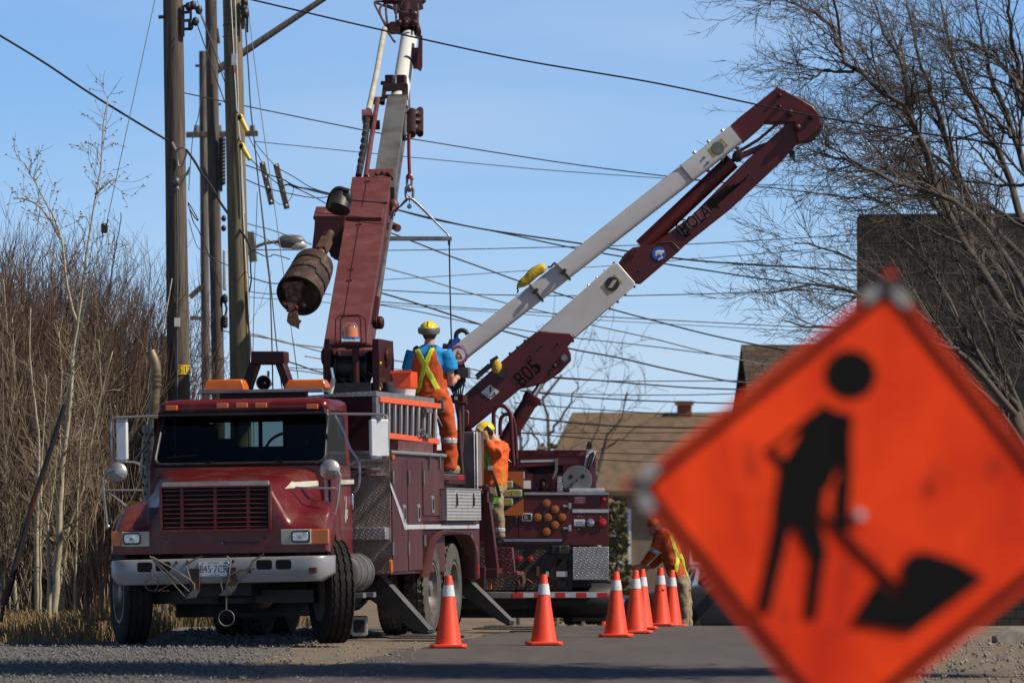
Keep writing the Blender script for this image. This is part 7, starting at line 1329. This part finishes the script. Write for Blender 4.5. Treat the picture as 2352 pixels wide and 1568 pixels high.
iron(f3, t3, 'pole_hardware', [('e','ze',((530,y),),.06,-.05) for y in (470,490,640,665,690)] + [('t','ze',((520,470),(545,560),(530,640)),.02,-.05),('t','z6',((475,210),(490,320)),.03,0),('t','z6',((480,765),(508,768)),.02,0),('t','z6',((445,620),(455,900),(500,1330)),.015,-.1),('e','zd',((520,1000),),.05,0),('e','zd',((520,1080),),.05,0)], 'black', 72)
t2, f2 = pole('utility_pole', 'thin grey far pole with a wooden crossarm, topped just below the picture top', 'utility pole', [(466,118), (469,450), (473,900), (476,1440)], 95, .077, .1, 'pole_grey', 'utility poles')
m = MB(); m.beam(lp(f2, 'zd', 214, 318, 94.7), lp(f2, 'zd', 800, 306, 94.7), .12, .11); ca = m.build('crossarm', 'pole_old', t2, bevel=.01); m = MB()
for x in (300, 480, 755): m = MB(); m.tube([lp(f2, 'zd', x, 300, 94.7), lp(f2, 'zd', x, 240, 94.7)], [.06, .05], 8); m.build('insulator', 'grey_steel', ca)
m = MB(); m.beam(lp(f2, 'ze', 243, 468, 94.8), lp(f2, 'ze', 338, 382, 94.8), .1, .1); m.build('brace', 'pole_grey', t2)
iron(f2, t2, 'pole_hardware', [('b','ze',((245,635),(330,640)),.08,-.1),('t','z6',((318,485),(345,485)),.03,0)], 'grey_steel', 95)
for x, ytop, Y, lab in ((377, 772, 112, 'far grey pole half hidden left of the S12 pole'), (342, 838, 120, 'short far pole stub behind the exhaust stack')): pole('utility_pole', lab, 'utility pole', [(x, ytop), (x+1, 1100), (x+2, 1440)], Y, .09, .11, 'pole_grey', 'utility poles')
# street lamp beyond the new pole
fl_ = Frame((W(556, 1440, 100).x, 100, -1.6)); t = thing('street_lamp', 'grey cobra-head street lamp reaching out behind the new pole', 'street lamp', fl_); m = MB(); m.tube([V((0,0,0)), fl_.inv(W(556, 520, 100))], [.09, .07], 10); m.build('pole', 'pole_grey', t, smooth=60)
m = MB(); m.tube(resample([lp(fl_, 'zd', x, y, 99.9) for x, y in ((700,1300),(770,1240),(850,1205),(920,1193),(985,1192))], 12), .035, 8); m.build('arm', 'pole_grey', t, smooth=60); m = MB(); P = [lp(fl_, 'zd', x, y, 99.9) for x, y in ((965,1192),(1000,1190),(1080,1190),(1150,1190),(1185,1195))]; m.tube(P, [.08, .14, .15, .13, .04], 14); m.cbox(lp(fl_, 'zd', 1010, 1162, 99.9), (.08, .08, .08)); m.build('lamp_head', 'grey_steel', t, smooth=50); m = MB(); m.ell(lp(fl_, 'zd', 1125, 1215, 99.9), (.2, .14, .12), 14); m.build('lens', 'tape', t, smooth=180)
m = MB(); m.beam(lp(fl_, 'zd', 735, 1110, 99), lp(fl_, 'zd', 762, 1352, 99), .16, .16); m.build('bracket', 'pole_grey', t)
# the two hanging dead-end arms
for lab, P in (('dark wooden arm hanging in the wires nearer the new pole, left of its twin', ((833,542),(912,886))), ('dark wooden arm hanging in the wires nearer the boom, right of its twin', ((946,556),(1037,920)))):
    fr = Frame(WQ('zd', *P[0], 76)); t = thing('crossarm', lab, 'crossarm', fr, 'hanging dead-end arms'); m = MB(); m.beam(fr.inv(WQ('zd', *P[0], 76)), fr.inv(WQ('zd', *P[1], 76)), .09, .09, up=(0,1,0)); m.build('beam', 'pole_old', t, bevel=.008); 
    for f in (.04, .35, .6, .93): p = fr.inv(WQ('zd', lerp(P[0][0], P[1][0], f), lerp(P[0][1], P[1][1], f), 75.93)); m = MB(); m.ell(p, (.03, .03, .03), 8); m.build('bolt', 'steel', t)
# yellow line guards on the new pole
for lab, a_, b_ in (('yellow line guard clipped to the new pole, the upper one', (658,178), (715,292)), ('yellow line guard clipped to the new pole, the lower one', (670,412), (735,520))):
    fr = Frame(WQ('zd', *a_, 58.35)); t = thing('line_guard', lab, 'line guard', fr, 'yellow line guards'); p0, p1 = fr.inv(WQ('zd', *a_, 58.35)), fr.inv(WQ('zd', *b_, 58.3)); m = MB(); m.tube([p0, p0.lerp(p1, .3), p1], [.04, .032, .026], 12); m.ell(p0, (.042, .045, .05), 12); m.mat(1).ell(p0 + V((-.008, -.03, .004)), (.028, .022, .034), 10); m.build('hood', ['yellow', 'void'], t, smooth=50)
# ================================================================ wires
def wire(label, k, pts, Y0, Y1, th, mt='wire', group='overhead wires', name='overhead_wire', n=None):
    P = [q(k, x, y) for x, y in pts] if isinstance(k, str) else pts; d = [0]
    for a, b_ in zip(P, P[1:]): d.append(d[-1] + math.hypot(b_[0]-a[0], b_[1]-a[1]))
    near = lambda Y: Y if Y < 63 else 63 + (Y-63)*.35
    R_ = [W(x, y, near(lerp(Y0, Y1, s_/d[-1]))) for (x, y), s_ in zip(P, d)]; n = n or 10*len(P); S_ = resample(R_, n); o = S_[0].copy()
    m = MB(); m.tube([p - o for p in S_], [th*.85*p.y/FPX/2 for p in S_], 6); ob = m.build(name, mt, None, smooth=180); ob.location = o; return tag(ob, label, 'wire', group)
wire('thick twisted cable crossing high over the boom tip and in front of the boom knuckle', 'd', [(562,-4),(720,33),(880,70),(1180,135),(1500,190),(1750,243),(1900,272),(2200,318),(2360,335)], 59, 56, 5.2)
wire('dark wire from the S12 pole passing the grey boom section and the white boom', 'd', [(425,214),(560,243),(850,302),(1000,328),(1300,375),(1590,412),(1760,430),(1960,455),(2360,505)], 60, 75, 3.4)
wire('thin wire just under the S12 pole wire, across the rusty winch rope', 'd', [(585,325),(850,352),(1150,381),(1286,393),(1591,414),(1726,423),(1929,430),(2360,452)], 80, 90, 2.4)
wire('thick black cable from the derrick boom elbow running behind both aerial arms', 'd', [(905,480),(1000,503),(1115,527),(1331,559),(1543,592),(1719,607),(2076,626),(2360,630)], 70, 75, 5.0)
wire('second black cable diverging just below the thick one, behind the bear emblem', 'd', [(905,480),(1000,505),(1150,534),(1320,570),(1528,606),(1644,624),(1757,641),(1944,664),(2150,705)], 71, 73, 4.2)
wire('dark cable dropping from the boom to the yellow bag and on under the white section', 'd', [(880,528),(945,553),(1031,587),(1114,617),(1194,646),(1318,685),(1401,709),(1513,739),(1644,772),(1809,806)], 72, 80, 4.2)
wire('cable crossing the hanging bar rope halfway and ending by the brown roof', 'd', [(870,611),(964,637),(1031,658),(1159,695),(1264,719),(1359,746),(1494,776),(1644,814),(1760,838)], 76, 84, 3.6, 'wire_grey')
wire('level wire at the height of the hard hat tops behind the white insulator section', 'd', [(862,665),(1031,674),(1192,678),(1325,679),(1438,679),(1682,673),(1870,664),(2050,652)], 80, 80, 3.0)
wire('faint thin wire rising rightward across the yellow bag', 'd', [(868,643),(1039,633),(1204,622),(1406,610),(1600,594),(1794,579),(1963,562),(2360,520)], 85, 82, 2.0)
wire('nearly level wire just under the hanging bar, rising into the bare tree', 'd', [(870,575),(1039,573),(1433,564),(1577,561),(1832,547),(2076,532),(2360,515)], 82, 80, 2.6)
wire('thick sagging cable behind the yellow helmet, on to the grey gable', 'd', [(860,668),(964,699),(1091,741),(1160,761),(1303,799),(1419,821),(1532,847),(1663,873),(1735,880)], 78, 86, 5.0)
wire('upper of three close thin wires between derrick and white boom', 'd', [(860,692),(1039,705),(1131,711),(1264,719),(1382,727),(1607,739),(1884,753),(2050,758)], 86, 90, 2.8)
wire('middle of three close thin wires between derrick and white boom', 'd', [(860,698),(964,705),(1131,716),(1256,726),(1374,735),(1779,757),(2000,766)], 88, 92, 2.0)
wire('lowest of three close thin wires, sagging past the helmet to the boom rest', 'd', [(860,698),(964,716),(1080,741),(1174,754),(1226,762),(1322,776),(1494,795),(1644,814),(1764,825)], 84, 90, 3.0)
wire('short visible wire left of the blue shirt at shoulder height', 'd', [(872,820),(930,831),(1073,846),(1102,851),(1200,868)], 88, 92, 4.0, 'wire_grey')
wire('short visible wire left of the blue shirt at elbow height', 'd', [(700,818),(790,832),(874,842),(926,850),(1065,866),(1194,876)], 90, 95, 3.4, 'wire_grey')
wire('upper straight wire from the boom eye toward the grey gable', 'd', [(1240,864),(1273,868),(1382,874),(1520,875),(1693,874),(1760,872)], 92, 92, 2.8)
wire('twisted cable just below the straight wire, toward the grey gable', 'd', [(1240,864),(1330,870),(1419,877),(1569,889),(1693,894),(1800,898)], 90, 92, 4.4)
wire('level thin wire above the chimney top', 'd', [(1194,896),(1307,904),(1532,907),(1686,904),(1760,902)], 98, 96, 2.8)
wire('twisted cable touching the chimney top', 'd', [(1194,896),(1232,902),(1419,917),(1663,926),(1760,928)], 96, 96, 4.0)
wire('wire sloping down onto the tan roof ridge', 'd', [(1180,924),(1236,930),(1382,941),(1588,954),(1720,962)], 97, 97, 3.2)
wire('thick cable crossing the upper part of the tan roof', 'd', [(1150,947),(1213,959),(1398,977),(1577,982),(1720,984)], 98, 98, 5.0)
wire('thin cable crossing the middle of the tan roof', 'd', [(1150,988),(1189,993),(1392,1009),(1551,1013),(1720,1016)], 98, 98, 3.6)
wire('level thin wire across the tan roof just above its middle cable', 'd', [(1150,992),(1189,993),(1380,994),(1551,993),(1720,992)], 99, 99, 2.6)
wire('lowest roof wire, near the tan roof eaves', 'd', [(1150,1044),(1190,1047),(1330,1053),(1458,1059),(1600,1064)], 99, 99, 3.0)
wire('second lowest roof wire above the eaves wire', 'd', [(1150,1032),(1250,1036),(1400,1040),(1560,1044),(1700,1046)], 99, 99, 2.6)
# between the poles and the derrick
wire('upper cable from the new pole to the hanging arms and the auger motor', 'zd', [(690,562),(800,600),(880,640),(1000,680),(1120,740),(1400,812)], 70, 76, 3.4)
wire('lower cable from the new pole sagging to the auger motor', 'zd', [(695,680),(850,745),(1000,785),(1200,825),(1320,830),(1420,812)], 72, 77, 3.0)
wire('wire from the right hanging arm top sloping to the auger motor', 'zd', [(965,590),(1100,665),(1230,745),(1400,803)], 76, 76, 2.8)
wire('bundled cable from the right hanging arm splice to the boom', 'zd', [(1015,730),(1060,722),(1120,745),(1230,762),(1400,800)], 76, 76, 5.0)
wire('cable from the hanging arm splice down to the winch drum', 'zd', [(1050,725),(1160,775),(1270,830),(1375,890)], 76, 76, 3.2)
wire('looped jumper under the two hanging arms', 'zd', [(925,840),(960,875),(1000,885),(1050,860),(1085,790),(1090,745)], 76, 76, 2.0)
wire('grey cable from the new pole to the lamp and the auger top', 'zd', [(705,1040),(800,1065),(900,1090),(1060,1145),(1240,1212)], 82, 84, 3.2, 'wire_grey')
wire('thin wire curving from the new pole under the grey lamp cable', 'zd', [(712,1105),(800,1135),(890,1180),(960,1220)], 82, 84, 2.4, 'wire_grey')
wire('level black wire under the street lamp', 'zd', [(740,1255),(900,1256),(1110,1255)], 84, 84, 3.2)
wire('service drop sagging below the lamp arm to the auger', 'zd', [(760,1262),(850,1305),(900,1310),(935,1295),(1060,1332)], 83, 84, 3.2)
wire('pair of black cables behind the auger middle', 'ze', [(720,300),(800,325),(890,350),(960,356),(1100,370)], 86, 88, 3.6)
wire('level wire behind the lower auger flight', 'ze', [(730,420),(840,436),(945,440),(1340,440),(1400,450)], 90, 90, 2.6)
wire('thin lowest wire behind the lower auger flight', 'ze', [(720,465),(945,482),(1300,505),(1390,514)], 92, 92, 2.0)
wire('upper twisted cable from the new pole to the derrick pivot', 'ze', [(520,740),(620,760),(745,780),(960,815),(1100,850),(1340,880),(1500,905)], 86, 88, 3.8, 'wire_grey')
wire('lower twisted cable from the new pole to the derrick pivot', 'ze', [(750,766),(820,780),(960,822),(1100,855),(1200,880),(1340,915),(1450,935)], 86, 88, 3.8, 'wire_grey')
wire('cable from the boom rest to the turntable, steepest of three', 'ze', [(1010,982),(1120,1015),(1230,1055),(1340,1085),(1440,1110)], 88, 90, 4.2)
wire('level wire just above the cab beacon behind the boom rest', 'ze', [(1000,1040),(1200,1048),(1340,1056),(1460,1065)], 92, 92, 2.6)
wire('wire sagging from the boom rest toward the turntable foot', 'ze', [(1030,1058),(1200,1075),(1340,1098),(1460,1118)], 90, 92, 3.0)
for i, (y0, y1) in enumerate(((940,960), (985,1000), (1180,1195), (1255,1262))): wire(['faint far wire between the S12 pole and the grey pole, topmost', 'faint far wire between the S12 pole and the grey pole, second', 'faint far wire left of the light bar, third down', 'faint far wire left of the light bar, lowest'][i], 'ze', [(240, y0), (335, (y0+y1)/2), (560, y1)], 100, 100, 2.2, 'wire_grey')
# steep lines round the poles
wire('long thin dark green guy line in the open sky left of the S12 pole', 'd', [(357,-6),(316,184),(246,507)], 58, 56, 2.4, 'guy_green', 'guy lines', 'guy_wire')
wire('lower run of the green guy line among the aspens, below the black strain insulator', 'd', [(238,540),(206,657),(150,920)], 56, 54, 2.4, 'guy_green', 'guy lines', 'guy_wire')
S_ = Frame(W(239, 524, 56)); t = thing('strain_insulator', 'small black strain insulator on the green guy line', 'insulator', S_); m = MB(); m.prism(rrect((0,0,0), X, Z_, .075, .115, .02), (0, .05, 0)); m.tube([(.03, .02, .05), (.05, .02, .1)], .008, 6); m.tube([(-.02, .02, -.05), (-.02, .02, -.1)], .008, 6); m.build('block', 'black', t, bevel=.008)
wire('thick bundled cable coming in from the upper left to the S12 pole', 'd', [(-10,76),(100,143),(200,210),(300,272),(385,323)], 57, 59.8, 6.0)
wire('thick slack cable from the S12 pole across the new pole to the lamp bracket', 'zd', [(215,440),(280,530),(345,640),(420,740),(500,880),(600,1020),(700,1160),(748,1255)], 59.7, 58.2, 7.0)
wire('short hanging tail of the slack cable below the lamp bracket', 'zd', [(745,1255),(740,1400),(745,1500),(728,1600)], 58.2, 58.2, 4.6)
wire('black hoisting cable hanging from the block on the new pole', 'd', [(562,42),(570,150),(576,250),(583,312),(592,400),(602,490),(611,580),(620,660),(625,806),(627,915)], 58, 56, 4.2, 'wire', 'hoisting lines', 'hoist_rope')
wire('second black hoisting cable running close beside the first', 'd', [(589,380),(598,450),(612,570),(622,655),(629,730),(637,806),(650,910)], 58, 56, 3.2, 'wire', 'hoisting lines', 'hoist_rope')
wire('grey hand line slanting from the new pole top to below the auger', 'd', [(568,-4),(580,103),(600,260),(614,359),(633,490),(650,617),(668,748),(685,870)], 58.2, 56, 2.6, 'wire_grey', 'hoisting lines', 'hoist_rope')
wire('thin plumb line hanging straight beside the new pole', 'd', [(591,440),(586,600),(583,720),(581,806),(580,900)], 58, 58, 2.2, 'wire_grey', 'hoisting lines', 'hoist_rope')
wire('taut wire from the S12 pole head slanting across to the lower yellow guard', 'z6', [(325,160),(400,370),(480,600),(560,815),(650,1040),(670,1075)], 59.8, 58.4, 3.6)
wire('taut wire from the S12 pole head slanting across to the upper yellow guard', 'z6', [(345,80),(430,300),(520,560),(600,770),(650,860)], 59.8, 58.4, 3.2)
wire('thin line from the S12 pole head crossing behind the new pole', 'z6', [(330,0),(420,260),(490,430),(560,640)], 60, 60, 2.2, 'wire_grey')
wire('wire between the upper yellow guard and the left hanging arm', 'zd', [(700,290),(760,400),(820,520),(836,545)], 60, 75, 2.4)
wire('wire between the lower yellow guard and the left hanging arm', 'zd', [(735,515),(780,555),(880,650),(985,740),(1010,790)], 60, 75, 2.8)
wire('thin wire from the crossarm end to the right hanging arm', 'zd', [(770,370),(830,450),(925,555)], 90, 76, 2.2)
wire('white guy strand slanting between the S12 pole and the grey far pole', 'z6', [(475,0),(420,310),(370,640),(340,860),(300,1010),(270,1400)], 62, 62, 2.6, 'wire_grey', 'guy lines', 'guy_wire')
wire('thin guy strand crossing from the S12 pole foot up to the grey far pole', 'ze', [(250,960),(300,780),(335,620)], 66, 66, 2.2, 'wire_grey', 'guy lines', 'guy_wire')
wire('slack wire winding from the S12 pole to the brown pole', 'zd', [(228,870),(270,1020),(320,1110),(400,1300),(450,1440),(490,1568)], 62, 70, 3.0, 'wire_grey')
wire('thin slack wire over the brown pole to the new pole', 'zd', [(235,1010),(300,1220),(400,1300),(480,1350),(600,1400),(710,1440)], 62, 58.4, 2.4, 'wire_grey')
wire('looped dark service cable hanging free right of the S12 pole', 'zd', [(228,870),(250,900),(310,1010),(290,1000),(240,920)], 60, 60, 3.6)
wire('thin wire from the grey far pole down behind the brown pole', 'ze', [(340,440),(370,600),(415,900),(450,1100)], 68, 68, 2.2, 'wire_grey')
# guy with its yellow plastic guard behind the left wheel
S_ = Frame(W(243, 1440, 58)); t = thing('guy_guard', 'yellow plastic guard tube on a guy wire behind the left front wheel', 'guy guard', S_); m = MB(); m.tube([S_.inv(W(238, 1450, 58)), S_.inv(W(308, 1150, 58))], [.05, .04], 12); m.build('tube', 'yellow', t, smooth=60)
m = MB(); m.tube([S_.inv(W(308, 1150, 58)), S_.inv(W(333, 1000, 58)), S_.inv(W(395, 640, 59.5))], .008, 6); m.build('strand', 'wire_grey', t)
# slanting steel rod at the left edge
S_ = Frame(W(2, 1440, 50.4)); t = thing('steel_rod', 'long dark rusty rod leaning in the dry grass at the left edge', 'rod', S_); m = MB(); PP = [S_.inv(WQ('z13', x, y, 50.4)) for x, y in ((314,215),(240,450),(160,690),(100,900),(60,1050),(12,1190))]; m.tube(PP, [.026,.028,.03,.032,.034,.026], 10); m.build('shaft', 'rod_rust', t, smooth=60); m = MB(); m.tube([S_.inv(WQ('z13', 60, 1050, 50.4)), S_.inv(WQ('z13', 18, 1180, 50.4))], .042, 10); m.tube([S_.inv(WQ('z13', 14, 1195, 50.4)), S_.inv(WQ('z13', 5, 1270, 50.4))], .02, 8); m.build('ferrule', 'rust', t, smooth=60)
# ================================================================ loose gear on and under the trucks
t = thing('ladder', 'orange fibreglass extension ladder hung on the side of the near truck', 'ladder', T); m = MB(); r_ = 1.1
def LD(x, y, dr=0.0): p = FS('z3', x, y, r_); p.x += dr; return p
tl, tr_, bl, br = LD(432, 435), LD(876, 485), LD(505, 702), LD(866, 745)
bl = LD(432, 694)
for a_, b_ in ((tl, tr_), (bl, br)): m = MB(); m.beam(a_, b_, .045, .06); m.build('rail', 'ladder', t, bevel=.006)
for i in range(10):
    f = (i + .6)/10.2; a_, b_ = tl.lerp(tr_, f), bl.lerp(br, f); m = MB(); m.beam(b_, a_, .03, .062, up=(0,1,0)); m.build('rung', 'alu', t, bevel=.004)
m = MB(); m.box(tuple(LD(415, 700, -.04)), tuple(LD(440, 420, .0))); m.build('end_plate', 'steel', t); m = MB(); m.tube(resample([LD(x, y, .05) for x, y in ((715,655),(735,665),(735,695),(712,700),(700,680),(712,655))], 12), .008, 5); m.build('rung_lock', 'grey_steel', t); m = MB(); m.beam(LD(740, 515, .05), LD(785, 520, .05), .03, .05); m.build('rung_lock', 'grey_steel', t); m = MB(); m.beam(LD(735, 700, .05), LD(780, 708, .05), .03, .04); m.build('rung_lock', 'grey_steel', t)
S_ = Frame(T.M @ V((.2, 5.1, 2.62)), T.yaw); p0, p1 = S_.inv(WQ('z3', 500, 388, 53.9)), S_.inv(WQ('z3', 672, 300, 53.9))
t = thing('bucket', 'white tool bucket under the orange tray behind the upper bin lid', 'bucket', S_); cxb = (p0.x+p1.x)/2; m = MB(); m.lathe((cxb-.05, p0.y+.35, -.0), Z_, [(0, .15), (p1.z-.02, .175), (p1.z, .185), (p1.z, .17), (.03, .14)], 24); m.build('pail', 'white', t, smooth=50); m = MB(); m.tube([(cxb-.25, p0.y+.1, .1), (cxb-.29, p0.y+.05, .3), (cxb-.26, p0.y+.05, .42), (cxb-.22, p0.y+.05, .4)], .02, 8); m.build('rope', 'lime', t)
S_ = Frame(T.M @ V((.25, 5.1, 2.8)), T.yaw); t = thing('tool_tray', 'orange plastic tool tray beside the blue-shirted worker', 'tray', S_); m = MB(); P = [S_.inv(WQ('z3', x, y, 53.7)) for x, y in ((522,232),(672,228),(672,335),(665,355),(555,352),(540,335))]; m.prism(P, (0, .35, 0)); m.build('tray', 'orange_plastic', t, bevel=.012); m = MB(); m.beam(S_.inv(WQ('z3', 518, 234, 53.68)), S_.inv(WQ('z3', 672, 230, 53.68)), .05, .03); m.build('rim', 'orange_plastic', t)
S_ = Frame(W(826, 1447, 52.0)); S_ = Frame((S_.loc.x, 52, 0)); t = thing('tool_case', 'silver ribbed case on the ground behind the right front wheel', 'case', S_); p0, p1 = S_.inv(WQ('z2', 1990, 1250, 52)), S_.inv(WQ('z2', 2112, 1142, 52)); m = MB(); rbox(m, ((p0.x+p1.x)/2, .25, (p1.z)/2+.0), X, Z_, p1.x-p0.x, p1.z-.005, .25, .03); m.build('shell', 'alu', t, bevel=.008); m = MB(); rbox(m, ((p0.x+p1.x)/2, .01, p1.z/2), X, Z_, (p1.x-p0.x)*.68, p1.z*.62, .02, .02); m.build('vent', 'black', t)
# the steel bar slung under the hook
BY = 59.0; S_ = Frame(WQ('za', 1100, 1460, BY)); t = thing('spreader_bar', 'grey steel bar slung level from the winch hook by two cables', 'lifting bar', S_); m = MB(); m.beam(S_.inv(WQ('za', 700, 1461, BY)), S_.inv(WQ('za', 1298, 1461, BY)), .06, .055); m.build('bar', 'steel', t, bevel=.006)
m = MB(); m.tube([S_.inv(WQ('z7', 722, 1452, BY)), S_.inv(WQ('za', 1090, 1250, BY)), S_.inv(WQ('za', 1262, 1425, BY)), S_.inv(WQ('za', 1282, 1450, BY))], [.022, .02, .011, .016], 6); m.tube([S_.inv(WQ('z7', 712, 1452, BY)), S_.inv(WQ('za', 980, 1265, BY+.2)), S_.inv(WQ('za', 720, 1452, BY+1))], [.022, .012, .011], 6); m.ell(S_.inv(WQ('za', 1037, 1265, BY)), (.03, .01, .03), 12); m.tube([S_.inv(WQ('za', 1037, 1225, BY)), S_.inv(WQ('za', 1037, 1262, BY))], .006, 5); m.build('sling', 'steel', t, smooth=60)
m = MB(); m.cbox(S_.inv(WQ('za', 1281, 1482, BY)), (.03, .03, .08)); m.tube(resample([S_.inv(WQ('zb', x, y, BY)) for x, y in ((1282,255),(1286,500),(1292,760),(1298,910),(1300,960))], 12), .0105, 6); m.build('tag_line', 'wire', t)
# ================================================================ cars beyond the crest
def car(label, x, Y, yaw, mt, name='parked_car'):
    fr = Frame((x, Y, ground_z(Y)), yaw); t = thing(name, label, 'car', fr); m = MB(); S = [(0, .35, .58, .70), (.06, .28, .68, .82), (.35, .24, .76, .88), (1.0, .22, .84, .9), (1.45, .22, .90, .91), (3.3, .22, .93, .91), (4.0, .26, .9, .88), (4.3, .32, .85, .8), (4.38, .4, .7, .7)]
    m.loft([[p for p in rrect((0, y, (lo_+hi_)/2), X, Z_, 2*w, hi_-lo_, .12, 4)] for y, lo_, hi_, w in S]); body_ = m.build('body', mt, t, smooth=50)
    m = MB(); L = [[(-.80, 1.2, .88), (.80, 1.2, .88), (.82, 3.7, .9), (-.82, 3.7, .9)], [(-.62, 1.95, 1.42), (.62, 1.95, 1.42), (.62, 3.05, 1.42), (-.62, 3.05, 1.42)]]; m.loft(L); m.build('window', 'glass_dark', t); m = MB(); rbox(m, (0, 2.5, 1.415), X, Y_, 1.3, 1.2, .05, .1)
    for sx in (-1, 1):
        for a_, b_ in (((.80*sx, 1.2, .89), (.63*sx, 1.95, 1.42)), ((.82*sx, 3.7, .9), (.63*sx, 3.05, 1.42)), ((.81*sx, 2.45, .9), (.635*sx, 2.45, 1.42))): m.beam(a_, b_, .06, .05)
    m.build('roof', mt, t)
    for sx in (-1, 1):
        m = MB(); m.cbox((sx*1.0, 1.55, .95), (.2, .1, .15)); m.build('side_mirror', 'black_gloss', t, bevel=.03); m = MB(); rbox(m, (sx*.6, .1, .6), X, Z_, .36, .14, .08, .04); m.build('headlight', 'lens', t, bevel=.01)
        for yy_ in (.85, 3.45): m = MB(); m.lathe((sx*.82, yy_, .31), (sx, 0, 0), [(-.1, .2), (-.1, .3), (.08, .31), (.1, .26), (.09, .2), (.05, .19), (.06, 0)], 22); m.build('wheel', 'rubber', t, smooth=40)
    m = MB(); rbox(m, (0, .02, .5), X, Z_, .9, .16, .03, .04); m.build('grille', 'black', t); return t
car('silver car low beyond the road crest at the edge of the sign', 3.95, 80, rad(4), 'car_silver')
car('dark grey car side-on behind the leaning worker, its mirror showing between cones', W(1425, 1400, 70).x, 70.6, rad(-90), 'car_dark')
print('objects', len(bpy.data.objects), 'verts', sum(len(m.vertices) for m in bpy.data.meshes))
